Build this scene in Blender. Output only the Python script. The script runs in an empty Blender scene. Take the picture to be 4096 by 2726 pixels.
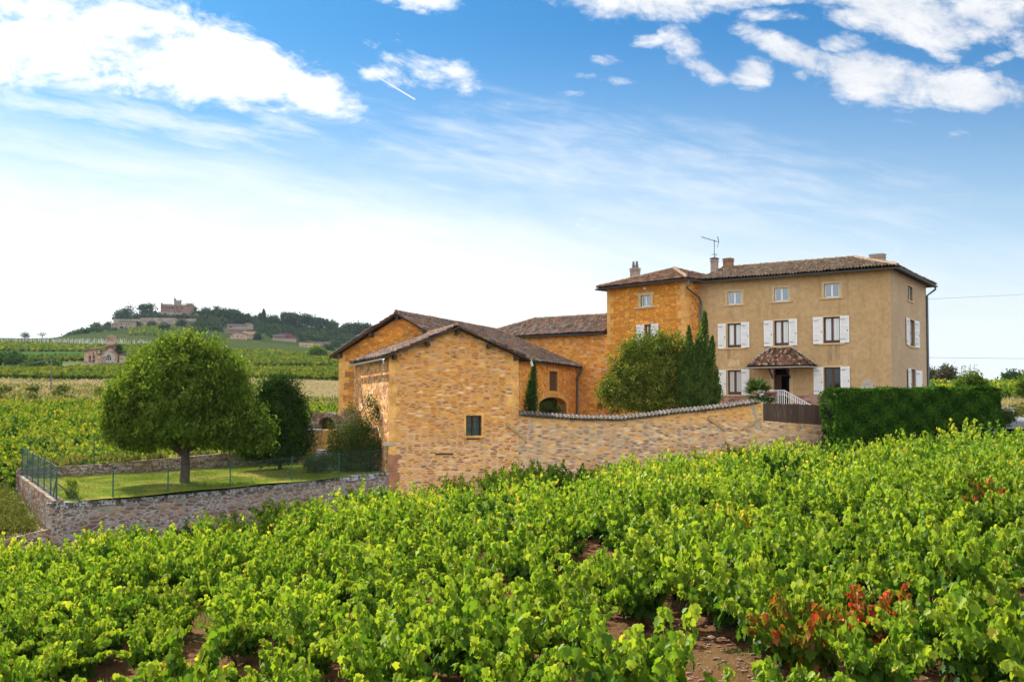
import bpy, bmesh, math, random
import numpy as np
from mathutils import Vector, Matrix
R = math.radians
random.seed(7)
rng = np.random.default_rng(7)
scene = bpy.context.scene
COL = scene.collection

# ---------------------------------------------------------------- camera, sun, exposure
FOC = 3982.0; PITCH = R(2.1); CY = 1474.0        # pixels of the 4096x2726 photograph
cam = bpy.data.cameras.new('camera'); camo = bpy.data.objects.new('camera', cam); COL.objects.link(camo)
cam.sensor_width = 36.0; cam.lens = FOC/4096*36.0; cam.shift_y = 111/4096
cam.clip_start = 0.2; cam.clip_end = 9000
camo.location = (0, 0, 0); camo.rotation_euler = (R(90)+PITCH, 0, 0)
scene.camera = camo
SUN_AZ = R(-38)   # clockwise from +Y (the view direction)
SUN_EL = R(37)
sun = bpy.data.lights.new('sun', 'SUN'); suno = bpy.data.objects.new('sun', sun); COL.objects.link(suno)
sun.energy = 4.3; sun.angle = R(0.8); sun.color = (1.0, 0.94, 0.84)
sdir = Vector((math.sin(SUN_AZ)*math.cos(SUN_EL), math.cos(SUN_AZ)*math.cos(SUN_EL), math.sin(SUN_EL)))
suno.rotation_euler = sdir.to_track_quat('Z', 'Y').to_euler()
scene.view_settings.view_transform = 'Standard'; scene.view_settings.look = 'None'
scene.view_settings.exposure = 1.5; scene.view_settings.gamma = 1.0
scene.cycles.max_bounces = 8; scene.cycles.diffuse_bounces = 3; scene.cycles.glossy_bounces = 3
scene.cycles.transmission_bounces = 5; scene.cycles.transparent_max_bounces = 8; scene.cycles.volume_bounces = 0
scene.cycles.use_denoising = True

def at(px, py, d):
    """point at forward distance d seen at pixel (px,py) of the photograph"""
    xc = (px-2048)/FOC; yu = (CY-py)/FOC
    Y = math.cos(PITCH)-yu*math.sin(PITCH); Z = math.sin(PITCH)+yu*math.cos(PITCH)
    s = d/Y
    return Vector((xc*s, d, Z*s))
def px_of(p):
    X, Y, Z = p
    dp = Y*math.cos(PITCH)+Z*math.sin(PITCH); up = -Y*math.sin(PITCH)+Z*math.cos(PITCH)
    return 2048+FOC*X/dp, CY-FOC*up/dp
def zat(py, d, px=2048): return at(px, py, d).z

# ---------------------------------------------------------------- node helper
class NT:
    def __init__(s, tree): s.t = tree; s.n = tree.nodes; s.l = tree.links
    def new(s, ty, **kw):
        n = s.n.new(ty)
        for k, v in kw.items(): setattr(n, k, v)
        return n
    def put(s, sock, v):
        if isinstance(v, bpy.types.NodeSocket): s.l.new(v, sock)
        elif v is not None: sock.default_value = v
    def m(s, op, a, b=None, c=None, clamp=False):
        n = s.new('ShaderNodeMath', operation=op, use_clamp=clamp)
        s.put(n.inputs[0], a); s.put(n.inputs[1], b); s.put(n.inputs[2], c)
        return n.outputs[0]
    def vm(s, op, a, b=None, sc=None):
        n = s.new('ShaderNodeVectorMath', operation=op)
        s.put(n.inputs[0], a); s.put(n.inputs[1], b)
        if sc is not None: s.put(n.inputs[3], sc)
        return n.outputs['Value'] if op in ('LENGTH', 'DOT_PRODUCT') else n.outputs[0]
    def mix(s, f, a, b, mode='MIX'):
        n = s.new('ShaderNodeMix', data_type='RGBA', blend_type=mode, clamp_factor=True)
        s.put(n.inputs[0], f); s.put(n.inputs[6], c4(a)); s.put(n.inputs[7], c4(b))
        return n.outputs[2]
    def ss(s, v, lo, hi, a=0.0, b=1.0):
        n = s.new('ShaderNodeMapRange', interpolation_type='SMOOTHSTEP')
        s.put(n.inputs[0], v); s.put(n.inputs[1], lo); s.put(n.inputs[2], hi); s.put(n.inputs[3], a); s.put(n.inputs[4], b)
        return n.outputs[0]
    def noise(s, vec, scale, detail=4, rough=0.5, dist=0.0, col=False):
        n = s.new('ShaderNodeTexNoise'); s.put(n.inputs['Vector'], vec)
        n.inputs['Scale'].default_value = scale; n.inputs['Detail'].default_value = detail
        n.inputs['Roughness'].default_value = rough; n.inputs['Distortion'].default_value = dist
        return n.outputs[1] if col else n.outputs[0]
    def ramp(s, f, stops, interp='LINEAR'):
        n = s.new('ShaderNodeValToRGB'); n.color_ramp.interpolation = interp
        e = n.color_ramp.elements
        while len(e) < len(stops): e.new(0.5)
        for i, (p, c) in enumerate(stops): e[i].position = p; e[i].color = c4(c)
        s.put(n.inputs[0], f); return n.outputs[0]
    def xyz(s, v):
        n = s.new('ShaderNodeSeparateXYZ'); s.put(n.inputs[0], v); return n.outputs
    def comb(s, x=0.0, y=0.0, z=0.0):
        n = s.new('ShaderNodeCombineXYZ'); s.put(n.inputs[0], x); s.put(n.inputs[1], y); s.put(n.inputs[2], z); return n.outputs[0]
def c4(c):
    if isinstance(c, (tuple, list)) and len(c) == 3: return (*c, 1.0)
    return c

# ---------------------------------------------------------------- world: Nishita sky with clouds
world = bpy.data.worlds.new('World'); scene.world = world; world.use_nodes = True
w = NT(world.node_tree); w.n.clear()
sky = w.new('ShaderNodeTexSky', sky_type='NISHITA'); sky.sun_disc = False
sky.sun_elevation = SUN_EL; sky.sun_rotation = SUN_AZ
sky.air_density = 1.0; sky.dust_density = 0.6; sky.ozone_density = 2.2; sky.altitude = 400
tc = w.new('ShaderNodeTexCoord')
X, Y, Z = w.xyz(tc.outputs['Generated'])[:3]
Yp = w.m('MAXIMUM', Y, 0.02)
U = w.m('DIVIDE', X, Yp); V = w.m('DIVIDE', Z, Yp)
front = w.ss(Y, 0.05, 0.3)
def uv(px, py):
    p = at(px, py, 1.0); return p.x, p.z
UVv = w.comb(U, V, 0.0)
def blob(px, py, rx, ry, deg, amp=1.0):
    cu, cv = uv(px, py); a = R(-deg)
    du = w.m('SUBTRACT', U, cu); dv = w.m('SUBTRACT', V, cv)
    ca, sa = math.cos(a), math.sin(a)
    e1 = w.m('DIVIDE', w.m('ADD', w.m('MULTIPLY', du, ca), w.m('MULTIPLY', dv, sa)), rx/FOC)
    e2 = w.m('DIVIDE', w.m('SUBTRACT', w.m('MULTIPLY', dv, ca), w.m('MULTIPLY', du, sa)), ry/FOC)
    r2 = w.m('ADD', w.m('MULTIPLY', e1, e1), w.m('MULTIPLY', e2, e2))
    return w.m('MULTIPLY', w.m('SUBTRACT', 1.0, r2), amp)
BL = [(250,120,620,210,2,1), (780,230,560,190,14,1), (1150,330,330,90,22,.9), (-200,220,560,190,0,1),(420,330,300,50,8,.5),
      (1700,300,200,70,8,.42),(1830,310,70,75,30,.5),(1560,290,110,28,-5,.3),
      (2480,-20,420,105,4,.95),(1620,-10,200,45,10,.5),(2900,-30,420,60,0,.8),(3560,20,420,140,16,1),(3950,60,260,160,10,.8),(3800,140,110,110,70,.7),
      (2720,180,95,75,20,.6),(2800,270,110,45,30,.55),(2610,165,90,25,0,.35),
      (3230,230,300,60,22,.9),(3010,290,90,70,0,.75),(3500,310,330,110,10,1),(3900,360,300,95,6,1),(3350,175,110,50,0,.6),(3980,235,90,30,-20,.5),
      (2400,310,150,22,10,.42),(2280,375,60,14,0,.3),(2430,245,60,22,10,.3),(3120,60,120,26,0,.3)]
f = None
for b_ in BL:
    v_ = blob(*b_); f = v_ if f is None else w.m('MAXIMUM', f, v_)
f = w.m('MAXIMUM', f, -0.55)
Us = w.comb(w.m('ADD', U, w.m('MULTIPLY', V, 0.25)), w.m('MULTIPLY', V, 1.7), 0.0)
n1 = w.noise(Us, 11.0, 12, 0.66, 0.5); n2 = w.noise(Us, 34.0, 6, 0.6, 0.2)
nn = w.m('ADD', w.m('MULTIPLY', w.m('SUBTRACT', n1, 0.5), 3.3), w.m('MULTIPLY', w.m('SUBTRACT', n2, 0.5), 1.7))
cov = w.m('ADD', f, nn)
cum = w.m('MULTIPLY', w.m('POWER', w.ss(cov, -0.12, 0.95), 0.8), front)
# thin high veil: whitens towards the horizon, strongest on the left, with streaks
Uv = w.comb(w.m('ADD', w.m('MULTIPLY', U, 0.9), w.m('MULTIPLY', V, -1.0)), w.m('ADD', w.m('MULTIPLY', V, 5.0), w.m('MULTIPLY', U, 1.1)), 0.3)
ns = w.noise(Uv, 3.2, 7, 0.55, 0.4); ns2 = w.noise(Uv, 11.0, 6, 0.6, 0.3)
edge = w.m('ADD', w.m('MULTIPLY', U, -0.13), 0.205)                 # height of the veil's upper edge
hv = w.m('SUBTRACT', edge, V)
hv = w.m('ADD', hv, w.m('MULTIPLY', w.m('SUBTRACT', ns, 0.5), 0.16))
hv = w.m('ADD', hv, w.m('MULTIPLY', w.m('SUBTRACT', ns2, 0.5), 0.05))
veil = w.ss(hv, -0.075, 0.10)
band = blob(2650, 760, 1700, 290, 9, 1.0)                            # diagonal cirrus band
band = w.m('MULTIPLY', w.ss(w.m('ADD', band, w.m('MULTIPLY', w.m('SUBTRACT', ns2, 0.5), 3.6)), -0.3, 2.3), 0.7)
band2 = w.m('MULTIPLY', w.ss(w.m('ADD', blob(500, 450, 1100, 170, 9, 1.0), w.m('MULTIPLY', w.m('SUBTRACT', ns2, 0.5), 4.2)), 0.0, 1.9), 0.68)
veil = w.m('MAXIMUM', veil, w.m('MAXIMUM', band, band2))
# contrail
a_ = uv(1380, 230); b_ = uv(1662, 399)
dx, dy = b_[0]-a_[0], b_[1]-a_[1]; L_ = math.hypot(dx, dy)
su = w.m('SUBTRACT', U, b_[0]); sv = w.m('SUBTRACT', V, b_[1])
al = w.m('DIVIDE', w.m('ADD', w.m('MULTIPLY', su, -dx/L_), w.m('MULTIPLY', sv, -dy/L_)), L_)
pe = w.m('ABSOLUTE', w.m('ADD', w.m('MULTIPLY', su, -dy/L_), w.m('MULTIPLY', sv, dx/L_)))
tr = w.m('MULTIPLY', w.ss(pe, 0.0004, 0.0011, 1.0, 0.0), w.m('MULTIPLY', w.ss(al, 0.0, 0.01), w.ss(al, 0.15, 1.0, 0.9, 0.0)))
tr = w.m('MULTIPLY', tr, front)
skyc = w.mix(1.0, sky.outputs[0], (0.108, 0.312, 0.432), 'MULTIPLY')
# generic broken veil for the half of the sky behind the camera
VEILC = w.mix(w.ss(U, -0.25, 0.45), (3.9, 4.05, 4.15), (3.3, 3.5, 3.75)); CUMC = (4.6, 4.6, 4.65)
hz = w.ss(V, -0.02, 0.41, 0.97, 0.0)
skyh = w.mix(w.m('MULTIPLY', hz, 0.95), skyc, (3.0, 3.5, 3.7))
c0 = w.mix(w.m('MULTIPLY', veil, w.ss(U, -0.1, 0.45, 0.97, 0.86)), skyh, VEILC)
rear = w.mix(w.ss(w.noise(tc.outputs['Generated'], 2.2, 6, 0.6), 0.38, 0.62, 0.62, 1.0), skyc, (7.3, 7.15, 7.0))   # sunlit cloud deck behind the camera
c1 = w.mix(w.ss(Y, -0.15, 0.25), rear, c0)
shade = w.ss(cov, 0.7, 1.5, 1.0, 0.86)
cumc = w.mix(w.ss(U, -0.1, 0.25), CUMC, (3.45, 3.5, 3.6))
cumc = w.mix(w.m('MULTIPLY', w.ss(n1, 0.42, 0.62, 1.0, 0.0), w.ss(U, -0.3, 0.2, 0.25, 0.7)), cumc, (2.7, 2.85, 3.1))
c2 = w.mix(w.m('MULTIPLY', cum, 0.97), c1, cumc)
c3 = w.mix(tr, c2, (3.4, 3.5, 3.6))
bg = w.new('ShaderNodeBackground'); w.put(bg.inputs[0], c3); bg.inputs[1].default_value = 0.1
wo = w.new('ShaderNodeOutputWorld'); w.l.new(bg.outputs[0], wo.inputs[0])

# ---------------------------------------------------------------- object helpers
def tag(o, label=None, cat=None, group=None, kind=None):
    if label: o['label'] = label
    if cat: o['category'] = cat
    if group: o['group'] = group
    if kind: o['kind'] = kind
    return o
def empty(name, loc, label=None, cat=None, group=None):
    o = bpy.data.objects.new(name, None); COL.objects.link(o); o.location = loc
    o.empty_display_size = 0.3
    return tag(o, label, cat, group)
def wloc(o):
    v = Vector((0, 0, 0))
    while o is not None: v = v+o.location; o = o.parent
    return v
class MB:
    """collects faces in world coordinates; build() links them as one mesh object"""
    def __init__(s): s.v = []; s.f = []; s.uv = None
    def add(s, vs, fs):
        b = len(s.v); s.v += [tuple(p) for p in vs]; s.f += [tuple(i+b for i in f_) for f_ in fs]
    def quad(s, a, b, c, d): s.add([a, b, c, d], [(0, 1, 2, 3)])
    def poly(s, pts): s.add(pts, [tuple(range(len(pts)))])
    def hexa(s, p):   # 8 points: 4 bottom ccw, 4 top ccw
        s.add(p, [(3, 2, 1, 0), (4, 5, 6, 7), (0, 1, 5, 4), (1, 2, 6, 5), (2, 3, 7, 6), (3, 0, 4, 7)])
    def prism(s, pts, off):
        n = len(pts); P = [Vector(p) for p in pts]; off = Vector(off)
        s.add(P+[p+off for p in P], [tuple(range(n-1, -1, -1)), tuple(range(n, 2*n))]+[(i, (i+1) % n, n+(i+1) % n, n+i) for i in range(n)])
    def tube(s, pts, r, k=8, cap=True):
        P = [Vector(p) for p in pts]; n = len(P)
        rs = r if isinstance(r, (list, tuple)) else [r]*n
        ref = None; rings = []
        for i in range(n):
            t = (P[min(i+1, n-1)]-P[max(i-1, 0)]).normalized()
            if ref is None: ref = t.orthogonal().normalized()
            ref = (ref-t*ref.dot(t)); ref = ref.normalized() if ref.length > 1e-6 else t.orthogonal().normalized()
            b = t.cross(ref)
            rings.append([P[i]+(ref*math.cos(2*math.pi*j/k)+b*math.sin(2*math.pi*j/k))*rs[i] for j in range(k)])
        vs = [p for rg in rings for p in rg]; fs = []
        for i in range(n-1):
            for j in range(k): fs.append((i*k+j, i*k+(j+1) % k, (i+1)*k+(j+1) % k, (i+1)*k+j))
        if cap: fs += [tuple(range(k-1, -1, -1)), tuple((n-1)*k+j for j in range(k))]
        s.add(vs, fs)
    def build(s, name, mat, parent=None, smooth=False, auto_uv=True):
        V_ = np.array(s.v, dtype=np.float64) if len(s.v) else np.zeros((0, 3))
        if parent is not None: org = np.array(wloc(parent))
        else: org = np.array([(V_[:, 0].min()+V_[:, 0].max())/2, (V_[:, 1].min()+V_[:, 1].max())/2, V_[:, 2].min()])
        me = bpy.data.meshes.new(name)
        me.from_pydata((V_-org).tolist(), [], s.f)
        if auto_uv: auto_uvs(me, org)
        if mat is not None: me.materials.append(mat)
        if smooth: me.polygons.foreach_set('use_smooth', [True]*len(me.polygons))
        me.update()
        o = bpy.data.objects.new(name, me); COL.objects.link(o)
        if parent is not None: o.parent = parent
        else: o.location = org
        return o
def auto_uvs(me, org):
    uvl = me.uv_layers.new(name='UVMap')
    n = len(me.polygons)
    if not n: return
    me.update()
    nor = np.zeros(n*3); me.polygons.foreach_get('normal', nor); nor = nor.reshape(-1, 3)
    co = np.zeros(len(me.vertices)*3); me.vertices.foreach_get('co', co); co = co.reshape(-1, 3)+org
    lt = np.zeros(n, dtype=np.int32); me.polygons.foreach_get('loop_total', lt)
    li = np.zeros(len(me.loops), dtype=np.int32); me.loops.foreach_get('vertex_index', li)
    fi = np.repeat(np.arange(n), lt)
    N = nor[fi]; P_ = co[li]
    t = np.stack([-N[:, 1], N[:, 0], np.zeros(len(N))], 1)
    ln = np.linalg.norm(t, axis=1); flat = ln < 0.08
    t[flat] = (1, 0, 0); ln[flat] = 1; t /= ln[:, None]
    b = np.cross(N, t)
    uvs = np.stack([(P_*t).sum(1), (P_*b).sum(1)], 1)
    uvl.data.foreach_set('uv', uvs.astype(np.float32).ravel())
class Frame:
    """vertical wall plane: origin p0, horizontal unit direction u, outward normal n"""
    def __init__(s, p0, u, n): s.p = Vector((p0[0], p0[1], 0)); s.u = Vector((u[0], u[1], 0)).normalized(); s.n = Vector((n[0], n[1], 0)).normalized()
    def __call__(s, u, z, o=0.0): return Vector((s.p.x+s.u.x*u+s.n.x*o, s.p.y+s.u.y*u+s.n.y*o, z))
    def sol(s, px, py=1620, o=0.0):
        """(u, z) where the ray through the pixel meets the plane o metres in front of the wall"""
        r = at(px, py, 1.0); p = s.p+s.n*o
        t = (p.x*s.n.x+p.y*s.n.y)/(r.x*s.n.x+r.y*s.n.y)
        q = r*t
        return (q.x-p.x)*s.u.x+(q.y-p.y)*s.u.y, q.z
    def box(s, mb, u0, u1, z0, z1, o0, o1):
        a = [(u0, o0), (u1, o0), (u1, o1), (u0, o1)]
        mb.hexa([s(u, z0, o) for u, o in a]+[s(u, z1, o) for u, o in a])
    def slab(s, mb, pts, o0, o1):  # pts (u,z) polygon
        P = [s(u, z, o0) for u, z in pts]; mb.prism(P, s.n*(o1-o0))
def wall_holes(mb, F, u0, u1, z0, z1, holes, top=None, depth=0.28, o=0.0):
    """flat wall sheet with openings and their reveals. holes: (u0,u1,z0,z1). top: extra polygon points above z1 (gable)"""
    us = sorted({u0, u1}|{h[0] for h in holes}|{h[1] for h in holes}); zs = sorted({z0, z1}|{h[2] for h in holes}|{h[3] for h in holes})
    for i in range(len(us)-1):
        for j in range(len(zs)-1):
            cu, cz = (us[i]+us[i+1])/2, (zs[j]+zs[j+1])/2
            if any(h[0] < cu < h[1] and h[2] < cz < h[3] for h in holes): continue
            mb.quad(F(us[i], zs[j], o), F(us[i+1], zs[j], o), F(us[i+1], zs[j+1], o), F(us[i], zs[j+1], o))
    for (a, b, c, d) in holes:
        mb.quad(F(a, c, o), F(b, c, o), F(b, c, o-depth), F(a, c, o-depth)); mb.quad(F(a, d, o-depth), F(b, d, o-depth), F(b, d, o), F(a, d, o))
        mb.quad(F(a, c, o-depth), F(a, d, o-depth), F(a, d, o), F(a, c, o)); mb.quad(F(b, c, o), F(b, d, o), F(b, d, o-depth), F(b, c, o-depth))
    if top: mb.poly([F(u, z, o) for u, z in top])

# ---------------------------------------------------------------- materials
M = {}
def mat(name):
    m_ = bpy.data.materials.new(name); m_.use_nodes = True; t = NT(m_.node_tree); t.n.clear()
    b = t.new('ShaderNodeBsdfPrincipled'); o = t.new('ShaderNodeOutputMaterial'); t.l.new(b.outputs[0], o.inputs[0])
    b.inputs['Specular IOR Level'].default_value = 0.25
    M[name] = m_; t.b = b; t.o = o
    return t
def bump(t, h, strength=0.4, dist=0.02):
    n = t.new('ShaderNodeBump'); n.inputs['Strength'].default_value = strength; n.inputs['Distance'].default_value = dist
    t.put(n.inputs['Height'], h); t.l.new(n.outputs[0], t.b.inputs['Normal'])
def uvnode(t): return t.new('ShaderNodeUVMap').outputs[0]
def objpos(t): return t.new('ShaderNodeNewGeometry').outputs['Position']
def plain(name, col, rough=0.7, var=0.25, scale=3.0, metal=0.0, bmp=0.0, spec=0.25):
    t = mat(name); p = objpos(t)
    n = t.noise(p, scale, 5, 0.6); n_b = t.noise(p, scale*9, 3, 0.6)
    k = t.m('ADD', t.m('MULTIPLY', n, 0.7), t.m('MULTIPLY', n_b, 0.3))
    c = t.mix(t.ss(k, 0.3, 0.7), tuple(x*(1-var) for x in col), tuple(min(1, x*(1+var)) for x in col))
    t.put(t.b.inputs['Base Color'], c); t.b.inputs['Roughness'].default_value = rough; t.b.inputs['Metallic'].default_value = metal
    t.b.inputs['Specular IOR Level'].default_value = spec
    if bmp: bump(t, n_b, bmp, 0.02)
    return M[name]
def stone(name, cols, mortar, sx=3.0, sz=7.0, gap=0.09, rand=0.9, warp=0.05, joint=0.8, tint=None, low=None, lich=None, bmp=0.6):
    """rubble or coursed stone: stretched cells, each with its own colour, and mortar between"""
    t = mat(name); u_ = uvnode(t); pos = objpos(t)
    wv = t.vm('SCALE', t.vm('SUBTRACT', t.noise(u_, 1.3, 4, 0.6, col=True), (0.5, 0.5, 0.5)), sc=warp*2.2)
    wv2 = t.vm('SCALE', t.vm('SUBTRACT', t.noise(u_, 9, 3, 0.6, col=True), (0.5, 0.5, 0.5)), sc=warp*0.5)
    q = t.vm('MULTIPLY', t.vm('ADD', t.vm('ADD', u_, wv), wv2), (sx, sz, 1.0))
    vc = t.new('ShaderNodeTexVoronoi', feature='F1', voronoi_dimensions='2D'); t.put(vc.inputs['Vector'], q); vc.inputs['Scale'].default_value = 1; vc.inputs['Randomness'].default_value = rand
    ve = t.new('ShaderNodeTexVoronoi', feature='DISTANCE_TO_EDGE', voronoi_dimensions='2D'); t.put(ve.inputs['Vector'], q); ve.inputs['Scale'].default_value = 1; ve.inputs['Randomness'].default_value = rand
    r_, g_, b_ = t.xyz(vc.outputs['Color'])[:3]
    k = len(cols)
    c = t.ramp(r_, [(i/k, cols[i]) for i in range(k)], 'CONSTANT')
    v = t.m('ADD', 0.82, t.m('MULTIPLY', g_, 0.36))
    c = t.mix(1.0, c, t.comb(v, v, v), 'MULTIPLY')
    grain = t.noise(u_, 26, 5, 0.7)
    gm = t.m('ADD', 0.62, t.m('MULTIPLY', grain, 0.76))
    c = t.mix(1.0, c, t.comb(gm, gm, gm), 'MULTIPLY')
    big = t.noise(u_, 0.45, 5, 0.6)
    gsz = t.m('MULTIPLY', gap, t.m('ADD', 0.35, t.m('MULTIPLY', t.noise(u_, 1.1, 3, 0.6), 1.5)))
    mm = t.m('MULTIPLY', t.m('SUBTRACT', 1.0, t.ss(t.m('DIVIDE', ve.outputs['Distance'], gsz), 0.35, 1.0)), joint)
    if low is not None:      # other stone mix and paler pointing low on the wall: (z0, z1, cols2, mortar2)
        z0, z1, cols2, mort2 = low
        zz = t.m('ADD', t.xyz(pos)[2], t.m('MULTIPLY', t.m('SUBTRACT', big, 0.5), 1.6))
        lf = t.ss(zz, z0, z1, 1.0, 0.0)
        k2 = len(cols2)
        cc = t.mix(1.0, t.ramp(r_, [(i/k2, cols2[i]) for i in range(k2)], 'CONSTANT'), t.comb(v, v, v), 'MULTIPLY')
        cc = t.mix(1.0, cc, t.comb(gm, gm, gm), 'MULTIPLY')
        c = t.mix(lf, c, cc); mo = t.mix(lf, mortar, mort2)
    else: mo = mortar
    mo = t.mix(t.m('MULTIPLY', grain, 0.25), mo, (0.2, 0.13, 0.07))
    c = t.mix(mm, c, mo)
    c = t.mix(t.ss(big, 0.4, 0.75, 0.0, 0.25), c, tint or (0.50, 0.24, 0.11))
    c = t.mix(t.m('MULTIPLY', t.ss(t.noise(t.vm('MULTIPLY', u_, (2.0, 0.35, 1)), 1.0, 5, 0.6), 0.55, 0.8), 0.22), c, (0.16, 0.10, 0.06))
    if lich:                 # grey-white lichen and dark moss along the top: heights of the band above z
        lz0, lz1 = lich
        lm = t.m('MULTIPLY', t.ss(t.noise(u_, 7, 5, 0.7), 0.48, 0.56), t.ss(t.noise(u_, 0.9, 3), 0.3, 0.6))
        c = t.mix(t.m('MULTIPLY', lm, 0.75), c, (0.42, 0.43, 0.42))
    t.put(t.b.inputs['Base Color'], c); t.b.inputs['Roughness'].default_value = 1.0; t.b.inputs['Specular IOR Level'].default_value = 0.0
    h = t.m('ADD', t.m('MULTIPLY', t.ss(ve.outputs['Distance'], 0.0, 0.16), 1.0), t.m('MULTIPLY', grain, 0.35))
    h = t.m('ADD', h, t.m('MULTIPLY', b_, 0.5))
    bump(t, h, bmp, 0.035)
    return M[name]
OR = (0.66, 0.28, 0.045); OR2 = (0.74, 0.35, 0.075); OR3 = (0.56, 0.21, 0.04); YE = (0.80, 0.43, 0.125); RD = (0.44, 0.18, 0.08)
PU = (0.28, 0.15, 0.11); PK = (0.64, 0.34, 0.18); CR = (0.80, 0.53, 0.28); BR = (0.38, 0.20, 0.08)
stone('stone_gable', [OR2, PK, OR, OR3, RD, OR2, OR, YE, PK, OR3, CR, OR, RD, BR], (0.78, 0.47, 0.22), 2.8, 9.0, 0.22, 0.85,
      low=(-2.3, -0.6, [OR2, PK, CR, OR3, RD, OR2, PU, CR, PK, BR, PK, RD, YE], (0.86, 0.60, 0.35)))
stone('stone_gable_side', [PK, OR2, PU, CR, YE, RD, PK, CR, OR, BR], (0.58, 0.40, 0.26), 3.8, 6.0, 0.13, 1.0)
stone('stone_orange', [OR, OR2, OR, OR3, OR2, OR, (0.55,0.24,0.07), OR2, OR], (0.36, 0.16, 0.04), 2.3, 6.0, 0.10, 0.75, joint=0.7, bmp=0.6, tint=(0.52, 0.24, 0.05))
stone('stone_orange_fine', [OR, OR2, OR3, OR, PK, OR2, OR, OR3], (0.60, 0.36, 0.17), 3.4, 6.4, 0.07, 0.7, joint=0.75)
stone('stone_barn', [OR, OR3, OR2, OR, BR, OR, OR3], (0.34, 0.17, 0.06), 3.2, 6.2, 0.07, 0.8, joint=0.75)
stone('stone_yard_wall', [OR2, YE, PK, OR, OR3, RD, YE, OR2, OR2], (0.84, 0.55, 0.28), 2.8, 9.5, 0.24, 0.9,
      low=(-1.3, -0.5, [CR, PK, YE, (0.40, 0.30, 0.22), RD, CR, PU, OR], (0.62, 0.51, 0.38)), tint=(0.52, 0.36, 0.2))
stone('stone_retaining', [(0.20, 0.095, 0.08), (0.17, 0.10, 0.09), (0.24, 0.13, 0.10), (0.30, 0.19, 0.12), (0.15, 0.085, 0.08), (0.34, 0.20, 0.10), (0.27, 0.23, 0.20), (0.19, 0.10, 0.085)],
      (0.33, 0.33, 0.32), 2.1, 6.2, 0.17, 0.9, tint=(0.16, 0.11, 0.09), lich=(0, 1))
stone('stone_old', [(0.20, 0.12, 0.08), (0.26, 0.17, 0.11), (0.15, 0.09, 0.07), (0.32, 0.24, 0.16), (0.22, 0.13, 0.09)], (0.10, 0.08, 0.06), 2.6, 6.0, 0.12, 1.0, lich=(0, 1), tint=(0.12, 0.09, 0.06))
stone('stone_plinth', [(0.34, 0.19, 0.15), (0.28, 0.16, 0.13), (0.40, 0.25, 0.2), (0.22, 0.13, 0.11)], (0.40, 0.28, 0.22), 2.4, 6.5, 0.12, 0.9)
stone('stone_chapel', [(0.34, 0.22, 0.16), (0.42, 0.29, 0.21), (0.30, 0.19, 0.13), (0.46, 0.36, 0.28)], (0.42, 0.33, 0.26), 0.8, 1.4, 0.2, 1.0, joint=0.5)
stone('stone_castle', [(0.17, 0.105, 0.085), (0.20, 0.12, 0.095), (0.14, 0.09, 0.08), (0.21, 0.145, 0.115)], (0.19, 0.13, 0.10), 0.3, 0.5, 0.2, 1.0, joint=0.4)
stone('stone_grey_far', [(0.26, 0.22, 0.19), (0.30, 0.26, 0.22), (0.22, 0.18, 0.16)], (0.3, 0.26, 0.22), 0.3, 0.5, 0.2, 1.0, joint=0.4)
plain('quoin', (0.68, 0.37, 0.12), 0.9, 0.4, 1.6, bmp=0.4)
plain('quoin_red', (0.36, 0.17, 0.10), 0.9, 0.3, 1.6, bmp=0.4)
plain('dressed', (0.54, 0.41, 0.24), 0.85, 0.18, 4, bmp=0.25)
plain('dressed_orange', (0.66, 0.36, 0.11), 0.85, 0.2, 3, bmp=0.25)
plain('wood_dark', (0.06, 0.04, 0.028), 0.85, 0.4, 6, bmp=0.3)
plain('wood_board', (0.42, 0.28, 0.15), 0.8, 0.25, 8, bmp=0.2)
plain('zinc', (0.10, 0.14, 0.16), 0.45, 0.25, 5, metal=0.6, spec=0.4)
plain('zinc_light', (0.50, 0.50, 0.48), 0.5, 0.2, 3, metal=0.2, spec=0.4)
plain('white_paint', (0.78, 0.79, 0.80), 0.5, 0.06, 5)
plain('brown_frame', (0.10, 0.045, 0.03), 0.5, 0.2, 8)
plain('brown_shutter', (0.095, 0.05, 0.035), 0.7, 0.3, 10)
plain('interior_dark', (0.008, 0.007, 0.006), 0.9, 0.1, 2)
plain('metal_dark', (0.03, 0.03, 0.03), 0.5, 0.2, 8, metal=0.5)
plain('green_post', (0.03, 0.085, 0.075), 0.5, 0.2, 6)
plain('curtain', (0.55, 0.57, 0.58), 0.9, 0.15, 10)
plain('flower_box', (0.22, 0.07, 0.06), 0.6, 0.2, 6)
plain('lichen_stone', (0.30, 0.30, 0.28), 0.95, 0.5, 6, bmp=0.5)
plain('cement', (0.40, 0.37, 0.32), 0.95, 0.2, 5, bmp=0.3)
plain('chimney_render', (0.33, 0.27, 0.22), 0.9, 0.3, 4, bmp=0.3)
plain('brick_cap', (0.30, 0.12, 0.07), 0.9, 0.25, 8, bmp=0.3)
plain('clay_pot', (0.12, 0.11, 0.13), 0.7, 0.2, 5)
plain('bark', (0.075, 0.058, 0.045), 0.95, 0.4, 7, bmp=0.8)
plain('vine_bark', (0.055, 0.038, 0.028), 0.95, 0.4, 20, bmp=0.6)
plain('cane', (0.16, 0.10, 0.05), 0.8, 0.3, 10)
plain('grape', (0.012, 0.012, 0.035), 0.45, 0.3, 20)
plain('pole_wood', (0.14, 0.13, 0.12), 0.9, 0.25, 4)
plain('wire_grey', (0.16, 0.18, 0.20), 0.6, 0.1, 2)
plain('stake_pale', (0.50, 0.52, 0.50), 0.8, 0.15, 2)
plain('asphalt', (0.15, 0.155, 0.165), 0.85, 0.18, 3, bmp=0.3)
plain('gravel_yard', (0.30, 0.24, 0.18), 0.95, 0.25, 4, bmp=0.3)
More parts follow.
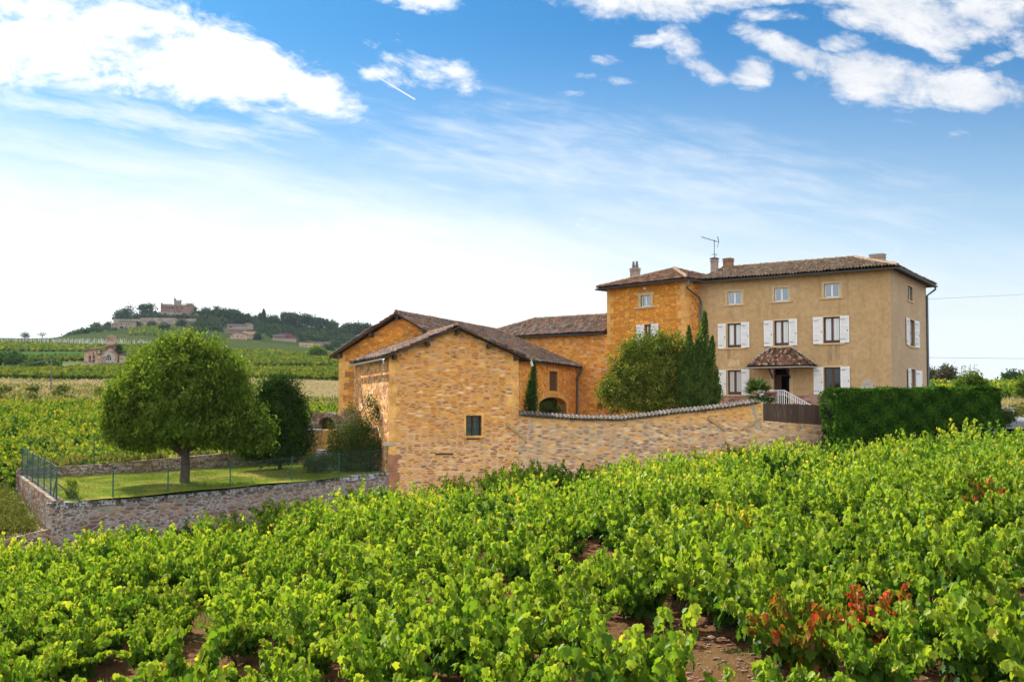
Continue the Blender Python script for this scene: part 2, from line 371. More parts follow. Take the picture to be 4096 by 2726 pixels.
plain('white_far', (0.42, 0.39, 0.34), 0.9, 0.1, 0.3, spec=0.0)
plain('cream_far', (0.30, 0.24, 0.185), 0.9, 0.12, 0.3, spec=0.0)
plain('red_roof_far', (0.19, 0.115, 0.09), 0.9, 0.2, 0.4, spec=0.0)
plain('purple_roof_far', (0.065, 0.028, 0.034), 0.9, 0.15, 0.4, spec=0.0)
plain('grey_roof_far', (0.07, 0.063, 0.06), 0.9, 0.2, 0.4, spec=0.0)
plain('window_far', (0.02, 0.025, 0.03), 0.4, 0.2, 1, spec=0.0)
plain('sign_enamel', (0.6, 0.62, 0.62), 0.5, 0.1, 9)
def glass():
    t = mat('window_glass'); p = objpos(t)
    n = t.noise(p, 1.1, 3, 0.5)
    t.put(t.b.inputs['Base Color'], (0.05, 0.10, 0.15, 1)); t.b.inputs['Roughness'].default_value = 0.05  # bluish base colour stands in for the sky reflected in the panes
    t.b.inputs['Specular IOR Level'].default_value = 0.5
    bump(t, n, 0.12, 0.05)
    g = t.new('ShaderNodeBsdfGlossy'); g.inputs['Roughness'].default_value = 0.03; g.inputs['Color'].default_value = (0.85, 0.9, 0.95, 1)
    bn = t.new('ShaderNodeBump'); bn.inputs['Strength'].default_value = 0.1; bn.inputs['Distance'].default_value = 0.05; t.put(bn.inputs['Height'], n); t.l.new(bn.outputs[0], g.inputs['Normal'])
    mx = t.new('ShaderNodeMixShader'); mx.inputs[0].default_value = 0.16
    t.l.new(t.b.outputs[0], mx.inputs[1]); t.l.new(g.outputs[0], mx.inputs[2]); t.l.new(mx.outputs[0], t.o.inputs[0])
glass()
plain('dark_glass', (0.01, 0.013, 0.014), 0.08, 0.1, 2, spec=0.6)
def curtain_glass():
    t = mat('curtained_pane'); u_ = uvnode(t)
    fold = t.m('SINE', t.m('MULTIPLY', t.xyz(u_)[0], 60.0))
    c = t.mix(t.ss(fold, -1, 1), (0.42, 0.46, 0.48), (0.62, 0.66, 0.67))
    t.put(t.b.inputs['Base Color'], c); t.b.inputs['Roughness'].default_value = 0.12
    t.b.inputs['Specular IOR Level'].default_value = 0.9; t.b.inputs['Coat Weight'].default_value = 1.0; t.b.inputs['Coat Roughness'].default_value = 0.02
curtain_glass()
def tiles(name, cols, lichen=(0.24, 0.22, 0.18), lamt=0.6, dark=0.5):
    t = mat(name); u_ = uvnode(t)
    q = t.vm('DIVIDE', u_, (0.20, 0.34, 1.0)); x_, y_, _ = t.xyz(q)[:3]
    cell = t.comb(t.m('FLOOR', x_), t.m('FLOOR', y_), 0.0)
    wn = t.new('ShaderNodeTexWhiteNoise', noise_dimensions='2D'); t.put(wn.inputs['Vector'], cell)
    k = len(cols)
    c = t.ramp(wn.outputs['Value'], [(i/k, cols[i]) for i in range(k)], 'CONSTANT')
    g = t.noise(u_, 22, 5, 0.7); gm = t.m('ADD', 0.6, t.m('MULTIPLY', g, 0.8)); c = t.mix(1.0, c, t.comb(gm, gm, gm), 'MULTIPLY')
    big = t.noise(u_, 0.7, 6, 0.65)
    c = t.mix(t.m('MULTIPLY', t.ss(t.noise(u_, 9, 5, 0.7), 0.5, 0.62), t.m('MULTIPLY', t.ss(big, 0.3, 0.65), lamt)), c, lichen)
    c = t.mix(t.m('MULTIPLY', t.ss(t.noise(u_, 3.1, 5, 0.7), 0.45, 0.7), dark), c, (0.045, 0.035, 0.03))
    t.put(t.b.inputs['Base Color'], c); t.b.inputs['Roughness'].default_value = 1.0; t.b.inputs['Specular IOR Level'].default_value = 0.03
    bump(t, g, 0.4, 0.02)
tiles('tile_brown', [(0.165, 0.115, 0.08), (0.12, 0.09, 0.07), (0.20, 0.13, 0.085), (0.095, 0.078, 0.065), (0.25, 0.18, 0.125), (0.15, 0.11, 0.08)], lichen=(0.22, 0.20, 0.155), lamt=.75)
tiles('tile_red', [(0.18, 0.085, 0.055), (0.13, 0.07, 0.05), (0.23, 0.12, 0.08), (0.09, 0.06, 0.045), (0.26, 0.17, 0.12), (0.15, 0.085, 0.06)], lamt=0.45, dark=0.5)
tiles('tile_grey', [(0.195, 0.145, 0.114), (0.135, 0.106, 0.090), (0.285, 0.152, 0.096), (0.105, 0.083, 0.072), (0.315, 0.238, 0.186), (0.240, 0.125, 0.084)], lichen=(0.30, 0.305, 0.29), lamt=0.95, dark=0.45)
tiles('tile_porch', [(0.21, 0.11, 0.075), (0.12, 0.07, 0.05), (0.30, 0.15, 0.10), (0.07, 0.05, 0.04), (0.22, 0.10, 0.07), (0.45, 0.33, 0.2)], lamt=0.2, dark=0.7)
tiles('tile_coping', [(0.15, 0.135, 0.12), (0.10, 0.09, 0.08), (0.20, 0.185, 0.17), (0.17, 0.11, 0.08), (0.07, 0.065, 0.06)], lichen=(0.30, 0.30, 0.28), lamt=0.7, dark=0.6)
tiles('tile_ridge', [(0.25, 0.17, 0.11), (0.20, 0.135, 0.09), (0.30, 0.21, 0.14)], lamt=0.4, dark=0.35)
def plaster(name, base, darkc, pale):
    t = mat(name); u_ = uvnode(t)
    a = t.noise(u_, 0.5, 6, 0.6); b = t.noise(u_, 3.5, 6, 0.65); g = t.noise(u_, 40, 4, 0.7)
    c = t.mix(t.ss(a, 0.3, 0.7), base, pale); c = t.mix(t.m('MULTIPLY', t.ss(b, 0.38, 0.72), 0.55), c, darkc)
    st = t.noise(t.vm('MULTIPLY', u_, (3.2, 0.22, 1)), 1.0, 6, 0.65)
    c = t.mix(t.m('MULTIPLY', t.ss(st, 0.50, 0.78), 0.75), c, darkc)
    wsh = t.noise(t.vm('MULTIPLY', t.vm('ADD', u_, (7.3, 0, 0)), (2.2, 0.35, 1)), 1.0, 5, 0.6)
    c = t.mix(t.m('MULTIPLY', t.ss(wsh, 0.6, 0.8), 0.4), c, pale)
    # hairline cracks
    vo = t.new('ShaderNodeTexVoronoi', feature='DISTANCE_TO_EDGE'); t.put(vo.inputs['Vector'], t.vm('ADD', u_, t.vm('SCALE', t.noise(u_, 2.0, 5, 0.7, col=True), sc=0.9))); vo.inputs['Scale'].default_value = 0.35
    cr = t.m('MULTIPLY', t.ss(vo.outputs['Distance'], 0.0, 0.012, 1.0, 0.0), t.ss(a, 0.42, 0.6, 0.0, 0.55))
    c = t.mix(cr, c, (0.52, 0.42, 0.28))
    gm = t.m('ADD', 0.82, t.m('MULTIPLY', g, 0.36)); c = t.mix(1.0, c, t.comb(gm, gm, gm), 'MULTIPLY')
    t.put(t.b.inputs['Base Color'], c); t.b.inputs['Roughness'].default_value = 0.95; t.b.inputs['Specular IOR Level'].default_value = 0.1
    bump(t, t.m('ADD', g, b), 0.35, 0.012)
plaster('plaster', (0.46, 0.31, 0.155), (0.29, 0.20, 0.105), (0.52, 0.365, 0.20))
plaster('plaster_side', (0.41, 0.30, 0.19), (0.31, 0.225, 0.145), (0.46, 0.35, 0.23))
def streak():
    t = mat('wall_stain'); u_ = uvnode(t)
    a = t.noise(t.vm('MULTIPLY', u_, (9, 0.8, 1)), 1.0, 5, 0.6)
    c = t.mix(t.ss(a, 0.4, 0.65), (0.27, 0.19, 0.11), (0.40, 0.28, 0.15))
    t.put(t.b.inputs['Base Color'], c); t.b.inputs['Roughness'].default_value = 0.95
streak()
def planks(name, base, dark, pale, wd=0.12):
    t = mat(name); u_ = uvnode(t)
    x_, y_, _ = t.xyz(u_)[:3]
    wn = t.new('ShaderNodeTexWhiteNoise', noise_dimensions='1D'); t.put(wn.inputs['W'], t.m('FLOOR', t.m('DIVIDE', x_, wd)))
    st = t.noise(t.vm('MULTIPLY', u_, (22, 1.2, 1)), 1.0, 5, 0.65)
    c = t.mix(wn.outputs['Value'], base, dark); c = t.mix(t.ss(st, 0.56, 0.72, 0.0, 0.8), c, pale)
    t.put(t.b.inputs['Base Color'], c); t.b.inputs['Roughness'].default_value = 0.85; bump(t, st, 0.3, 0.01)
planks('fence_boards', (0.10, 0.065, 0.048), (0.065, 0.04, 0.03), (0.28, 0.24, 0.2))
planks('door_wood', (0.08, 0.04, 0.025), (0.05, 0.03, 0.02), (0.12, 0.07, 0.04))

def leafmat(name, cols, trans=0.45, rough=0.6, vary=0.25, spec=0.0):
    """leaves: colour from the per-leaf attribute 'tone' (0..1) and a little per plant, with light passing through"""
    t = mat(name)
    at_ = t.new('ShaderNodeAttribute', attribute_name='tone').outputs['Fac']
    oi = t.new('ShaderNodeObjectInfo').outputs['Random']
    k = len(cols)
    c = t.ramp(at_, [(i/(k-1), cols[i]) for i in range(k)])
    v = t.m('ADD', 1-vary/2, t.m('MULTIPLY', oi, vary)); c = t.mix(1.0, c, t.comb(v, v, t.m('MULTIPLY', v, 0.9)), 'MULTIPLY')
    t.put(t.b.inputs['Base Color'], c); t.b.inputs['Roughness'].default_value = rough; t.b.inputs['Specular IOR Level'].default_value = spec
    tl = t.new('ShaderNodeBsdfTranslucent'); tc_ = t.mix(1.0, c, (1.35, 1.25, 0.6), 'MULTIPLY'); t.put(tl.inputs['Color'], tc_)
    mx = t.new('ShaderNodeMixShader'); mx.inputs[0].default_value = trans
    t.l.new(t.b.outputs[0], mx.inputs[1]); t.l.new(tl.outputs[0], mx.inputs[2]); t.l.new(mx.outputs[0], t.o.inputs[0])
    return M[name]
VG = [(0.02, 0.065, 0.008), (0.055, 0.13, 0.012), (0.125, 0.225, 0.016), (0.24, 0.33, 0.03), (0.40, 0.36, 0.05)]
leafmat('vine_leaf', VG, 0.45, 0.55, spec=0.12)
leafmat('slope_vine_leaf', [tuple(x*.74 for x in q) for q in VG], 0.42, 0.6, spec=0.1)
leafmat('vine_leaf_yellow', [(0.12, 0.17, 0.02), (0.22, 0.26, 0.03), (0.36, 0.34, 0.05), (0.50, 0.40, 0.06)], 0.5, 0.5)
leafmat('vine_leaf_red', [(0.04, 0.09, 0.012), (0.10, 0.16, 0.02), (0.34, 0.035, 0.02), (0.46, 0.09, 0.03), (0.46, 0.20, 0.17)], 0.45, 0.5)
leafmat('vine_leaf_dark', [(0.02, 0.06, 0.012), (0.035, 0.085, 0.014), (0.06, 0.13, 0.02)], 0.4, 0.5)
leafmat('tree_leaf', [(0.035, 0.075, 0.012), (0.075, 0.135, 0.02), (0.115, 0.18, 0.03), (0.23, 0.29, 0.06)], 0.42, 0.6)
leafmat('linden_leaf', [(0.0336, 0.0696, 0.0120), (0.0780, 0.1260, 0.0216), (0.1800, 0.2220, 0.0420), (0.3840, 0.3720, 0.1080)], 0.38, 0.6)
leafmat('bush_dark_leaf', [(0.014, 0.042, 0.010), (0.032, 0.075, 0.018), (0.075, 0.135, 0.034)], 0.3, 0.6)
leafmat('cypress_leaf', [(0.035, 0.075, 0.018), (0.07, 0.125, 0.03), (0.135, 0.195, 0.055)], 0.4, 0.6)
leafmat('hedge_leaf', [(0.0138, 0.0517, 0.0069), (0.0345, 0.0978, 0.0115), (0.0862, 0.1782, 0.0230)], 0.22, 0.5)
leafmat('climber_leaf', [(0.03, 0.055, 0.015), (0.055, 0.09, 0.022), (0.10, 0.14, 0.04)], 0.3, 0.6)
leafmat('yellow_bush_leaf', [(0.10, 0.16, 0.02), (0.18, 0.24, 0.03), (0.28, 0.30, 0.04)], 0.45, 0.5)
leafmat('forest_leaf', [(0.0145, 0.0319, 0.0145), (0.0261, 0.0522, 0.0203), (0.0435, 0.0754, 0.0261), (0.0653, 0.0943, 0.0319)], 0.2, 0.6)
leafmat('far_vine_leaf', [(0.0360, 0.0720, 0.0130), (0.0612, 0.1044, 0.0158), (0.1008, 0.1368, 0.0216), (0.1584, 0.1584, 0.0252)], 0.4, 0.6)
leafmat('bare_leaf', [(0.05, 0.05, 0.03), (0.075, 0.07, 0.035)], 0.3, 0.6)
leafmat('palm_leaf', [(0.03, 0.07, 0.02), (0.055, 0.11, 0.03), (0.09, 0.15, 0.05)], 0.3, 0.4)
leafmat('dry_grass', [(0.19, 0.16, 0.09), (0.27, 0.23, 0.14), (0.34, 0.30, 0.19)], 0.35, 0.8, spec=0.1)
leafmat('green_grass', [(0.05, 0.09, 0.02), (0.09, 0.14, 0.03), (0.14, 0.17, 0.05)], 0.35, 0.7, spec=0.1)
leafmat('weed_leaf', [(0.04, 0.06, 0.02), (0.08, 0.11, 0.03), (0.15, 0.16, 0.05), (0.24, 0.20, 0.09)], 0.35, 0.7)
# ---------------------------------------------------------------- terrain
KD = [60, 75, 100, 130, 150, 200, 260, 300, 340, 420, 480, 540, 620, 700, 780, 850, 1000, 1500, 2600]
TAB = {   # column px : image row of the ground at each distance of KD
 -1200: [1885,1795,1700,1628,1603,1517,1478,1458,1432,1395,1372,1354,1352,1362,1375,1390,1420,1480,1540],
    0: [1880,1790,1700,1625,1600,1517,1478,1458,1432,1395,1372,1354,1352,1362,1375,1390,1420,1480,1540],
  200: [1878,1788,1698,1625,1600,1517,1478,1458,1432,1398,1374,1355,1351,1352,1354,1360,1400,1480,1540],
  370: [1872,1785,1696,1625,1600,1517,1478,1455,1432,1400,1378,1357,1345,1328,1314,1305,1340,1480,1540],
  500: [1868,1782,1694,1625,1602,1517,1478,1455,1434,1402,1380,1360,1345,1320,1300,1282,1320,1480,1540],
  640: [1860,1775,1690,1627,1603,1517,1478,1458,1438,1404,1384,1366,1350,1318,1298,1262,1300,1480,1540],
  780: [1852,1768,1687,1630,1605,1518,1478,1460,1440,1408,1390,1373,1355,1325,1300,1266,1300,1480,1540],
  950: [1835,1755,1683,1633,1608,1518,1478,1462,1445,1415,1400,1388,1370,1345,1320,1290,1310,1480,1540],
 1200: [1800,1730,1675,1637,1612,1520,1478,1464,1450,1425,1410,1398,1388,1375,1350,1325,1345,1480,1540],
 1400: [1775,1725,1670,1640,1615,1522,1480,1466,1455,1435,1422,1410,1402,1395,1375,1352,1365,1480,1540],
 1600: [1750,1725,1665,1635,1610,1540,1500,1480,1468,1450,1440,1430,1420,1410,1400,1385,1400,1500,1545],
 2100: [1742,1718,1665,1630,1610,1575,1550,1535,1530,1520,1512,1505,1500,1495,1490,1480,1480,1520,1560],
 3100: [1725,1705,1660,1625,1600,1580,1570,1565,1562,1560,1560,1560,1560,1560,1560,1560,1560,1565,1575],
 3700: [1702,1670,1590,1566,1556,1551,1550,1550,1552,1554,1556,1558,1560,1562,1564,1566,1570,1580,1590],
 4300: [1692,1662,1590,1562,1552,1548,1548,1549,1550,1552,1554,1556,1558,1560,1562,1564,1570,1580,1590],
 5600: [1690,1655,1590,1562,1552,1548,1548,1549,1550,1552,1554,1556,1558,1560,1562,1564,1570,1580,1590]}
KX = sorted(TAB); TV = np.array([TAB[k] for k in KX], dtype=float)
TH = (1620-TV)/FOC                                   # height/distance
LKD = np.log(np.array(KD, dtype=float))
def base_plane(X, Y):
    return -4.52+0.105*np.clip(X, -60, 0)+0.081*np.clip(X, 0, 60)+0.004*Y+0.10*np.sin(X*0.55+1.3)*np.sin(Y*0.31)+0.05*np.sin(X*1.7+Y*0.9)
def zground(X, Y):
    X = np.asarray(X, dtype=float); Y = np.asarray(Y, dtype=float)
    r = np.hypot(X, Y); th = np.abs(np.arctan2(X, np.maximum(Y, -1e9)))
    d = r*np.cos(np.minimum(th, R(32)))
    tx = np.clip(np.tan(np.clip(np.arctan2(X, np.maximum(Y, 1e-3)), R(-60), R(60))), -2, 2)
    px = np.clip(2048+FOC*tx, KX[0], KX[-1])
    i = np.clip(np.searchsorted(KX, px)-1, 0, len(KX)-2)
    kx = np.array(KX, dtype=float); fx = (px-kx[i])/(kx[i+1]-kx[i])
    ld = np.log(np.clip(d, KD[0], KD[-1]))
    j = np.clip(np.searchsorted(LKD, ld)-1, 0, len(KD)-2)
    fd = (np.exp(ld)-np.exp(LKD[j]))/(np.exp(LKD[j+1])-np.exp(LKD[j]))
    h = (TH[i, j]*(1-fx)+TH[i+1, j]*fx)*(1-fd)+(TH[i, j+1]*(1-fx)+TH[i+1, j+1]*fx)*fd
    zt = h*np.maximum(d, KD[0])
    zt = zt + np.clip((d-60)/100, 0, 1)*0.25*np.sin(X*0.11+2)*np.sin(Y*0.07)
    zp = base_plane(X, Y)
    d0 = np.where(px > 3500, 47.0, 50.0)
    w_ = np.clip((d-d0)/(60-d0), 0, 1); w_ = w_*w_*(3-2*w_)
    w_ = np.where(Y > 0, w_, 0)
    return zp*(1-w_)+zt*w_
def zg(x, y): return float(zground(x, y))

ang = np.concatenate([np.linspace(-180, -50, 27), np.degrees(np.arctan((np.arange(-700, 4840, 13)-2048)/FOC)), np.linspace(48, 180, 27)])
ang = np.unique(np.round(ang, 4)); ang = ang[(ang < 180)]
rad = np.concatenate([[0.6, 2, 4, 6, 8], np.arange(10, 60, 0.8), 60*np.exp(np.linspace(0, math.log(2600/60), 190))])
A_, R_ = np.meshgrid(np.radians(ang), rad)
GX = R_*np.sin(A_); GY = R_*np.cos(A_); GZ = zground(GX, GY)
nr, na = GX.shape
verts = np.stack([GX.ravel(), GY.ravel(), GZ.ravel()], 1).tolist()+[(0, 0, zg(0, 0.1))]
faces = []
for i in range(nr-1):
    for j in range(na):
        k = (j+1) % na
        faces.append((i*na+j, i*na+k, (i+1)*na+k, (i+1)*na+j))
for j in range(na): faces.append((nr*na, (j+1) % na, j))
me = bpy.data.meshes.new('ground'); me.from_pydata(verts, [], faces); me.polygons.foreach_set('use_smooth', [True]*len(me.polygons))
# land use as real ground colour (soil, meadow, stubble, wood floor)
d_ = GY.ravel(); x_ = 2048+FOC*GX.ravel()/np.maximum(GY.ravel(), 1e-3)
wig = 0.02*np.sin(GX.ravel()*0.05)+0.02*np.sin(x_*0.011)
dd = d_*(1+wig)
C = np.zeros((len(d_), 3)); C[:] = (0.14, 0.072, 0.036)
def zone(mask, col): C[mask] = col
zone(dd > 55, (0.15, 0.13, 0.06))
zone((dd > 130) & (dd < 152), (0.15, 0.14, 0.06))
zone((dd > 152) & (dd < 205), (0.19, 0.15, 0.08))
zone((dd > 152) & (dd < 172) & (x_ < 500), (0.14, 0.12, 0.06))
zone((dd > 205) & (dd < 268), (0.12, 0.12, 0.04))
zone((dd > 268) & (dd < 300), (0.12, 0.13, 0.06))
zone((dd > 268) & (dd < 280) & (x_ > 900), (0.30, 0.24, 0.15))
zone((dd > 300) & (dd < 345), (0.08, 0.11, 0.035))
zone((dd > 345) & (dd < 400), (0.03, 0.09, 0.03))
zone((dd > 345) & (dd < 400) & (x_ > 900), (0.09, 0.12, 0.04))
zone((dd > 400) & (dd < 560), (0.045, 0.065, 0.016))
zone((dd > 478) & (dd < 500) & (x_ < 900), (0.20, 0.18, 0.10))
zone((dd > 500) & (dd < 640), (0.036, 0.052, 0.014)); zone((dd >= 640), (0.024, 0.040, 0.011))
zone((dd > 800), (0.03, 0.05, 0.02))
rt = (x_ > 3600) & (d_ > 44)
zone(rt & (dd < 92), (0.16, 0.13, 0.07)); zone(rt & (dd >= 92), (0.10, 0.12, 0.04))
ca = me.color_attributes.new('land', 'FLOAT_COLOR', 'POINT')
cc = np.ones((len(verts), 4)); cc[:len(C), :3] = C; cc[len(C):, :3] = (0.14, 0.072, 0.036)
ca.data.foreach_set('color', cc.astype(np.float32).ravel())
t = mat('ground'); p = objpos(t)
lc = t.new('ShaderNodeAttribute', attribute_name='land').outputs['Color']
n1_ = t.noise(p, 0.35, 6, 0.65); n2_ = t.noise(p, 3.0, 6, 0.7); n3_ = t.noise(p, 26, 4, 0.7)
v = t.m('ADD', 0.45, t.m('ADD', t.m('MULTIPLY', n2_, 0.6), t.m('MULTIPLY', n3_, 0.5)))
c = t.mix(1.0, lc, t.comb(v, v, v), 'MULTIPLY')
c = t.mix(t.ss(n1_, 0.5, 0.7, 0.0, 0.35), c, (0.17, 0.15, 0.06))
vo = t.new('ShaderNodeTexVoronoi', feature='F1'); t.put(vo.inputs['Vector'], p); vo.inputs['Scale'].default_value = 14
peb = t.m('MULTIPLY', t.ss(vo.outputs['Distance'], 0.18, 0.3, 1.0, 0.0), t.ss(t.xyz(vo.outputs['Color'])[0], 0.62, 0.66))
near = t.ss(t.xyz(p)[1], 45, 60, 1.0, 0.0)
c = t.mix(t.m('MULTIPLY', peb, near), c, (0.34, 0.24, 0.17))
t.put(t.b.inputs['Base Color'], c); t.b.inputs['Roughness'].default_value = 1.0; t.b.inputs['Specular IOR Level'].default_value = 0.0
bump(t, t.m('ADD', t.m('ADD', n3_, n2_), t.m('MULTIPLY', peb, 0.6)), 0.8, 0.08)
me.materials.append(M['ground'])
go = bpy.data.objects.new('ground', me); COL.objects.link(go); tag(go, kind='structure')

# lawn, yard and the grass bank outside the fence: sheets carried by the retaining walls
LA = Vector((-17.5, 38.0, -3.76)); LB = Vector((-6.07, 48.0, -3.30)); LC = Vector((-13.4, 52.0, -3.16))
nL = (LB-LA).cross(LC-LA).normalized()
def zlawn(x, y): return LA.z-(nL.x*(x-LA.x)+nL.y*(y-LA.y))/nL.z
def sheet(name, outline, zf, material, step=0.8, depth=0.0):
    """flat-ish ground sheet cut to an outline, following zf"""
    bm = bmesh.new(); xs = [p[0] for p in outline]; ys = [p[1] for p in outline]
    nx = max(2, int((max(xs)-min(xs))/step)+1); ny = max(2, int((max(ys)-min(ys))/step)+1)
    bmesh.ops.create_grid(bm, x_segments=nx, y_segments=ny, size=0.5)
    for v_ in bm.verts: v_.co.x = min(xs)+(v_.co.x+0.5)*(max(xs)-min(xs)); v_.co.y = min(ys)+(v_.co.y+0.5)*(max(ys)-min(ys))
    n = len(outline); area = sum(outline[i][0]*outline[(i+1) % n][1]-outline[(i+1) % n][0]*outline[i][1] for i in range(n))
    sg = 1 if area > 0 else -1
    for i in range(n):
        a, b = outline[i], outline[(i+1) % n]; nrm = Vector((b[1]-a[1], -(b[0]-a[0]), 0))*sg
        bmesh.ops.bisect_plane(bm, geom=bm.verts[:]+bm.edges[:]+bm.faces[:], plane_co=(a[0], a[1], 0), plane_no=nrm, clear_outer=True)
    for v_ in bm.verts: v_.co.z = zf(v_.co.x, v_.co.y)
    me_ = bpy.data.meshes.new(name); bm.to_mesh(me_); bm.free(); me_.materials.append(material)
    me_.polygons.foreach_set('use_smooth', [True]*len(me_.polygons))
    o = bpy.data.objects.new(name, me_); COL.objects.link(o); return tag(o, kind='structure')
t = mat('lawn'); p = objpos(t)
n1_ = t.noise(p, 0.35, 5, 0.6); n2_ = t.noise(p, 2.2, 6, 0.7); n3_ = t.noise(p, 30, 4, 0.7)
k_ = t.m('ADD', t.m('MULTIPLY', n1_, 0.6), t.m('MULTIPLY', n2_, 0.4))
c = t.ramp(k_, [(0.34, (0.075, 0.13, 0.012)), (0.47, (0.14, 0.18, 0.02)), (0.56, (0.23, 0.22, 0.04)), (0.64, (0.32, 0.25, 0.08))])
v = t.m('ADD', 0.6, t.m('MULTIPLY', n3_, 0.8)); c = t.mix(1.0, c, t.comb(v, v, v), 'MULTIPLY')
t.put(t.b.inputs['Base Color'], c); t.b.inputs['Roughness'].default_value = 1.0; t.b.inputs['Specular IOR Level'].default_value = 0.0; bump(t, t.m('ADD', n3_, n2_), 0.8, 0.06)
A1 = (-17.42, 38.25); A2 = (-6.1, 48.15); A3 = (-8.6, 55.9); A4 = (-13.2, 53.5); A5 = (-23.1, 46.8)
sheet('lawn', [A1, A2, A3, A4, A5], lambda x, y: zlawn(x, y)+0.04*math.sin(x*1.3)*math.sin(y*1.1), M['lawn'])
sheet('upper_lawn', [(-20.0, 48.5), (-13.3, 53.3), (-9.6, 56.2), (-10.6, 58.0), (-14.5, 56.2), (-20.5, 50.2)], lambda x, y: zlawn(x, y)+0.58+0.05*math.sin(x*1.1), M['lawn'])
def zbank(x, y): return -4.9+(y-38)*0.11+0.10*math.sin(x*1.1)+0.05*math.sin(y*2.3)+0.06*(x+18)
t = mat('bank'); p = objpos(t); n2_ = t.noise(p, 1.2, 6, 0.7); n3_ = t.noise(p, 24, 4, 0.7)
c = t.ramp(n2_, [(0.38, (0.06, 0.09, 0.03)), (0.5, (0.16, 0.15, 0.06)), (0.6, (0.36, 0.29, 0.16))])
v = t.m('ADD', 0.6, t.m('MULTIPLY', n3_, 0.8)); c = t.mix(1.0, c, t.comb(v, v, v), 'MULTIPLY')
t.put(t.b.inputs['Base Color'], c); t.b.inputs['Roughness'].default_value = 1.0; t.b.inputs['Specular IOR Level'].default_value = 0.0; bump(t, n3_, 0.8, 0.06)
sheet('grass_bank', [(-17.7, 38.2), (-23.3, 46.9), (-42, 50), (-42, 37.2)], zbank, M['bank'])
def zyard(x, y): return -1.72+max(0.0, min(1.0, (x-6)/10))*0.85
sheet('courtyard', [(0.2, 50.5), (13.3, 53.1), (17.1, 54.2), (21.0, 54.8), (23.3, 59.8), (12.9, 67.2), (6.8, 71.2), (4.7, 72.4)], zyard, M['gravel_yard'])
sheet('road', [(24.0, 51.2), (60, 54.0), (60, 78), (33.2, 72.5), (27.5, 63.5), (25.0, 56.5)], lambda x, y: max(zg(x, y)+0.05, -1.22-0.004*(y-54)), M['asphalt'])

# ---------------------------------------------------------------- walls and buildings
def slope_tiles(name, pts, mat_, parent, pitch=0.20, course=0.34, amp=0.06, thick=0.0, wob=0.012, seed=1):
    """canal-tile covering over a planar polygon pts (first edge pts[0]->pts[1] runs along the eave)"""
    P = [Vector(p) for p in pts]; u = (P[1]-P[0]).normalized(); nrm = (P[1]-P[0]).cross(P[2]-P[0]).normalized()
    if nrm.z < 0: nrm = -nrm
    v = nrm.cross(u).normalized()
    if v.z < 0: v = -v
    loc = [((p-P[0]).dot(u), (p-P[0]).dot(v)) for p in P]
    u0 = min(a for a, b in loc); u1 = max(a for a, b in loc); v0 = min(b for a, b in loc); v1 = max(b for a, b in loc)
    r_ = random.Random(seed)
    nt = int((u1-u0)/pitch)+2; ncr = int((v1-v0)/course)+2; K = 6
    bm = bmesh.new(); rows = []
    wobu = [r_.uniform(-1, 1) for _ in range(nt+2)]
    for j in range(ncr):
        tj = [r_.gauss(0, 1)*wob for _ in range(nt+1)]
        for e in (0, 1):
            vv = v0+(j+e)*course; lift = 0.05 if e == 0 else 0.0
            row = []
            for i in range(nt*K+1):
                ti = min(i//K, nt-1); ph = (i % K)/K
                h = amp*(abs(math.sin(math.pi*ph))**0.8*2-0.5)+lift+tj[ti]+wobu[ti]*0.006
                h += 0.03*math.sin(vv*0.9+seed)*math.sin((u0+i*pitch/K)*0.5+seed)
                row.append(bm.verts.new((u0+i*pitch/K, vv, h)))
            rows.append(row)
    for a in range(len(rows)-1):
        for i in range(len(rows[a])-1): bm.faces.new((rows[a][i], rows[a][i+1], rows[a+1][i+1], rows[a+1][i]))
    n = len(loc); area = sum(loc[i][0]*loc[(i+1) % n][1]-loc[(i+1) % n][0]*loc[i][1] for i in range(n)); sg = 1 if area > 0 else -1
    for i in range(n):
        a, b = loc[i], loc[(i+1) % n]; nn_ = Vector((b[1]-a[1], -(b[0]-a[0]), 0))*sg
        bmesh.ops.bisect_plane(bm, geom=bm.verts[:]+bm.edges[:]+bm.faces[:], plane_co=(a[0], a[1], 0), plane_no=nn_, clear_outer=True, dist=1e-5)
    uvl = bm.loops.layers.uv.new('UVMap')
    for f_ in bm.faces:
        f_.smooth = True
        cx = sum(l.vert.co.x for l in f_.loops)/len(f_.loops); cy = sum(l.vert.co.y for l in f_.loops)/len(f_.loops)
        for l in f_.loops:   # keep a face inside its own tile cell
            kx = math.floor((cx-u0)/pitch); ky = math.floor((cy-v0)/course)
            x_ = min(max((l.vert.co.x-u0)/pitch, kx+0.001), kx+0.999); y_ = min(max((l.vert.co.y-v0)/course, ky+0.001), ky+0.999)
            l[uvl].uv = (x_*0.20+seed*13*0.2, y_*0.34+seed*7*0.34)
    org = wloc(parent)
    for v_ in bm.verts: v_.co = P[0]+u*v_.co.x+v*v_.co.y+nrm*v_.co.z-org
    me_ = bpy.data.meshes.new(name); bm.to_mesh(me_); bm.free(); me_.materials.append(mat_)
    o = bpy.data.objects.new(name, me_); COL.objects.link(o); o.parent = parent
    return o
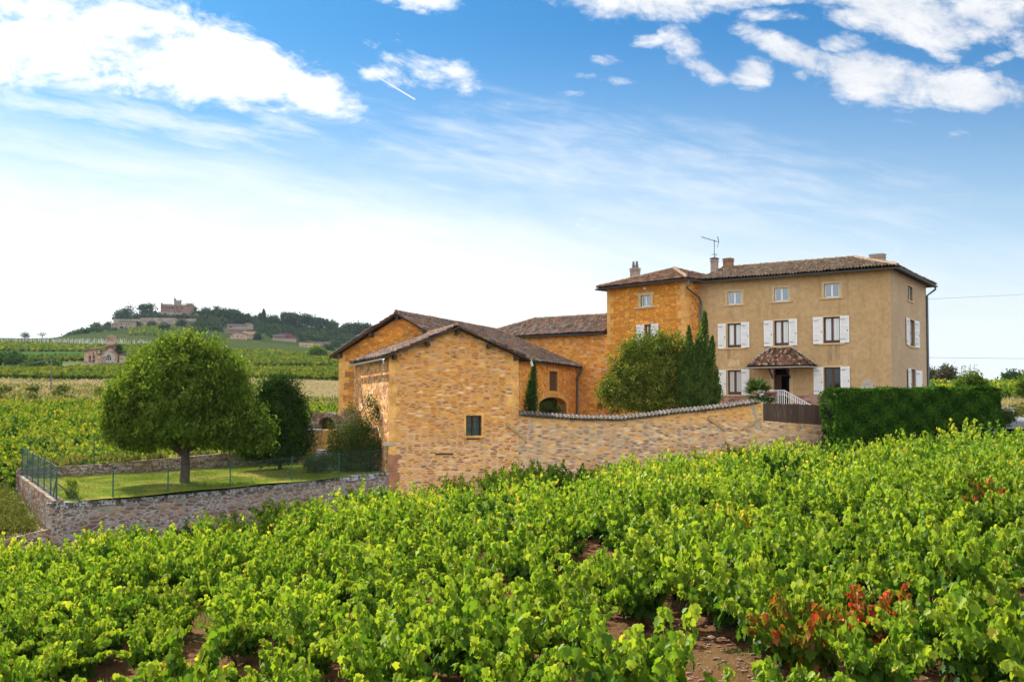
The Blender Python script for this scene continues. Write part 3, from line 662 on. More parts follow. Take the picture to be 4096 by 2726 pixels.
def ridge_line(mb, p, q, r=0.13, seg=0.40):
    p, q = Vector(p), Vector(q); L = (q-p).length; n = max(1, int(L/seg)); d = (q-p)/n
    side = d.cross(Vector((0, 0, 1))).normalized(); up = side.cross(d).normalized()
    for i in range(n):
        a = p+d*i-d*0.06; b = p+d*(i+1); jz = random.uniform(-.012, .012)
        ra, rb = r*1.12, r*0.9
        va = [a+side*math.cos(t_)*ra+up*(math.sin(t_)*ra+jz+0.02) for t_ in np.linspace(-0.2, math.pi+0.2, 7)]
        vb = [b+side*math.cos(t_)*rb+up*(math.sin(t_)*rb+jz) for t_ in np.linspace(-0.2, math.pi+0.2, 7)]
        mb.add(va+vb, [(k, k+1, k+8, k+7) for k in range(6)]+[tuple(range(6, -1, -1)), tuple(range(7, 14))])
def deck(mb, pts, th=0.10, drop=0.03):
    """timber deck under the tiles"""
    P = [Vector(p) for p in pts]; n = (P[1]-P[0]).cross(P[2]-P[0]).normalized()
    if n.z < 0: n = -n
    mb.prism([p-n*drop for p in P], -n*th)
def gutter(mb, p, q, r=0.075):
    p, q = Vector(p), Vector(q); d = (q-p).normalized(); side = d.cross(Vector((0, 0, 1))).normalized()
    ring = [(math.cos(t_)*r, math.sin(t_)*r) for t_ in np.linspace(math.pi, 2*math.pi, 7)]+[(math.cos(t_)*r*0.86, math.sin(t_)*r*0.86) for t_ in np.linspace(2*math.pi, math.pi, 7)]
    n = len(ring); vs = [p+side*a+Vector((0, 0, b)) for a, b in ring]+[q+side*a+Vector((0, 0, b)) for a, b in ring]
    mb.add(vs, [(i, (i+1) % n, n+(i+1) % n, n+i) for i in range(n)]+[tuple(range(n-1, -1, -1)), tuple(range(n, 2*n))])

def quoins(mb, F, u, z0, z1, side=1, h=0.42, long=0.62, short=0.36, o=0.012):
    """alternating corner blocks going from u to u+side*len"""
    z = z0; k = 0
    while z < z1-0.1:
        hh = min(h*random.uniform(0.75, 1.35), z1-z); L = (long if k % 2 else short)*random.uniform(0.85, 1.25)
        a, b = sorted((u, u+side*L)); F.box(mb, a, b, z+0.012, z+hh-0.012, -0.05, o+random.uniform(0, 0.008))
        z += hh; k += 1

# --- window kinds. Everything in wall coordinates; each piece is a mesh of its own under its window
def window_small(F, parent, u0, u1, z0, z1, rec=0.12, glassm='window_glass', lab=None):
    fm = MB(); t_ = 0.07
    for a, b, c_, d_ in ((u0, u0+t_, z0, z1), (u1-t_, u1, z0, z1), (u0+t_, u1-t_, z0, z0+t_), (u0+t_, u1-t_, z1-t_, z1)): F.box(fm, a, b, c_, d_, -rec-0.05, -rec)
    um = (u0+u1)/2
    F.box(fm, um-0.055, um+0.055, z0+t_, z1-t_, -rec-0.05, -rec+0.012)
    fr = fm.build('window', M['white_paint'], parent)
    if lab: fr['label'] = lab
    for a, b in ((u0+t_, um-0.055), (um+0.055, u1-t_)):
        g = MB(); F.box(g, a, b, z0+t_, z1-t_, -rec-0.03, -rec-0.02); g.build('pane', M[glassm], fr)
    return fr
def window_tall(F, parent, u0, u1, z0, z1, rec=0.14, curtain=True, lab=None):
    fm = MB(); t_ = 0.085; um = (u0+u1)/2
    for a, b, c_, d_ in ((u0, u0+t_, z0, z1), (u1-t_, u1, z0, z1), (u0+t_, u1-t_, z0, z0+t_), (u0+t_, u1-t_, z1-t_, z1)): F.box(fm, a, b, c_, d_, -rec-0.06, -rec)
    F.box(fm, um-0.07, um+0.07, z0+t_, z1-t_, -rec-0.06, -rec+0.012)
    F.box(fm, u0+t_, u1-t_, z0+t_, z0+t_+0.10, -rec-0.055, -rec-0.004)
    fr = fm.build('window', M['brown_frame'], parent)
    if lab: fr['label'] = lab
    for a, b in ((u0+t_, um-0.07), (um+0.07, u1-t_)):
        g = MB(); F.box(g, a, b, z0+t_+0.10, z1-t_, -rec-0.035, -rec-0.025); g.build('pane', M['curtained_pane' if curtain else 'dark_glass'], fr)
    if not curtain:
        cm = MB(); n = 14
        for k in range(n):   # gathered net curtain behind the left half
            a = u0+t_+0.02+k*0.018; F.slab(cm, [(a, z0+0.25), (a+0.014, z0+0.25), (a+0.014+0.012*(n-k)/n, z1-t_), (a+0.02*(1), z1-t_)], -rec-0.12-0.01*(k % 2), -rec-0.11-0.01*(k % 2))
        cm.build('curtain', M['curtain'], fr)
    return fr
def shutter(F, parent, u0, u1, z0, z1, o=0.03, matn='white_paint', hinge=None):
    hinge = u1 if hinge == 'r' else u0
    a_ = R(random.uniform(1.0, 7.0))*(1 if hinge == u0 else -1); p_ = F(hinge, 0); ca, sa = math.cos(a_), math.sin(a_)
    F = Frame(p_.xy, F.u*ca+F.n*sa, F.n*ca-F.u*sa); u0, u1 = u0-hinge, u1-hinge
    m_ = MB(); t_ = 0.075; H = z1-z0
    for a, b in ((u0, u0+t_), (u1-t_, u1)): F.box(m_, a, b, z0, z1, o, o+0.04)
    rails = [z0, z0+H*0.36, z0+H*0.62, z1-0.09]
    for r_ in rails: F.box(m_, u0+t_, u1-t_, r_, r_+0.09, o+0.002, o+0.038)
    for i in range(3):
        a = rails[i]+0.09; b = rails[i+1]; n = max(3, int((b-a)/0.062))
        for k in range(n):
            z = a+(k+0.2)*(b-a)/n; zz = z+(b-a)/n*0.60
            P = [F(u0+t_, z, o+0.034), F(u1-t_, z, o+0.034), F(u1-t_, zz, o+0.010), F(u0+t_, zz, o+0.010)]
            m_.prism(P, F.n*-0.008+Vector((0, 0, -0.004)))
    F.box(m_, u0+t_, u1-t_, z0+0.09, z1-0.09, o-0.004, o+0.001)
    s_ = m_.build('shutter', M[matn], parent)
    ir = MB()
    for zf in (0.13, 0.87): F.box(ir, u0+0.01, u0+(u1-u0)*0.55, z0+H*zf-0.012, z0+H*zf+0.012, o+0.041, o+0.047)
    F.box(ir, u1-0.10, u1-0.06, z0+H*0.42, z0+H*0.42+0.09, o+0.041, o+0.06)
    ir.build('hinge', M['metal_dark'], s_)
    return s_
def surround(F, parent, u0, u1, z0, z1, jw=0.14, lint=0.16, sill=0.10, ext=0.12, m_='dressed', o=0.015, name='window_surround'):
    s_ = MB()
    F.box(s_, u0-jw, u0, z0, z1, -0.27, o); F.box(s_, u1, u1+jw, z0, z1, -0.27, o)
    F.box(s_, u0-jw-ext*0.3, u1+jw+ext*0.3, z1, z1+lint, -0.27, o+0.004)
    F.box(s_, u0-jw-ext, u1+jw+ext, z0-sill, z0, -0.27, o+0.06)
    return s_.build(name, M[m_], parent)
def back_panel(F, mb, u0, u1, z0, z1, o=-0.6): F.box(mb, u0-0.3, u1+0.3, z0-0.3, z1+0.3, o-0.05, o)
def px_rect(F, x0, x1, ytop, ybot, o=0.0):
    a, _ = F.sol(x0, 1620, o); b, _ = F.sol(x1, 1620, o); _, zt = F.sol((x0+x1)/2, ytop, o); _, zb = F.sol((x0+x1)/2, ybot, o)
    a, b = sorted((a, b)); return a, b, zb, zt

# ============================================================ the plastered main house
C0 = Vector((22.9, 60.0, 0)); UF = Vector((-0.832, 0.555, 0)).normalized(); VS = Vector((0.555, 0.832, 0)).normalized()
LF = 12.35; LS = 10.3; EAV = 8.28; GB = -2.0
house = empty('farmhouse', (C0.x, C0.y, -1.2), 'tall ochre plastered farmhouse with white shutters and a small tiled porch', 'house')
FB = C0+UF*LF                                   # left end of the facade
F = Frame((FB.x, FB.y), -UF, -VS)               # u runs to the right in the picture
S = Frame((C0.x, C0.y), VS, -UF)                # right-hand end wall
hf = []; top_w = []
for (x0, x1, yt, yb) in ((2914, 2968, 1165, 1217), (3102, 3158, 1150, 1204), (3302, 3362, 1133, 1189)): top_w.append(px_rect(F, x0, x1, yt, yb))
up_w = [px_rect(F, x0, x1, yt, yb) for (x0, x1, yt, yb) in ((2912, 2967, 1293, 1389), (3100, 3158, 1281, 1381), (3298, 3364, 1267, 1371))]
lo_w = [px_rect(F, 2912, 2967, 1480, 1577), px_rect(F, 3298, 3364, 1468, 1572)]
door = px_rect(F, 3096, 3159, 1474, 1612)
mb = MB(); wall_holes(mb, F, 0, LF, 0.62, EAV, top_w+up_w+lo_w+[(door[0], door[1], 0.62, door[3])])
mb.build('front_wall', M['plaster'], house)
st_w = px_rect(S, 3637, 3656, 1148, 1205); su_w = px_rect(S, 3642, 3661, 1281, 1384); sl_w = px_rect(S, 3643, 3662, 1476, 1574)
mb = MB(); wall_holes(mb, S, 0, LS, GB, EAV, [st_w, su_w, sl_w])
mb.quad(C0+VS*LS+Vector((0, 0, GB)), FB+VS*LS+Vector((0, 0, GB)), FB+VS*LS+Vector((0, 0, EAV)), C0+VS*LS+Vector((0, 0, EAV)))
mb.quad(FB+VS*LS+Vector((0, 0, GB)), FB+Vector((0, 0, GB)), FB+Vector((0, 0, EAV)), FB+VS*LS+Vector((0, 0, EAV)))
mb.build('end_wall', M['plaster_side'], house)
mb = MB(); wall_holes(mb, F, 0, LF, GB, 0.62, [(door[0], door[1], 0.0, 0.62)], o=0.03); mb.build('plinth', M['stone_plinth'], house)
mb = MB()
F.box(mb, 0.3, LF-.9, -0.2, EAV-.4, -1.3, -1.2)
mb.build('dark_interior', M['interior_dark'], house)
mb = MB(); S.box(mb, 0.9, LS-.3, -0.2, EAV-.4, -1.0, -.9); mb.build('dark_interior', M['interior_dark'], house)
for i, h_ in enumerate(top_w):
    surround(F, house, *h_, jw=0.16, lint=0.12, sill=0.09, ext=0.10); window_small(F, house, *h_)
for i, h_ in enumerate(up_w):
    surround(F, house, *h_, jw=0.05, lint=0.10, sill=0.10, ext=0.24); window_tall(F, house, *h_)
for i, h_ in enumerate(lo_w):
    surround(F, house, *h_, jw=0.05, lint=0.10, sill=0.10, ext=0.24); window_tall(F, house, *h_, curtain=(i == 0), lab='ground floor window with a gathered net curtain' if i else None)
for (x0, x1, yt, yb) in ((2875.6, 2906, 1294, 1394), (2968, 3001, 1288, 1389), (3060, 3095, 1282, 1384), (3160, 3193, 1275, 1380), (3257, 3295, 1268, 1375), (3365, 3402, 1262, 1369),
                         (2875.6, 2906, 1479, 1579), (2968, 3001, 1476, 1578), (3257, 3295, 1468, 1576), (3365, 3402, 1465, 1569)):
    shutter(F, house, *px_rect(F, x0, x1, yt, yb), hinge='r' if x0 < 2900 or 3050 < x0 < 3070 or 3250 < x0 < 3260 else 'l')
surround(S, house, *st_w, jw=0.10, lint=0.10, sill=0.09, ext=0.10); window_small(S, house, *st_w, rec=0.16)
for h_ in (su_w, sl_w):
    surround(S, house, *h_, jw=0.05, lint=0.08, sill=0.10, ext=0.22); window_tall(S, house, *h_, rec=0.12)
for (x0, x1, yt, yb) in ((3626, 3640.5, 1273, 1380), (3662, 3677, 1286, 1390), (3629, 3642.5, 1474, 1585), (3663, 3679, 1482, 1585)):
    shutter(S, house, *px_rect(S, x0, x1, yt, yb), hinge='r' if x0 < 3650 else 'l')
# stains below sills and the bare patch in the render
mb = MB()
def stain(u0, u1, z0, z1):
    n = 7; pts = [(u0, z1)]+[(u0+(u1-u0)*k/(n-1), z0+random.uniform(0, 0.35)*(z1-z0)) for k in range(n)]+[(u1, z1)]
    F.slab(mb, pts, -0.01, 0.003)
for a, b, zz, L in ((up_w[2][0]+0.25, up_w[2][0]+0.5, up_w[2][2], 1.3), (up_w[2][1]-0.35, up_w[2][1]-0.02, up_w[2][2], 1.0), (up_w[0][0]-0.05, up_w[0][0]+0.2, up_w[0][2], 0.8)):
    stain(a, b, zz-0.1-L, zz-0.1)
mb.build('rain_streak', M['wall_stain'], house)
mb = MB(); a, b, z0, z1 = px_rect(F, 2910, 2962, 1436, 1465)
F.slab(mb, [(a, z0), (b, z0+0.05), (b-0.1, z1), (a+0.6, z1-0.1), (a+0.2, z1+0.05)], -0.01, 0.004)
mb.build('bare_patch', M['dressed'], house)
mb = MB(); a, b, z0, z1 = px_rect(F, 3446, 3500, 1516, 1560)
F.slab(mb, [(a, z0), (b, z0), (b, z1-0.25), (b-0.2, z1-0.05), (a+0.35, z1), (a+0.1, z1-0.12), (a, z1-0.35)], -0.01, 0.005)
mb.build('cement_patch', M['cement'], house)
# doorway
mb = MB()
F.box(mb, door[0]-0.22, door[0], 0.0, door[3], -0.28, 0.035); F.box(mb, door[1], door[1]+0.22, 0.0, door[3], -0.28, 0.035); F.box(mb, door[0]-0.22, door[1]+0.22, door[3], door[3]+0.18, -0.28, 0.035)
mb.build('door_surround', M['dressed'], house)
mb = MB(); dw = (door[1]-door[0])
F.box(mb, door[0], door[0]+dw*0.42, 0.02, door[3]-0.45, -0.26, -0.20)
for k in range(3): F.box(mb, door[0]+0.1, door[0]+dw*0.42-0.1, 0.15+k*0.62, 0.62+k*0.62, -0.20, -0.185)
F.box(mb, door[0], door[1], door[3]-0.45, door[3]-0.38, -0.26, -0.19)
dr = mb.build('door', M['door_wood'], house)
mb = MB(); mb.tube([F(door[0]+dw*0.38, 1.05, -0.20), F(door[0]+dw*0.38, 1.05, -0.14), F(door[0]+dw*0.30, 1.05, -0.14)], 0.015, 6); mb.build('door_handle', M['metal_dark'], dr)
mb = MB(); F.box(mb, door[0]-0.20, door[0]-0.02, door[3]-0.26, door[3]-0.04, 0.04, 0.055); mb.build('house_plate', M['sign_enamel'], house)
# porch roof: a small hipped canopy
er = px_rect(F, 3080, 3168, 1392, 1400); OUT = 1.45
eu0, ez = F.sol(2985, 1465, OUT); eu1, _ = F.sol(3238, 1462, OUT); rz = er[3]; ru0, ru1 = er[0], er[1]
E0, E1 = F(eu0, ez, OUT), F(eu1, ez, OUT); W0, W1 = F(eu0-0.0, ez, 0.02), F(eu1, ez, 0.02); R0, R1 = F(ru0, rz, 0.02), F(ru1, rz, 0.02)
pr = MB()
for q in ([E0, E1, R1, R0], [W0, E0, R0], [E1, W1, R1]): deck(pr, q, 0.06)
pr = pr.build('porch_roof', M['wood_dark'], house)
slope_tiles('porch_tiles', [E0, E1, R1, R0], M['tile_porch'], pr, pitch=0.15, course=0.22, amp=0.03, seed=5)
slope_tiles('porch_tiles', [W0, E0, R0], M['tile_porch'], pr, pitch=0.15, course=0.22, amp=0.03, seed=6)
slope_tiles('porch_tiles', [E1, W1, R1], M['tile_porch'], pr, pitch=0.15, course=0.22, amp=0.03, seed=8)
mb = MB(); up_ = Vector((0, 0, 0.07)); mb.tube([R0+up_, R1+up_, W1+up_], 0.05, 6); mb.tube([R0+up_*.6, E0+up_*.6], 0.04, 6)
mb.build('porch_flashing', M['zinc_light'], pr)
mb = MB(); gutter(mb, E0-Vector((0, 0, .06))+F.n*.06, E1-Vector((0, 0, .06))+F.n*.06, 0.07); gutter(mb, E1-Vector((0, 0, .06)), W1-Vector((0, 0, .06)), 0.07); mb.build('porch_gutter', M['zinc_light'], pr)
mb = MB()
for uu in (ru0+0.2, ru1-0.1): mb.tube([F(uu, ez-0.75, 0.0), F(uu, ez-0.1, 0.75)], 0.05, 5)
F.box(mb, eu0+0.1, eu1-0.1, ez-0.16, ez-0.05, OUT-0.14, OUT-0.02)
mb.build('porch_beam', M['wood_dark'], pr)
# landing, steps, railing
LD = 1.55; ls0 = door[0]-0.55; ls1 = door[1]+0.15
mb = MB(); F.box(mb, ls0, ls1, -1.6, -0.02, 0.03, LD)
nst = 6
for k in range(nst): F.box(mb, ls1+k*0.30, ls1+(k+1)*0.30, -1.6, -0.02-(k+1)*0.165, 0.03, LD)
mb.build('staircase', M['dressed'], house)
def railing():
    m_ = MB(); zt = 0.93
    def run(a, b, n):
        for k in range(n+1):
            p = a+(b-a)*k/n
            m_.tube([p+Vector((0, 0, 0.0)), p+Vector((0, 0, zt))], 0.021 if k % 5 else 0.032, 5)
            q = p+Vector((0, 0, zt-0.17)); m_.tube([q+Vector((0, 0, .06)), q+F.u*0.05, q-Vector((0, 0, .06)), q-F.u*0.05, q+Vector((0, 0, .06))], 0.010, 4)
        for z in (0.08, zt-0.27, zt): m_.tube([a+Vector((0, 0, z)), b+Vector((0, 0, z))], 0.026 if z == zt else 0.016, 5)
    a = F(ls0, 0, LD-0.06); b = F(ls1, 0, LD-0.06); c_ = F(ls1+nst*0.30, -nst*0.165, LD-0.06)
    run(a, b, 13); run(b, c_, 13); run(F(ls0, 0, 0.1), a, 10)
    return m_
railing().build('railing', M['white_paint'], house)
mb = MB(); mid = (ls0+ls1)/2
F.box(mb, mid-0.36, mid+0.36, 0.60, 0.80, LD+0.0, LD+0.2); F.box(mb, mid-0.39, mid+0.39, 0.78, 0.83, LD-0.02, LD+0.22)
fb = mb.build('flower_box', M['flower_box'], None); tag(fb, 'dull red flower box hung on the white porch railing', 'planter')
# roof
OV = 0.55; EZ = EAV+0.02
def HP(u_, v_, z): p = C0+UF*u_+VS*v_; return Vector((p.x, p.y, z))
ins = 3.5; RZ = 9.82; lft = LF+0.4
e00 = HP(-OV, -OV, EZ); e10 = HP(lft, -OV, EZ); e01 = HP(-OV, LS+OV, EZ); e11 = HP(lft, LS+OV, EZ); r0 = HP(ins, LS/2, RZ); r1 = HP(lft, LS/2, RZ)
rb = MB()
for q in ([e10, e00, r0, r1], [e00, e01, r0], [e01, e11, r1, r0]): deck(rb, q, 0.12)
roof = rb.build('roof', M['wood_dark'], house)
slope_tiles('roof_tiles', [e10, e00, r0, r1], M['tile_brown'], roof, seed=11)
slope_tiles('roof_tiles', [e00, e01, r0], M['tile_brown'], roof, seed=12)
slope_tiles('roof_tiles', [e01, e11, r1, r0], M['tile_brown'], roof, seed=13)
mb = MB(); u3 = Vector((0, 0, .03)); ridge_line(mb, r1+u3, r0+u3); ridge_line(mb, r0+u3, e00+u3*2); ridge_line(mb, r0+u3, e01+u3*2); mb.build('ridge_tiles', M['tile_ridge'], roof)
mb = MB(); dz = Vector((0, 0, -0.07)); gutter(mb, e10+dz-VS*.06, e00+dz-VS*.06-UF*.06); gutter(mb, e00+dz-UF*.06-VS*.06, e01+dz-UF*.06)
mb.build('gutter', M['zinc'], house)
mb = MB(); pc = HP(0, LS, 0); o_ = pc-UF*0.09-VS*0.12
mb.tube([HP(-OV, LS+OV*0.6, EZ-.12), HP(-OV, LS+OV*0.5, EZ-.32), Vector((o_.x, o_.y, EZ-0.75)), Vector((o_.x, o_.y, -1.2))], 0.075, 8, True); mb.build('downpipe', M['zinc'], house)
# chimneys
stone('brick_old', [(0.30, 0.17, 0.11), (0.24, 0.15, 0.10), (0.34, 0.22, 0.15), (0.20, 0.12, 0.09)], (0.30, 0.24, 0.18), 4.5, 12, 0.15, .5)
def chimney(parent, base, w_, d_, h_, m_, cap='brick_cap', rot=(UF, VS), name='chimney', pots=0):
    u, v = rot; mb = MB(); b = Vector(base)
    def bx(a0, a1, c0, c1, z0, z1): mb.hexa([b+u*a+v*c+Vector((0, 0, z0)) for a, c in ((a0, c0), (a1, c0), (a1, c1), (a0, c1))]+[b+u*a+v*c+Vector((0, 0, z1)) for a, c in ((a0, c0), (a1, c0), (a1, c1), (a0, c1))])
    bx(-w_/2, w_/2, -d_/2, d_/2, -0.8, h_)
    bx(-w_/2-.05, w_/2+.05, -d_/2-.05, d_/2+.05, h_*0.86, h_*0.91)
    o = mb.build(name, M[m_], parent)
    mb = MB(); bx(-w_/2-.04, w_/2+.04, -d_/2-.04, d_/2+.04, h_+.002, h_+0.09); bx(-w_/2+.08, w_/2-.08, -d_/2+.08, d_/2-.08, h_+0.092, h_+0.13); mb.build('chimney_cap', M[cap], o)
    for k in range(pots):
        p = b+u*((k-(pots-1)/2)*0.32)+Vector((0, 0, h_+0.1)); mb = MB(); mb.tube([p, p+Vector((0, 0, .25)), p+Vector((0, 0, .5))], [0.14, 0.10, 0.07], 8); mb.build('chimney_pot', M['clay_pot'], o)
    return o
def on_roof(px, v_):   # point of the main roof axis seen in column px
    Fr = Frame(HP(0, v_, 0), -UF, -VS); u_, _ = Fr.sol(px); return Fr(u_, 0)
p = on_roof(2862, 3.6); chimney(roof, (p.x, p.y, 9.15), 0.42, 0.42, 1.15, 'chimney_render', 'clay_pot')
antp = Vector((p.x, p.y, 10.4))
p = on_roof(2918, 4.4); chimney(roof, (p.x, p.y, 9.4), 0.62, 0.46, 0.9, 'brick_old', 'brick_cap')
p = on_roof(3518, 7.2); chimney(roof, (p.x, p.y, 9.0), 0.95, 0.5, 1.15, 'chimney_render', 'lichen_stone')
# television antenna on the first chimney
an = empty('television_antenna', antp, 'thin rake shaped television antenna above the left chimney of the plastered house', 'antenna')
mt = antp+Vector((0, 0, 0)); top = zat(965, antp.y); arm0 = at(2808, 948, antp.y-0.3); arm1 = at(2874, 968, antp.y+0.3)
mb = MB(); mb.tube([mt, Vector((mt.x, mt.y, arm1.z+0.1))], 0.022, 6); mb.build('mast', M['metal_dark'], an)
mb = MB(); mb.tube([arm0, arm1], 0.018, 5)
dr_ = (arm1-arm0)
for k in range(12): q = arm0+dr_*(k/13.0); mb.tube([q-VS*0.16, q+VS*0.16], 0.010, 4); mb.tube([q-Vector((0, 0, .06)), q+Vector((0, 0, .06))], 0.012, 4)
mb.tube([arm1+Vector((-.05, 0, .40)), arm1+Vector((.03, 0, 0)), arm1+Vector((-.1, 0, -.38))], 0.015, 5)
mb.tube([arm1+Vector((-.03, .2, .40)), arm1+Vector((.05, .2, 0)), arm1+Vector((-.08, .2, -.38))], 0.012, 5)
mb.build('boom', M['metal_dark'], an)
mb = MB(); mb.tube([mt+Vector((-.2, 0, .25)), mt+Vector((.2, 0, .25))], 0.02, 5); mb.tube([mt+Vector((0, 0, .05)), mt+Vector((.15, 0, .25))], .015, 5); mb.build('bracket', M['metal_dark'], an)

# ============================================================ orange stone tower wing
UT = Vector((-0.685, 0.728, 0)).normalized(); VT = Vector((0.728, 0.685, 0)).normalized()
T0 = Vector((11.5, 65.8, 0)); TW = 6.88; TD = 6.6
tower = empty('stone_tower_wing', (T0.x, T0.y, -1.6), 'deep orange stone tower wing joined to the left end of the plastered house', 'house')
TL = T0+UT*TW
FT = Frame((TL.x, TL.y), -UT, -VT); ST = Frame((T0.x, T0.y), VT, -UT)
tw_top = px_rect(FT, 2565, 2604, 1180, 1225); tw_mid = px_rect(FT, 2580, 2608, 1297, 1395)
TE = 8.32
mb = MB(); wall_holes(mb, FT, 0, TW, -2.2, TE, [tw_top, tw_mid])
mb.build('front_wall', M['stone_orange'], tower)
mb = MB()
mb.quad(ST(0, -2.2), ST(TD, -2.2), ST(TD, TE), ST(0, TE))
b0 = TL+VT*TD; b1 = T0+VT*TD
mb.quad(Vector((b1.x, b1.y, -2.2)), Vector((b0.x, b0.y, -2.2)), Vector((b0.x, b0.y, TE)), Vector((b1.x, b1.y, TE)))
mb.quad(Vector((b0.x, b0.y, -2.2)), Vector((TL.x, TL.y, -2.2)), Vector((TL.x, TL.y, TE)), Vector((b0.x, b0.y, TE)))
mb.build('side_wall', M['stone_orange_fine'], tower)
for q_ in ((FT, TW, -1.6, TE, -1, .62, .36), (ST, 0, -1.6, TE, 1, .5, .3), (FT, 0, 4.3, TE, 1, .5, .3)):
    mb = MB(); quoins(mb, *q_[:5], long=q_[5], short=q_[6]); mb.build('quoins', M['dressed_orange'], tower)
mb = MB(); FT.box(mb, .4, TW-.4, 2.5, TE-.4, -.7, -.6); mb.build('dark_interior', M['interior_dark'], tower)
surround(FT, tower, *tw_top, jw=0.2, lint=0.18, sill=0.12, ext=0.35, o=0.02); window_small(FT, tower, *tw_top)
surround(FT, tower, *tw_mid, jw=0.05, lint=0.2, sill=0.12, ext=0.3, o=0.012, m_='dressed_orange'); window_tall(FT, tower, *tw_mid)
for (x0, x1, yt, yb) in ((2551, 2579, 1298, 1398), (2609, 2638, 1294, 1392)): shutter(FT, tower, *px_rect(FT, x0, x1, yt, yb), hinge='r' if x0 < 2580 else 'l')
mb = MB(); q = FT((tw_top[0]+tw_top[1])/2+0.05, tw_top[3]+0.42, 0.0); mb.tube([q, q+FT.n*0.18], 0.035, 6); mb.tube([q+FT.n*.16+Vector((-.1, 0, .03)), q+FT.n*.2+Vector((.12, 0, .05))], 0.07, 6); mb.build('wall_lamp', M['white_paint'], tower)
def TP(u_, v_, z): p = T0+UT*u_+VT*v_; return Vector((p.x, p.y, z))
ov = 0.55; f0 = TP(-ov, -ov, TE+.02); f1 = TP(TW+ov, -ov, TE+.02); f2 = TP(TW+ov, TD+ov, TE+.02); f3 = TP(-ov, TD+ov, TE+.02); pk = TP(TW/2, TD/2, 9.66)
rb = MB()
for q in ([f1, f0, pk], [f0, f3, pk], [f3, f2, pk], [f2, f1, pk]): deck(rb, q, 0.12)
troof = rb.build('roof', M['wood_dark'], tower)
for k, q in enumerate(([f1, f0, pk], [f0, f3, pk], [f3, f2, pk], [f2, f1, pk])): slope_tiles('roof_tiles', q, M['tile_red'], troof, seed=21+k)
mb = MB()
for q in (f0, f1, f2, f3): ridge_line(mb, pk+u3, q+u3*2)
mb.build('ridge_tiles', M['tile_ridge'], troof)
mb = MB(); gutter(mb, f1+dz-VT*.06, f0+dz-VT*.06); gutter(mb, f0+dz-UT*.06, TP(-ov, 1.7, TE-.05)-UT*.06); gutter(mb, f2+dz+UT*.06, f1+dz+UT*.06); mb.build('gutter', M['zinc'], tower)
mb = MB(); a = TP(-ov, -ov+.15, TE-.1)
pth = [a, a-Vector((0, 0, .35)), at(2746, 1150, 65.35), at(2798, 1190, 66.3), at(2804, 1215, 66.62), at(2804, 1700, 66.62)]
mb.tube(pth, 0.07, 8); mb.build('downpipe', M['zinc'], tower)
cfr = Frame(TP(TW/2, TD/2-.6, 0), -UT, -VT); cu, _ = cfr.sol(2543); q = cfr(cu, 9.0); chimney(troof, q, 0.6, 0.45, 0.9, 'chimney_render', 'lichen_stone', (UT, VT), pots=2)

# ============================================================ orange link wing behind
link = empty('link_wing', (TL.x-4, TL.y+2.6, -1.6), 'long low orange stone wing between the tower wing and the big barn', 'house')
LW = 11.5; FL0 = TL+UF*LW; FLk = Frame((FL0.x, FL0.y), -UF, -VS)
_, LE = FLk.sol(2250, 1344)
mb = MB(); mb.quad(FLk(0, -2.4), FLk(LW, -2.4), FLk(LW, LE), FLk(0, LE))
LDp = 6.5
mb.quad(FLk(LW, -2.4), FLk(LW, -2.4, -LDp), FLk(LW, LE, -LDp), FLk(LW, LE)); mb.quad(FLk(0, -2.4, -LDp), FLk(0, -2.4), FLk(0, LE), FLk(0, LE, -LDp))
mb.quad(FLk(LW, -2.4, -LDp), FLk(0, -2.4, -LDp), FLk(0, LE, -LDp), FLk(LW, LE, -LDp))
mb.build('wall', M['stone_orange_fine'], link)
oe = 0.4; lz = LE+.12
g0 = FLk(-0.4, lz, oe); g1 = FLk(LW-0.15, lz, oe); g2 = FLk(LW-0.15, lz, -LDp-oe); g3 = FLk(-0.4, lz, -LDp-oe); LR = lz+1.55
h0 = FLk(3.4, LR, -LDp/2); h1 = FLk(LW-0.15, LR, -LDp/2)
rb = MB()
for q in ([g0, g1, h1, h0], [g3, g0, h0], [g2, g3, h0, h1]): deck(rb, q, 0.12)
lroof = rb.build('roof', M['wood_dark'], link)
for k, q in enumerate(([g0, g1, h1, h0], [g3, g0, h0], [g2, g3, h0, h1])): slope_tiles('roof_tiles', q, M['tile_grey'] if k < 2 else M['tile_brown'], lroof, seed=31+k)
mb = MB(); ridge_line(mb, h0+u3, h1+u3); ridge_line(mb, h0+u3, g0+u3); mb.build('ridge_tiles', M['tile_ridge'], lroof)
mb = MB(); gutter(mb, g0+dz+FLk.n*.06, g1+dz+FLk.n*.06); mb.build('gutter', M['zinc'], link)

# ============================================================ big barn
AX = Vector((0.375, 0.927, 0)).normalized(); GU = Vector((0.927, -0.375, 0)).normalized()
GR = Vector((-2.68, 53.8, 0)); GW = 7.75; GL = GR-GU*GW; BL_ = 19.8; BEZ = 2.88; BRZ = 5.02
barn = empty('big_barn', (GL.x, GL.y, -3.2), 'big stone barn with a long mossy roof behind the smaller barred window barn', 'barn')
GF = Frame((GL.x, GL.y), GU, -AX); RS = Frame((GR.x, GR.y), AX, GU)
mb = MB(); mb.quad(GF(0, -4.2), GF(GW, -4.2), GF(GW, BEZ), GF(0, BEZ)); mb.poly([GF(0, BEZ), GF(GW, BEZ), GF(GW/2, BRZ-.12)]); mb.build('gable_wall', M['stone_barn'], barn)
bw = px_rect(RS, 2197, 2230, 1484, 1569); ba = px_rect(RS, 2156, 2266, 1587, 1760)
mb = MB(); wall_holes(mb, RS, 0, BL_, -4.2, BEZ, [bw, (ba[0], ba[1], -1.75, ba[3])], depth=0.45)
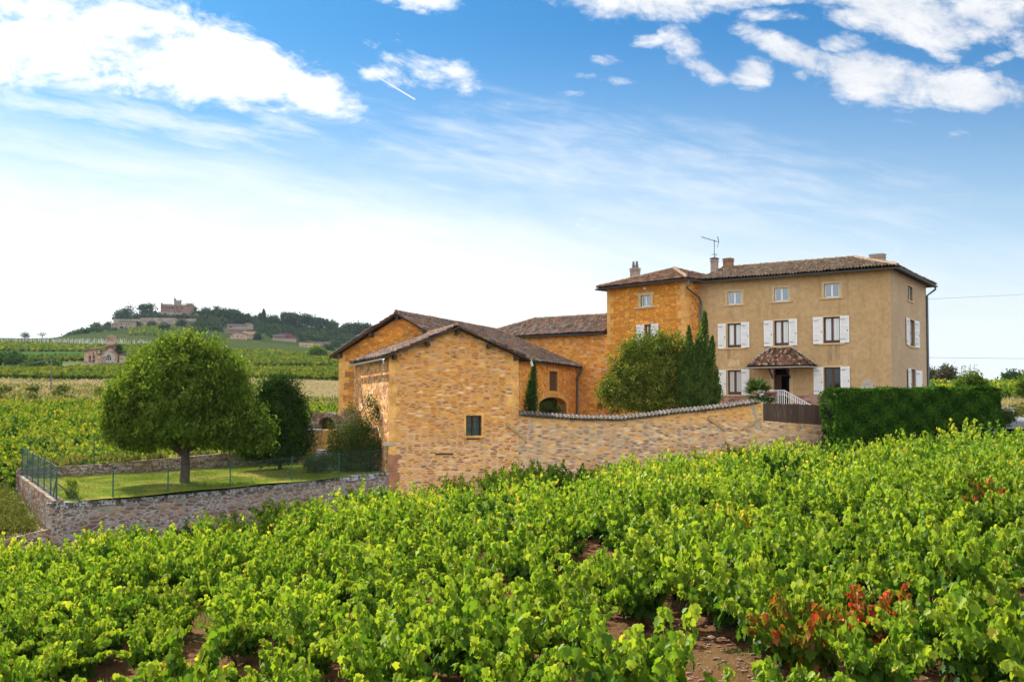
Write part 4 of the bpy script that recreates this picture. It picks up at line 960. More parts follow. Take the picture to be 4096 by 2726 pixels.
# spandrels of the arch
um = (ba[0]+ba[1])/2; hw = (ba[1]-ba[0])/2; spr = ba[3]-0.55
for sgn in (-1, 1):
    arc = [(um+sgn*hw*math.cos(t_), spr+0.55*math.sin(t_)) for t_ in np.linspace(0, math.pi/2, 8)]
    RS.slab(mb, [(um+sgn*hw, ba[3])]+arc, -0.44, -0.003)
mb.quad(GL+Vector((0, 0, -4.2)), GL+AX*BL_+Vector((0, 0, -4.2)), GL+AX*BL_+Vector((0, 0, BEZ)), GL+Vector((0, 0, BEZ)))
mb.build('side_wall', M['stone_orange_fine'], barn)
mb = MB()
n = 15
for k in range(n):
    t0, t1 = math.pi*k/n, math.pi*(k+1)/n-0.012
    RS.slab(mb, [(um-hw*math.cos(t0), spr+.55*math.sin(t0)), (um-(hw+.42)*math.cos(t0), spr+.97*math.sin(t0)), (um-(hw+.42)*math.cos(t1), spr+.97*math.sin(t1)), (um-hw*math.cos(t1), spr+.55*math.sin(t1))], -0.44, 0.012)
for sgn in (-1, 1):
    a, b = sorted((um+sgn*hw, um+sgn*(hw+.34))); RS.box(mb, a, b, -1.75, spr, -0.44, 0.012)
mb.build('door_arch', M['dressed_orange'], barn)
mb = MB(); RS.box(mb, ba[0], ba[1], -1.75, ba[3], -0.75, -0.7); mb.build('dark_interior', M['interior_dark'], barn)
mb = MB(); RS.box(mb, *bw[:2], *bw[2:], -0.22, -0.16); RS.box(mb, bw[0], bw[1], (bw[2]+bw[3])/2-.05, (bw[2]+bw[3])/2+.05, -0.16, -0.13); mb.build('shutter', M['brown_shutter'], barn)
surround(RS, barn, *bw, jw=0.18, lint=0.2, sill=0.12, ext=0.1, o=0.012, m_='dressed_orange')
mb = MB(); quoins(mb, GF, 0, -3.4, BEZ, 1, long=0.6, short=0.34); mb.build('quoins', M['dressed_orange'], barn)
bo = 0.42; fo = 0.35
def BP(u_, a, z): p = GL+GU*u_+AX*a; return Vector((p.x, p.y, z))
sl = (BRZ-BEZ)/(GW/2); ez = BEZ-sl*bo+0.1
RL = 14.2
e0 = BP(-bo, -fo, ez); e1 = BP(-bo, BL_-4, ez); e2 = BP(GW+bo, -fo, ez); e3 = BP(GW+bo, BL_+.05, ez); q0 = BP(GW/2, -fo, BRZ+.1); q1 = BP(GW/2, RL, BRZ+.1)
rb = MB()
for q in ([e0, e1, q1, q0], [e2, e3, q1, q0], [e3, BP(-bo, BL_-4, ez), q1]): deck(rb, q, 0.05)
broof = rb.build('roof', M['wood_dark'], barn)
slope_tiles('roof_tiles', [e1, e0, q0, q1], M['tile_grey'], broof, seed=41)
slope_tiles('roof_tiles', [e2, e3, q1, q0], M['tile_grey'], broof, seed=42)
mb = MB(); ridge_line(mb, q0+u3, q1+u3, 0.11); ridge_line(mb, q1+u3, e3+u3, 0.09); mb.build('ridge_tiles', M['tile_ridge'], broof)
mb = MB()
for (a, b) in ((e0, q0), (q0, e2)): mb.tube([a-Vector((0, 0, .06)), b-Vector((0, 0, .06))], 0.055, 5)
for u_ in (0.15, GW*0.28, GW*0.5, GW*0.72, GW-.15):
    z = BEZ+sl*min(u_, GW-u_)-.12; mb.hexa([BP(u_+a, c_, z+e) for e in (-.13, .1) for a, c_ in ((-.1, -fo+.05), (.1, -fo+.05), (.1, .3), (-.1, .3))])
mb.build('purlin_ends', M['wood_dark'], broof)
mb = MB(); qd = RS(BL_-.35, 0, 0.1); mb.tube([BP(GW+bo, BL_-.2, ez-.05), BP(GW+bo-.05, BL_-.25, ez-.3), Vector((qd.x, qd.y, ez-.75)), Vector((qd.x, qd.y, -1.7))], 0.07, 8); mb.build('downpipe', M['zinc'], barn)

# ============================================================ small barn with the barred window
a20 = R(20); FU = Vector((math.cos(a20), math.sin(a20), 0)); FA = Vector((-math.sin(a20), math.cos(a20), 0))
P0 = Vector((-5.94, 48.0, 0)); PW = 6.68; PLn = 8.8; PE = 2.36; PR = 3.78; PM = 3.42; PB = -6.2
small = empty('small_barn', (P0.x, P0.y, -5.0), 'sandy rubble stone barn with a low front gable and one barred window, facing the vineyard', 'barn')
G = Frame((P0.x, P0.y), FU, -FA); LFm = Frame((P0+FA*PLn).xy, -FA, -FU)
wn = px_rect(G, 1864, 1926, 1661, 1741)
slL = (PR-PE)/PM; PER = PR-(PW-PM)*0.415
mb = MB(); ZM = min(PE, PER); wall_holes(mb, G, 0, PW, PB, ZM, [wn], top=[(0, ZM), (PW, ZM), (PW, PER), (PM, PR), (0, PE+.001)], depth=0.35)
mb.build('gable_wall', M['stone_gable'], small)
mb = MB(); mb.quad(LFm(0, PB), LFm(PLn, PB), LFm(PLn, PE), LFm(0, PE)); R_s = P0+FU*PW
mb.quad(Vector((R_s.x, R_s.y, PB)), Vector(((R_s+FA*PLn).x, (R_s+FA*PLn).y, PB)), Vector(((R_s+FA*PLn).x, (R_s+FA*PLn).y, PER)), Vector((R_s.x, R_s.y, PER)))
mb.build('side_wall', M['stone_gable_side'], small)
mb = MB(); quoins(mb, G, 0, -2.4, PE-.05, 1, h=.5, long=0.5, short=0.3); mb.build('quoins', M['quoin'], small); mb = MB(); quoins(mb, G, PW, -0.7, PER, -1, h=.5, long=0.62, short=0.35); mb.build('quoins', M['quoin'], small)
mb = MB(); quoins(mb, G, 0, -5.4, -2.4, 1, h=.55, long=0.62, short=0.4, o=.02); mb.build('quoins', M['quoin_red'], small)
surround(G, small, *wn, jw=0.10, lint=0.12, sill=0.11, ext=0.10, o=0.012, m_='quoin')
mb = MB(); back_panel(G, mb, *wn, o=-0.32); ob_ = mb.build('dark_interior', M['interior_dark'], small)
mb = MB()
G.box(mb, wn[0], wn[0]+.05, wn[2], wn[3], -.24, -.2); G.box(mb, wn[1]-.05, wn[1], wn[2], wn[3], -.24, -.2); G.box(mb, (wn[0]+wn[1])/2-.03, (wn[0]+wn[1])/2+.03, wn[2], wn[3], -.24, -.2); G.box(mb, wn[0], wn[1], wn[3]-.05, wn[3], -.238, -.198)
wf = mb.build('window', M['brown_frame'], small)
mb = MB(); G.box(mb, wn[0], wn[1], wn[2], wn[3], -.27, -.26); mb.build('pane', M['window_glass'], wf)
mb = MB()
for k in range(5): x = wn[0]+(wn[1]-wn[0])*(k+.5)/5; mb.tube([G(x, wn[2], -.1), G(x, wn[3], -.1)], 0.014, 6)
for k in range(2): z = wn[2]+(wn[3]-wn[2])*(k+1)/3; mb.tube([G(wn[0], z, -.1), G(wn[1], z, -.1)], 0.012, 6)
mb.build('window_bars', M['metal_dark'], wf)
# odd stones: a lintel and a dark slot low on the wall, two drain holes
mb = MB(); a, b, z0, z1 = px_rect(G, 1742, 1812, 1811, 1817); G.box(mb, a, b, z0, z1, -.02, .05)
a, b, z0, z1 = px_rect(G, 1868, 1918, 1752, 1757); G.box(mb, a, b, z0, z1, -.02, .006)
for x, y in ((1818, 1426), (1600, 1420)): a, b, z0, z1 = px_rect(G, x-3, x+3, y-3, y+3); G.box(mb, a, b, z0, z1, -.02, .004)
mb.build('wall_slot', M['wood_dark'], small)
mb = MB(); a, b, z0, z1 = px_rect(G, 1738, 1768, 1817, 1833); G.box(mb, a, b, z0, z1, -.02, .03)
mb.build('corbel_stone', M['quoin'], small)
mb = MB(); G.slab(mb, [(-.22, -1.78), (.12, -1.80), (.42, -1.86), (.3, -1.93), (.0, -1.96), (-.22, -1.93)], -.3, .05); mb.build('ledge_stone', M['cement'], small)
of_ = 0.38; ol = 0.30; orr = 0.52; srR = 0.415
def SP(u_, a, z): p = P0+FU*u_+FA*a; return Vector((p.x, p.y, z))
s0 = SP(-ol, -of_, PE-slL*ol+.1); s1 = SP(-ol, PLn-.4, PE-slL*ol+.1); s2 = SP(PM, -of_, PR+.1); s3 = SP(PM, PLn-.05, PR+.1)
s4 = SP(PW+orr, -of_, PER-srR*orr+.1); s5 = SP(PW+orr, PLn-.05, PER-srR*orr+.1)
rb = MB(); deck(rb, [s1, s0, s2, s3], 0.05); deck(rb, [s4, s5, s3, s2], 0.05); sroof = rb.build('roof', M['wood_dark'], small)
slope_tiles('roof_tiles', [s1, s0, s2, s3], M['tile_grey'], sroof, seed=51); slope_tiles('roof_tiles', [s4, s5, s3, s2], M['tile_grey'], sroof, seed=52)
mb = MB(); ridge_line(mb, s2+u3, s3+u3, 0.12); mb.build('ridge_tiles', M['tile_ridge'], sroof)
mb = MB()
for (a, b) in ((s0, s2), (s2, s4)): mb.tube([a-Vector((0, 0, .06)), b-Vector((0, 0, .06))], 0.042, 5)
for u_ in (0.25, PM*0.55, PM, PM+(PW-PM)*.5, PW-.2):
    z = (PE+slL*u_ if u_ < PM else PR-(u_-PM)*srR)-.16; mb.hexa([SP(u_+a, c_, z+e) for e in (-.1, .1) for a, c_ in ((-.09, -of_+.08), (.09, -of_+.08), (.09, .3), (-.09, .3))])
mb.build('purlin_ends', M['wood_dark'], sroof)
mb = MB(); gutter(mb, s0-Vector((0, 0, .10))-FU*.07, s1-Vector((0, 0, .12))-FU*.07, 0.075); mb.tube([s0-Vector((0, 0, .14))-FU*.06+FA*.15, s0-Vector((0, 0, .36))-FU*.0+FA*.15], 0.045, 7); mb.build('gutter', M['zinc_light'], small)
mb = MB(); mb.tube([s4+Vector((.0, .1, -.08)), s4+Vector((.08, .0, -.35))], 0.06, 7); mb.build('gutter_outlet', M['zinc_light'], small)
# the lean timber props nailed to the yard wall come later

# ============================================================ yard wall with tile coping, fence wall, wooden fence
def wall_strip(mb, pts, zb, th):
    """pts: (x,y,ztop) along the wall, front face on the camera side; full closed solid per segment"""
    n = len(pts)
    offs = []
    for i in range(n):
        a = pts[max(i-1, 0)]; b = pts[min(i+1, n-1)]; d = Vector((b[0]-a[0], b[1]-a[1], 0)).normalized(); offs.append(Vector((-d.y, d.x, 0))*th)
    vs = []
    for i, p in enumerate(pts):
        f = Vector((p[0], p[1], 0)); bk = f+offs[i]
        vs += [Vector((f.x, f.y, zb)), Vector((f.x, f.y, p[2])), Vector((bk.x, bk.y, p[2])), Vector((bk.x, bk.y, zb))]
    fs = [(0, 1, 2, 3), tuple(4*(n-1)+k for k in (3, 2, 1, 0))]
    for i in range(n-1):
        a, b = 4*i, 4*(i+1)
        fs += [(a, b, b+1, a+1), (a+1, b+1, b+2, a+2), (a+2, b+2, b+3, a+3), (a+3, b+3, b, a)]
    mb.add(vs, fs)
YW0 = R_s+Vector((0.0, 0.02, 0)); YW1 = Vector((13.27, 53.0, 0)); YW2 = Vector((17.2, 54.05, 0))
dYW = (YW1-YW0); YWL = dYW.length; dYW.normalize(); nYW = Vector((dYW.y, -dYW.x, 0)); FY = Frame(YW0.xy, dYW, nYW)
prof = [(2072, 1662), (2200, 1672), (2330, 1680), (2480, 1681), (2600, 1668), (2712, 1653), (2800, 1645), (2900, 1633), (2975, 1622), (3046, 1610)]
yp = []
for x, y in prof:
    u_, z = FY.sol(x, y); u_ = min(max(u_, 0), YWL); q = FY(u_, z); yp.append((q.x, q.y, z))
yard = empty('yard_wall', (YW0.x, YW0.y, -4.5), 'long sagging sandy stone wall with a wavy tile coping right of the small barn', 'wall')
mb = MB(); wall_strip(mb, yp, -6.0, 0.45); mb.build('wall', M['stone_yard_wall'], yard)
mb = MB(); total = 0; pitch = 0.215; P_ = [Vector(p) for p in yp]; seg = [(P_[i+1]-P_[i]).length for i in range(len(P_)-1)]; L = sum(seg); nT = int(L/pitch)
def along(s_):
    for i, l in enumerate(seg):
        if s_ <= l: return P_[i]+(P_[i+1]-P_[i])*(s_/l)
        s_ -= l
    return P_[-1]
bk = -nYW
for k in range(nT):
    c_ = along((k+.5)*pitch); tilt = random.uniform(-.05, .05)
    for row, (o0, z0_, o1, z1_) in enumerate(((-0.20, 0.05, 0.05, 0.15), (0.02, 0.125, 0.26, 0.22), (0.24, 0.20, 0.60, 0.08))):
        a = c_+bk*o0+Vector((0, 0, z0_)); b = c_+bk*o1+Vector((0, 0, z1_)); a += dYW*tilt*0.3; a.z += random.uniform(-.012, .012)
        ra, rb_ = 0.105, 0.088; up = Vector((0, 0, 1))
        va = [a+dYW*math.cos(t_)*ra+up*math.sin(t_)*ra*.9 for t_ in np.linspace(0, math.pi, 6)]; vb = [b+dYW*math.cos(t_)*rb_+up*math.sin(t_)*rb_*.9 for t_ in np.linspace(0, math.pi, 6)]
        va2 = [p-(p-a).normalized()*0.022 for p in va]
        mb.add(va+vb+va2, [(i, i+1, i+7, i+6) for i in range(5)]+[(i+1, i, i+12, i+13) for i in range(5)])
    c2_ = along(min(L, (k+1.0)*pitch)); a = c2_+bk*-0.14+Vector((0, 0, .045)); b = c2_+bk*0.25+Vector((0, 0, .14))
    ra = 0.085; va = [a+dYW*math.cos(t_)*ra+Vector((0, 0, math.sin(t_)*ra*.6)) for t_ in np.linspace(math.pi, 2*math.pi, 5)]; vb = [b+dYW*math.cos(t_)*ra+Vector((0, 0, math.sin(t_)*ra*.6)) for t_ in np.linspace(math.pi, 2*math.pi, 5)]
    mb.add(va+vb, [(i, i+1, i+6, i+5) for i in range(4)])
mb.build('coping_tiles', M['tile_coping'], yard)
mb = MB(); wall_strip(mb, [(p[0]-nYW.x*.06, p[1]-nYW.y*.06, p[2]+.10) for p in yp], -1, 0.3); 
mb.build('coping_bed', M['cement'], yard)
# mortar repair near the wall's right end
mb = MB(); rp = [(2998, 1622), (3012, 1640), (3020, 1668), (3017, 1690), (3022, 1712), (3040, 1716), (3038, 1700), (3030, 1690), (3033, 1664), (3024, 1640), (3014, 1618)]
FY.slab(mb, [FY.sol(x, y) for x, y in rp], -.02, .02); mb.build('mortar_repair', M['cement'], yard)
for (xa, ya, xb, yb, lab) in ((2026, 1694, 2104, 1756, 'weathered timber plank leaning on the wall just right of the barred window'),
                              (2830, 1668, 2900, 1717, 'weathered timber plank sloping down right on the yard wall'),
                              (2972, 1716, 3038, 1672, 'weathered timber plank rising right to the wooden fence post')):
    FF = FY if xa > 2100 else G
    a = FF.sol(xa, ya); b = FF.sol(xb, yb); d = Vector((b[0]-a[0], b[1]-a[1])).normalized(); nn_ = Vector((-d.y, d.x))*0.075
    mb = MB(); FF.slab(mb, [(a[0]-nn_.x, a[1]-nn_.y), (b[0]-nn_.x, b[1]-nn_.y), (b[0]+nn_.x, b[1]+nn_.y), (a[0]+nn_.x, a[1]+nn_.y)], 0.012, 0.065)
    tag(mb.build('timber_plank', M['wood_board'], None), lab, 'plank', 'timber planks fixed to the stone wall')
# low wall and board fence
dFN = (YW2-YW1); FNL = dFN.length; dFN.normalize(); nFN = Vector((dFN.y, -dFN.x, 0)); FN = Frame(YW1.xy, dFN, nFN)
tp = [FN.sol(3044, 1684), FN.sol(3180, 1692), FN.sol(3330, 1702)]
tp = [(0.0, tp[0][1]), tp[1], (FNL+0.4, tp[2][1])]
mb = MB(); wall_strip(mb, [(FN(u_, 0).x, FN(u_, 0).y, z) for u_, z in tp], -6.0, 0.45)
fwall = mb.build('low_wall', M['stone_yard_wall'], None); tag(fwall, 'low rough stone wall under the dark board fence', 'wall')
fence = empty('board_fence', FN(0, tp[0][1]), 'weathered dark brown vertical board fence between the yard wall and the hedge', 'fence')
mb = MB(); u_ = 0.16; ftop0 = FN.sol(3050, 1611, .0)[1]; ftop1 = FN.sol(3312, 1620)[1]
while u_ < FNL+.2:
    f_ = u_/FNL; zb = tp[0][1]*(1-f_)+tp[2][1]*f_+.02; zt = ftop0*(1-f_)+ftop1*f_+random.uniform(-.015, .015)
    FN.box(mb, u_, u_+.115, zb, zt, -.16+random.uniform(0, .01), -.135+random.uniform(0, .01)); u_ += .121
mb.build('boards', M['fence_boards'], fence)
mb = MB(); FN.box(mb, 0.02, .14, tp[0][1], ftop0+.05, -.2, -.08); mb.build('post', M['dressed'], fence)
mb = MB()
for u_ in (FNL*.5, FNL-.1): FN.box(mb, u_, u_+.1, tp[0][1]-.1, ftop0-.02, -.27, -.17)
for z in (.25, .9): FN.box(mb, .1, FNL, tp[1][1]+z, tp[1][1]+z+.08, -.22, -.165)
mb.build('rail', M['fence_boards'], fence)

# ============================================================ retaining wall in front of the lawn, corner and its fence
def ln(a, b, t_): return (a[0]+(b[0]-a[0])*t_, a[1]+(b[1]-a[1])*t_)
RWp = [(209, 2012, 38.0), (420, 1998, 39.6), (640, 1982, 41.2), (860, 1962, 42.8), (1080, 1938, 44.5), (1300, 1915, 46.2), (1545, 1890, 47.95)]
RP = [at(x, y, d) for x, y, d in RWp]; RP[-1] = RP[-1]+(RP[-1]-RP[-2]).normalized()*.35
ret = empty('retaining_wall', (RP[0].x, RP[0].y, -6.0), 'purplish lichen covered stone retaining wall below the lawn and its wire fence', 'wall')
mb = MB(); wall_strip(mb, [(p.x, p.y, p.z-.10) for p in RP], -7.2, 0.5); mb.build('wall', M['stone_retaining'], ret)
t = mat('coping_lichen'); p = objpos(t); a_n = t.noise(p, 3.2, 5, 0.7); b_n = t.noise(p, 11, 5, 0.7)
c = t.mix(t.ss(a_n, 0.46, 0.56), (0.40, 0.42, 0.44), (0.10, 0.09, 0.08)); c = t.mix(t.ss(b_n, 0.52, 0.6), c, (0.022, 0.02, 0.02))
t.put(t.b.inputs['Base Color'], c); t.b.inputs['Roughness'].default_value = 0.95; bump(t, b_n, 0.8, 0.03)
mb = MB(); cp = []
for i in range(len(RP)-1):
    n = 8
    for k in range(n):
        a = RP[i]+(RP[i+1]-RP[i])*(k/n); b = RP[i]+(RP[i+1]-RP[i])*((k+1)/n-.008); d = (b-a).normalized(); nn_ = Vector((-d.y, d.x, 0)); j = random.uniform(-.015, .015)
        fo_ = random.uniform(.02, .06); lo = random.uniform(-.24, -.12)
        Q = [a-nn_*fo_, b-nn_*fo_, b+nn_*.52, a+nn_*.52]
        mb.hexa([Vector((q.x, q.y, q.z+(lo if m_ < 2 else -.1)+j)) for m_, q in enumerate(Q)]+[Vector((q.x, q.y, q.z+j)) for q in Q])
mb.build('coping', M['coping_lichen'], ret)
# side wall going back from the corner, and the low wall outside
SWp = [at(209, 2012, 38.0), at(165, 1985, 40.3), at(125, 1938, 42.6), at(75, 1905, 45.4), at(72, 1903, 46.8)]
side = [(-17.5+(-23.2+17.5)*k/4, 38.05+(46.9-38.05)*k/4) for k in range(5)]
mb = MB(); wall_strip(mb, [(x+.0, y, zlawn(x, y)+.14) for x, y in reversed(side)], -7.0, 0.4)
sw = mb.build('side_wall_stone', M['stone_old'], None); sw.name = 'corner_wall'; tag(sw, 'crumbling lichen spotted stone wall under the green fence, going back from the lawn corner', 'wall')
lw = [at(-700, 2225, 37.0), at(-200, 2190, 37.3), at(0, 2163, 37.6), at(110, 2135, 37.8), at(207, 2112, 38.05)]
mb = MB(); wall_strip(mb, [(p.x, p.y, p.z) for p in lw], -7.5, 0.35)
tag(mb.build('low_wall', M['stone_old'], None), 'low dark stone wall left of the lawn corner, under the weeds', 'wall')
bwp = [(-23.3, 46.9), (-19.6, 48.6), (-16.0, 50.5), (-13.2, 52.6), (-11.2, 54.2), (-9.4, 55.6)]
mb = MB(); wall_strip(mb, [(x, y, zlawn(x, y)+.45+.35*min(1, max(0, (x+21)/8))+random.uniform(-.04, .04)) for x, y in bwp], -5, 0.4)
tag(mb.build('garden_wall', M['stone_old'], None), 'low mossy stone wall across the back of the lawn, behind the tree', 'wall')

def chain_fence(name, pts, h, label, posts, braces=(), post_h=None, sp=0.075, wr=0.0015, grp='green wire fences round the lawn'):
    """pts: ground points; posts at given indices"""
    e = empty(name, pts[0], label, 'fence', grp)
    P = [Vector(p) for p in pts]; mb = MB()
    for i in range(len(P)-1):
        a, b = P[i], P[i+1]; L = (b-a).length; n = int(L/sp); d = (b-a)/L
        cols = int(h/sp)
        for k in range(-cols, n):
            for sg in (1, -1):
                x0, z0 = k*sp, 0.0 if sg > 0 else h; x1, z1 = k*sp+h, h if sg > 0 else 0.0
                # clip to 0..L
                if x0 < 0: z0 += (0-x0)*sg; x0 = 0
                if x1 > L: z1 -= (x1-L)*sg; x1 = L
                if x1-x0 < .02: continue
                p0 = a+d*x0+Vector((0, 0, z0)); p1 = a+d*x1+Vector((0, 0, z1)); t_ = (p1-p0).normalized(); s1_ = t_.cross(Vector((-d.y, d.x, 0))).normalized()*wr; s2_ = Vector((-d.y, d.x, 0))*wr
                mb.add([p0-s1_, p0+s1_, p0+s2_, p1-s1_, p1+s1_, p1+s2_], [(0, 1, 4, 3), (1, 2, 5, 4), (2, 0, 3, 5)])
        for z in (0.05, h*.5, h): mb.tube([a+Vector((0, 0, z)), b+Vector((0, 0, z))], 0.004 if z < h else 0.007, 4)
    mb.build('wire_mesh', M['green_post'], e, auto_uv=False)
    for p in posts:
        p = Vector(p); m2 = MB(); m2.tube([p-Vector((0, 0, .25)), p+Vector((0, 0, (post_h or h)+.06))], 0.028, 7); m2.build('post', M['green_post'], e)
    for (a, b) in braces: m2 = MB(); m2.tube([a, b], 0.022, 6); m2.build('brace', M['green_post'], e)
    return e
fz = Vector((0.12, .28, .0))
fr_pts = [p+Vector((.05, .22, .0)) for p in RP]
def rp_at(px):
    best = None
    for i in range(len(fr_pts)-1):
        xa = px_of(fr_pts[i])[0]; xb = px_of(fr_pts[i+1])[0]
        if xa <= px <= xb: return fr_pts[i]+(fr_pts[i+1]-fr_pts[i])*((px-xa)/(xb-xa))
    return fr_pts[0] if px < 300 else fr_pts[-1]
fposts = [rp_at(x) for x in (217, 451, 671, 919, 1165, 1354)]+[fr_pts[-1]+Vector((-.1, 0, 0))]
chain_fence('wire_fence', fr_pts, 1.12, 'green wire fence with thin posts along the top of the retaining wall', fposts, braces=((fr_pts[0]+Vector((0, 0, .75)), fr_pts[0]+Vector((.75, .5, -.02))), (fr_pts[0]+Vector((0, 0, .95)), fr_pts[0]+Vector((-.55, .9, 0.1)))))
sd = [Vector((x+.2, y, zlawn(x, y)+.12)) for x, y in side]
chain_fence('wire_fence', sd, 1.30, 'teal green wire fence going back along the crumbling corner wall', [sd[0]+(sd[4]-sd[0])*k/6 for k in range(1, 7)], sp=0.07, wr=0.0022)
gp = [Vector((x, y+.3, zlawn(x, y)+.55)) for x, y in bwp]
chain_fence('wire_fence', gp, 1.35, 'thin wire fence on the garden wall behind the tree', [gp[0]+(gp[1]-gp[0])*.8, gp[1]+(gp[2]-gp[1])*.9, gp[3], gp[4]], sp=0.15, wr=0.0015)

# garden gateway, round pier wall left of the barns
gy = 50.5
ga = at(1195, 1722, 53.0); gb = at(1290, 1716, 51.6); gc = at(1400, 1716, 50.6)
mb = MB(); wall_strip(mb, [(ga.x-.1, ga.y+1.2, ga.z), (ga.x, ga.y, ga.z), ((ga.x+gb.x)/2, (ga.y+gb.y)/2-.15, ga.z), (gb.x, gb.y, gb.z)], -4.5, .4); 
pw = empty('garden_side_wall', (gb.x, gb.y, -4), 'curved pinkish stone garden wall with a flat coping, left of the barns and beside the dark bush', 'wall')
mb.build('wall', M['stone_gable_side'], pw)
mb = MB(); wall_strip(mb, [(gb.x+.85, gb.y-.4, gb.z), (gc.x, gc.y, gc.z), (gc.x+1.6, gc.y-.2, gc.z)], -4.5, .4); mb.build('wall', M['stone_gable_side'], pw)
mb = MB(); pts_ = [(ga.x-.15, ga.y+1.2), (ga.x-.05, ga.y-.08), ((ga.x+gb.x)/2, (ga.y+gb.y)/2-.22), (gb.x+.02, gb.y-.08)]
wall_strip(mb, [(x, y, ga.z+.10) for x, y in pts_], ga.z+.003, .55); wall_strip(mb, [(gb.x+.8, gb.y-.48, gb.z+.09), (gc.x, gc.y-.08, gc.z+.09), (gc.x+1.6, gc.y-.28, gc.z+.09)], gb.z+.004, .55)
mb.build('coping', M['lichen_stone'], pw)
mb = MB(); b_ = Vector((gb.x+.42, gb.y-.25, 0)); 
mb.hexa([b_+Vector((x, y, z)) for z in (-4.0, -1.25) for x, y in ((-.3, -.3), (.3, -.3), (.3, .3), (-.3, .3))])
zz1 = zat(1795, b_.y-.3)
pi_ = mb.build('stone_pier', M['quoin'], None); tag(pi_, 'tall plain stone pier in the gap of the curved garden wall', 'pier')
mb = MB(); mb.hexa([b_+Vector((x, y, z)) for z in (-4.2, zz1-.02) for x, y in ((-.55, -.75), (.45, -.75), (.45, -.32), (-.55, -.32))]); mb.hexa([b_+Vector((x, y, z)) for z in (-4.3, zz1-.28) for x, y in ((-.65, -1.1), (.55, -1.1), (.55, -.76), (-.65, -.76))])
tag(mb.build('stone_steps', M['lichen_stone'], None), 'two worn stone steps at the foot of the pier', 'steps')
# small stone archway behind it
DA = 54.2; FAq = Frame(at(1230, 1620, DA).xy, GU, -AX); c_ = FAq.sol(1316, 1714); tpz = FAq.sol(1316, 1668)[1]; hwid = 0.48
mb = MB(); n = 13; cz = tpz-.50
for k in range(n):
    t0, t1 = math.pi*k/n, math.pi*(k+1)/n-.03
    FAq.slab(mb, [(c_[0]-r_*math.cos(t_), cz+r_*math.sin(t_)) for r_, t_ in ((.52, t0), (.80, t0), (.80, t1), (.52, t1))], -.25, .25)
for s_ in (-1, 1):
    a, b = sorted((c_[0]+s_*.52, c_[0]+s_*.80)); z = -3.4
    while z < cz-.02: h_ = min(.2, cz-z); FAq.box(mb, a, b, z, z+h_-.015, -.25, .25+random.uniform(-.01, .01)); z += h_
aw = mb.build('archway', M['stone_old'], None); tag(aw, 'small round stone archway with a wooden door, behind the curved garden wall', 'archway')
mb = MB(); k = 0
for z in np.arange(-2.6, tpz+.25, .11):
    f_ = (z+2.6)/(tpz+2.85); FAq.box(mb, c_[0]-.82-1.5*(1-f_), c_[0]-.815, z, z+.095, -.2+.02*(k % 2), .18); FAq.box(mb, c_[0]+.815, c_[0]+1.9, z, z+.095, -.2+.02*(k % 2), .18); k += 1
mb.build('flank_stones', M['stone_old'], aw)
mb = MB(); FAq.box(mb, c_[0]-.53, c_[0]+.53, -3.4, cz, -.2, -.12); FAq.slab(mb, [(c_[0]-.53*math.cos(t_), cz+.53*math.sin(t_)) for t_ in np.linspace(0, math.pi, 12)], -.2, -.12); mb.build('door', M['door_wood'], aw)
mb = MB(); q0_ = at(1242, 1709, 55); q1_ = at(1246, 1648, 55); q2_ = at(1270, 1709, 56); q3_ = at(1282, 1655, 56.5)
mb.tube([q0_, q1_], .05, 5); mb.tube([q2_, q3_], .03, 5)
gt = mb.build('leaning_gate', M['metal_dark'], None); tag(gt, 'leaning grey mesh gate beyond the small stone archway', 'gate')
mb = MB()
for k in range(16):
    a = q0_+(q1_-q0_)*(k/16+.03); b = q2_+(q3_-q2_)*(k/16+.03); mb.tube([a, b], .006, 3)
    a = q0_+(q2_-q0_)*(k/16); b = q1_+(q3_-q1_)*(k/16); mb.tube([a, b], .006, 3)
mb.build('wire_mesh', M['metal_dark'], gt)
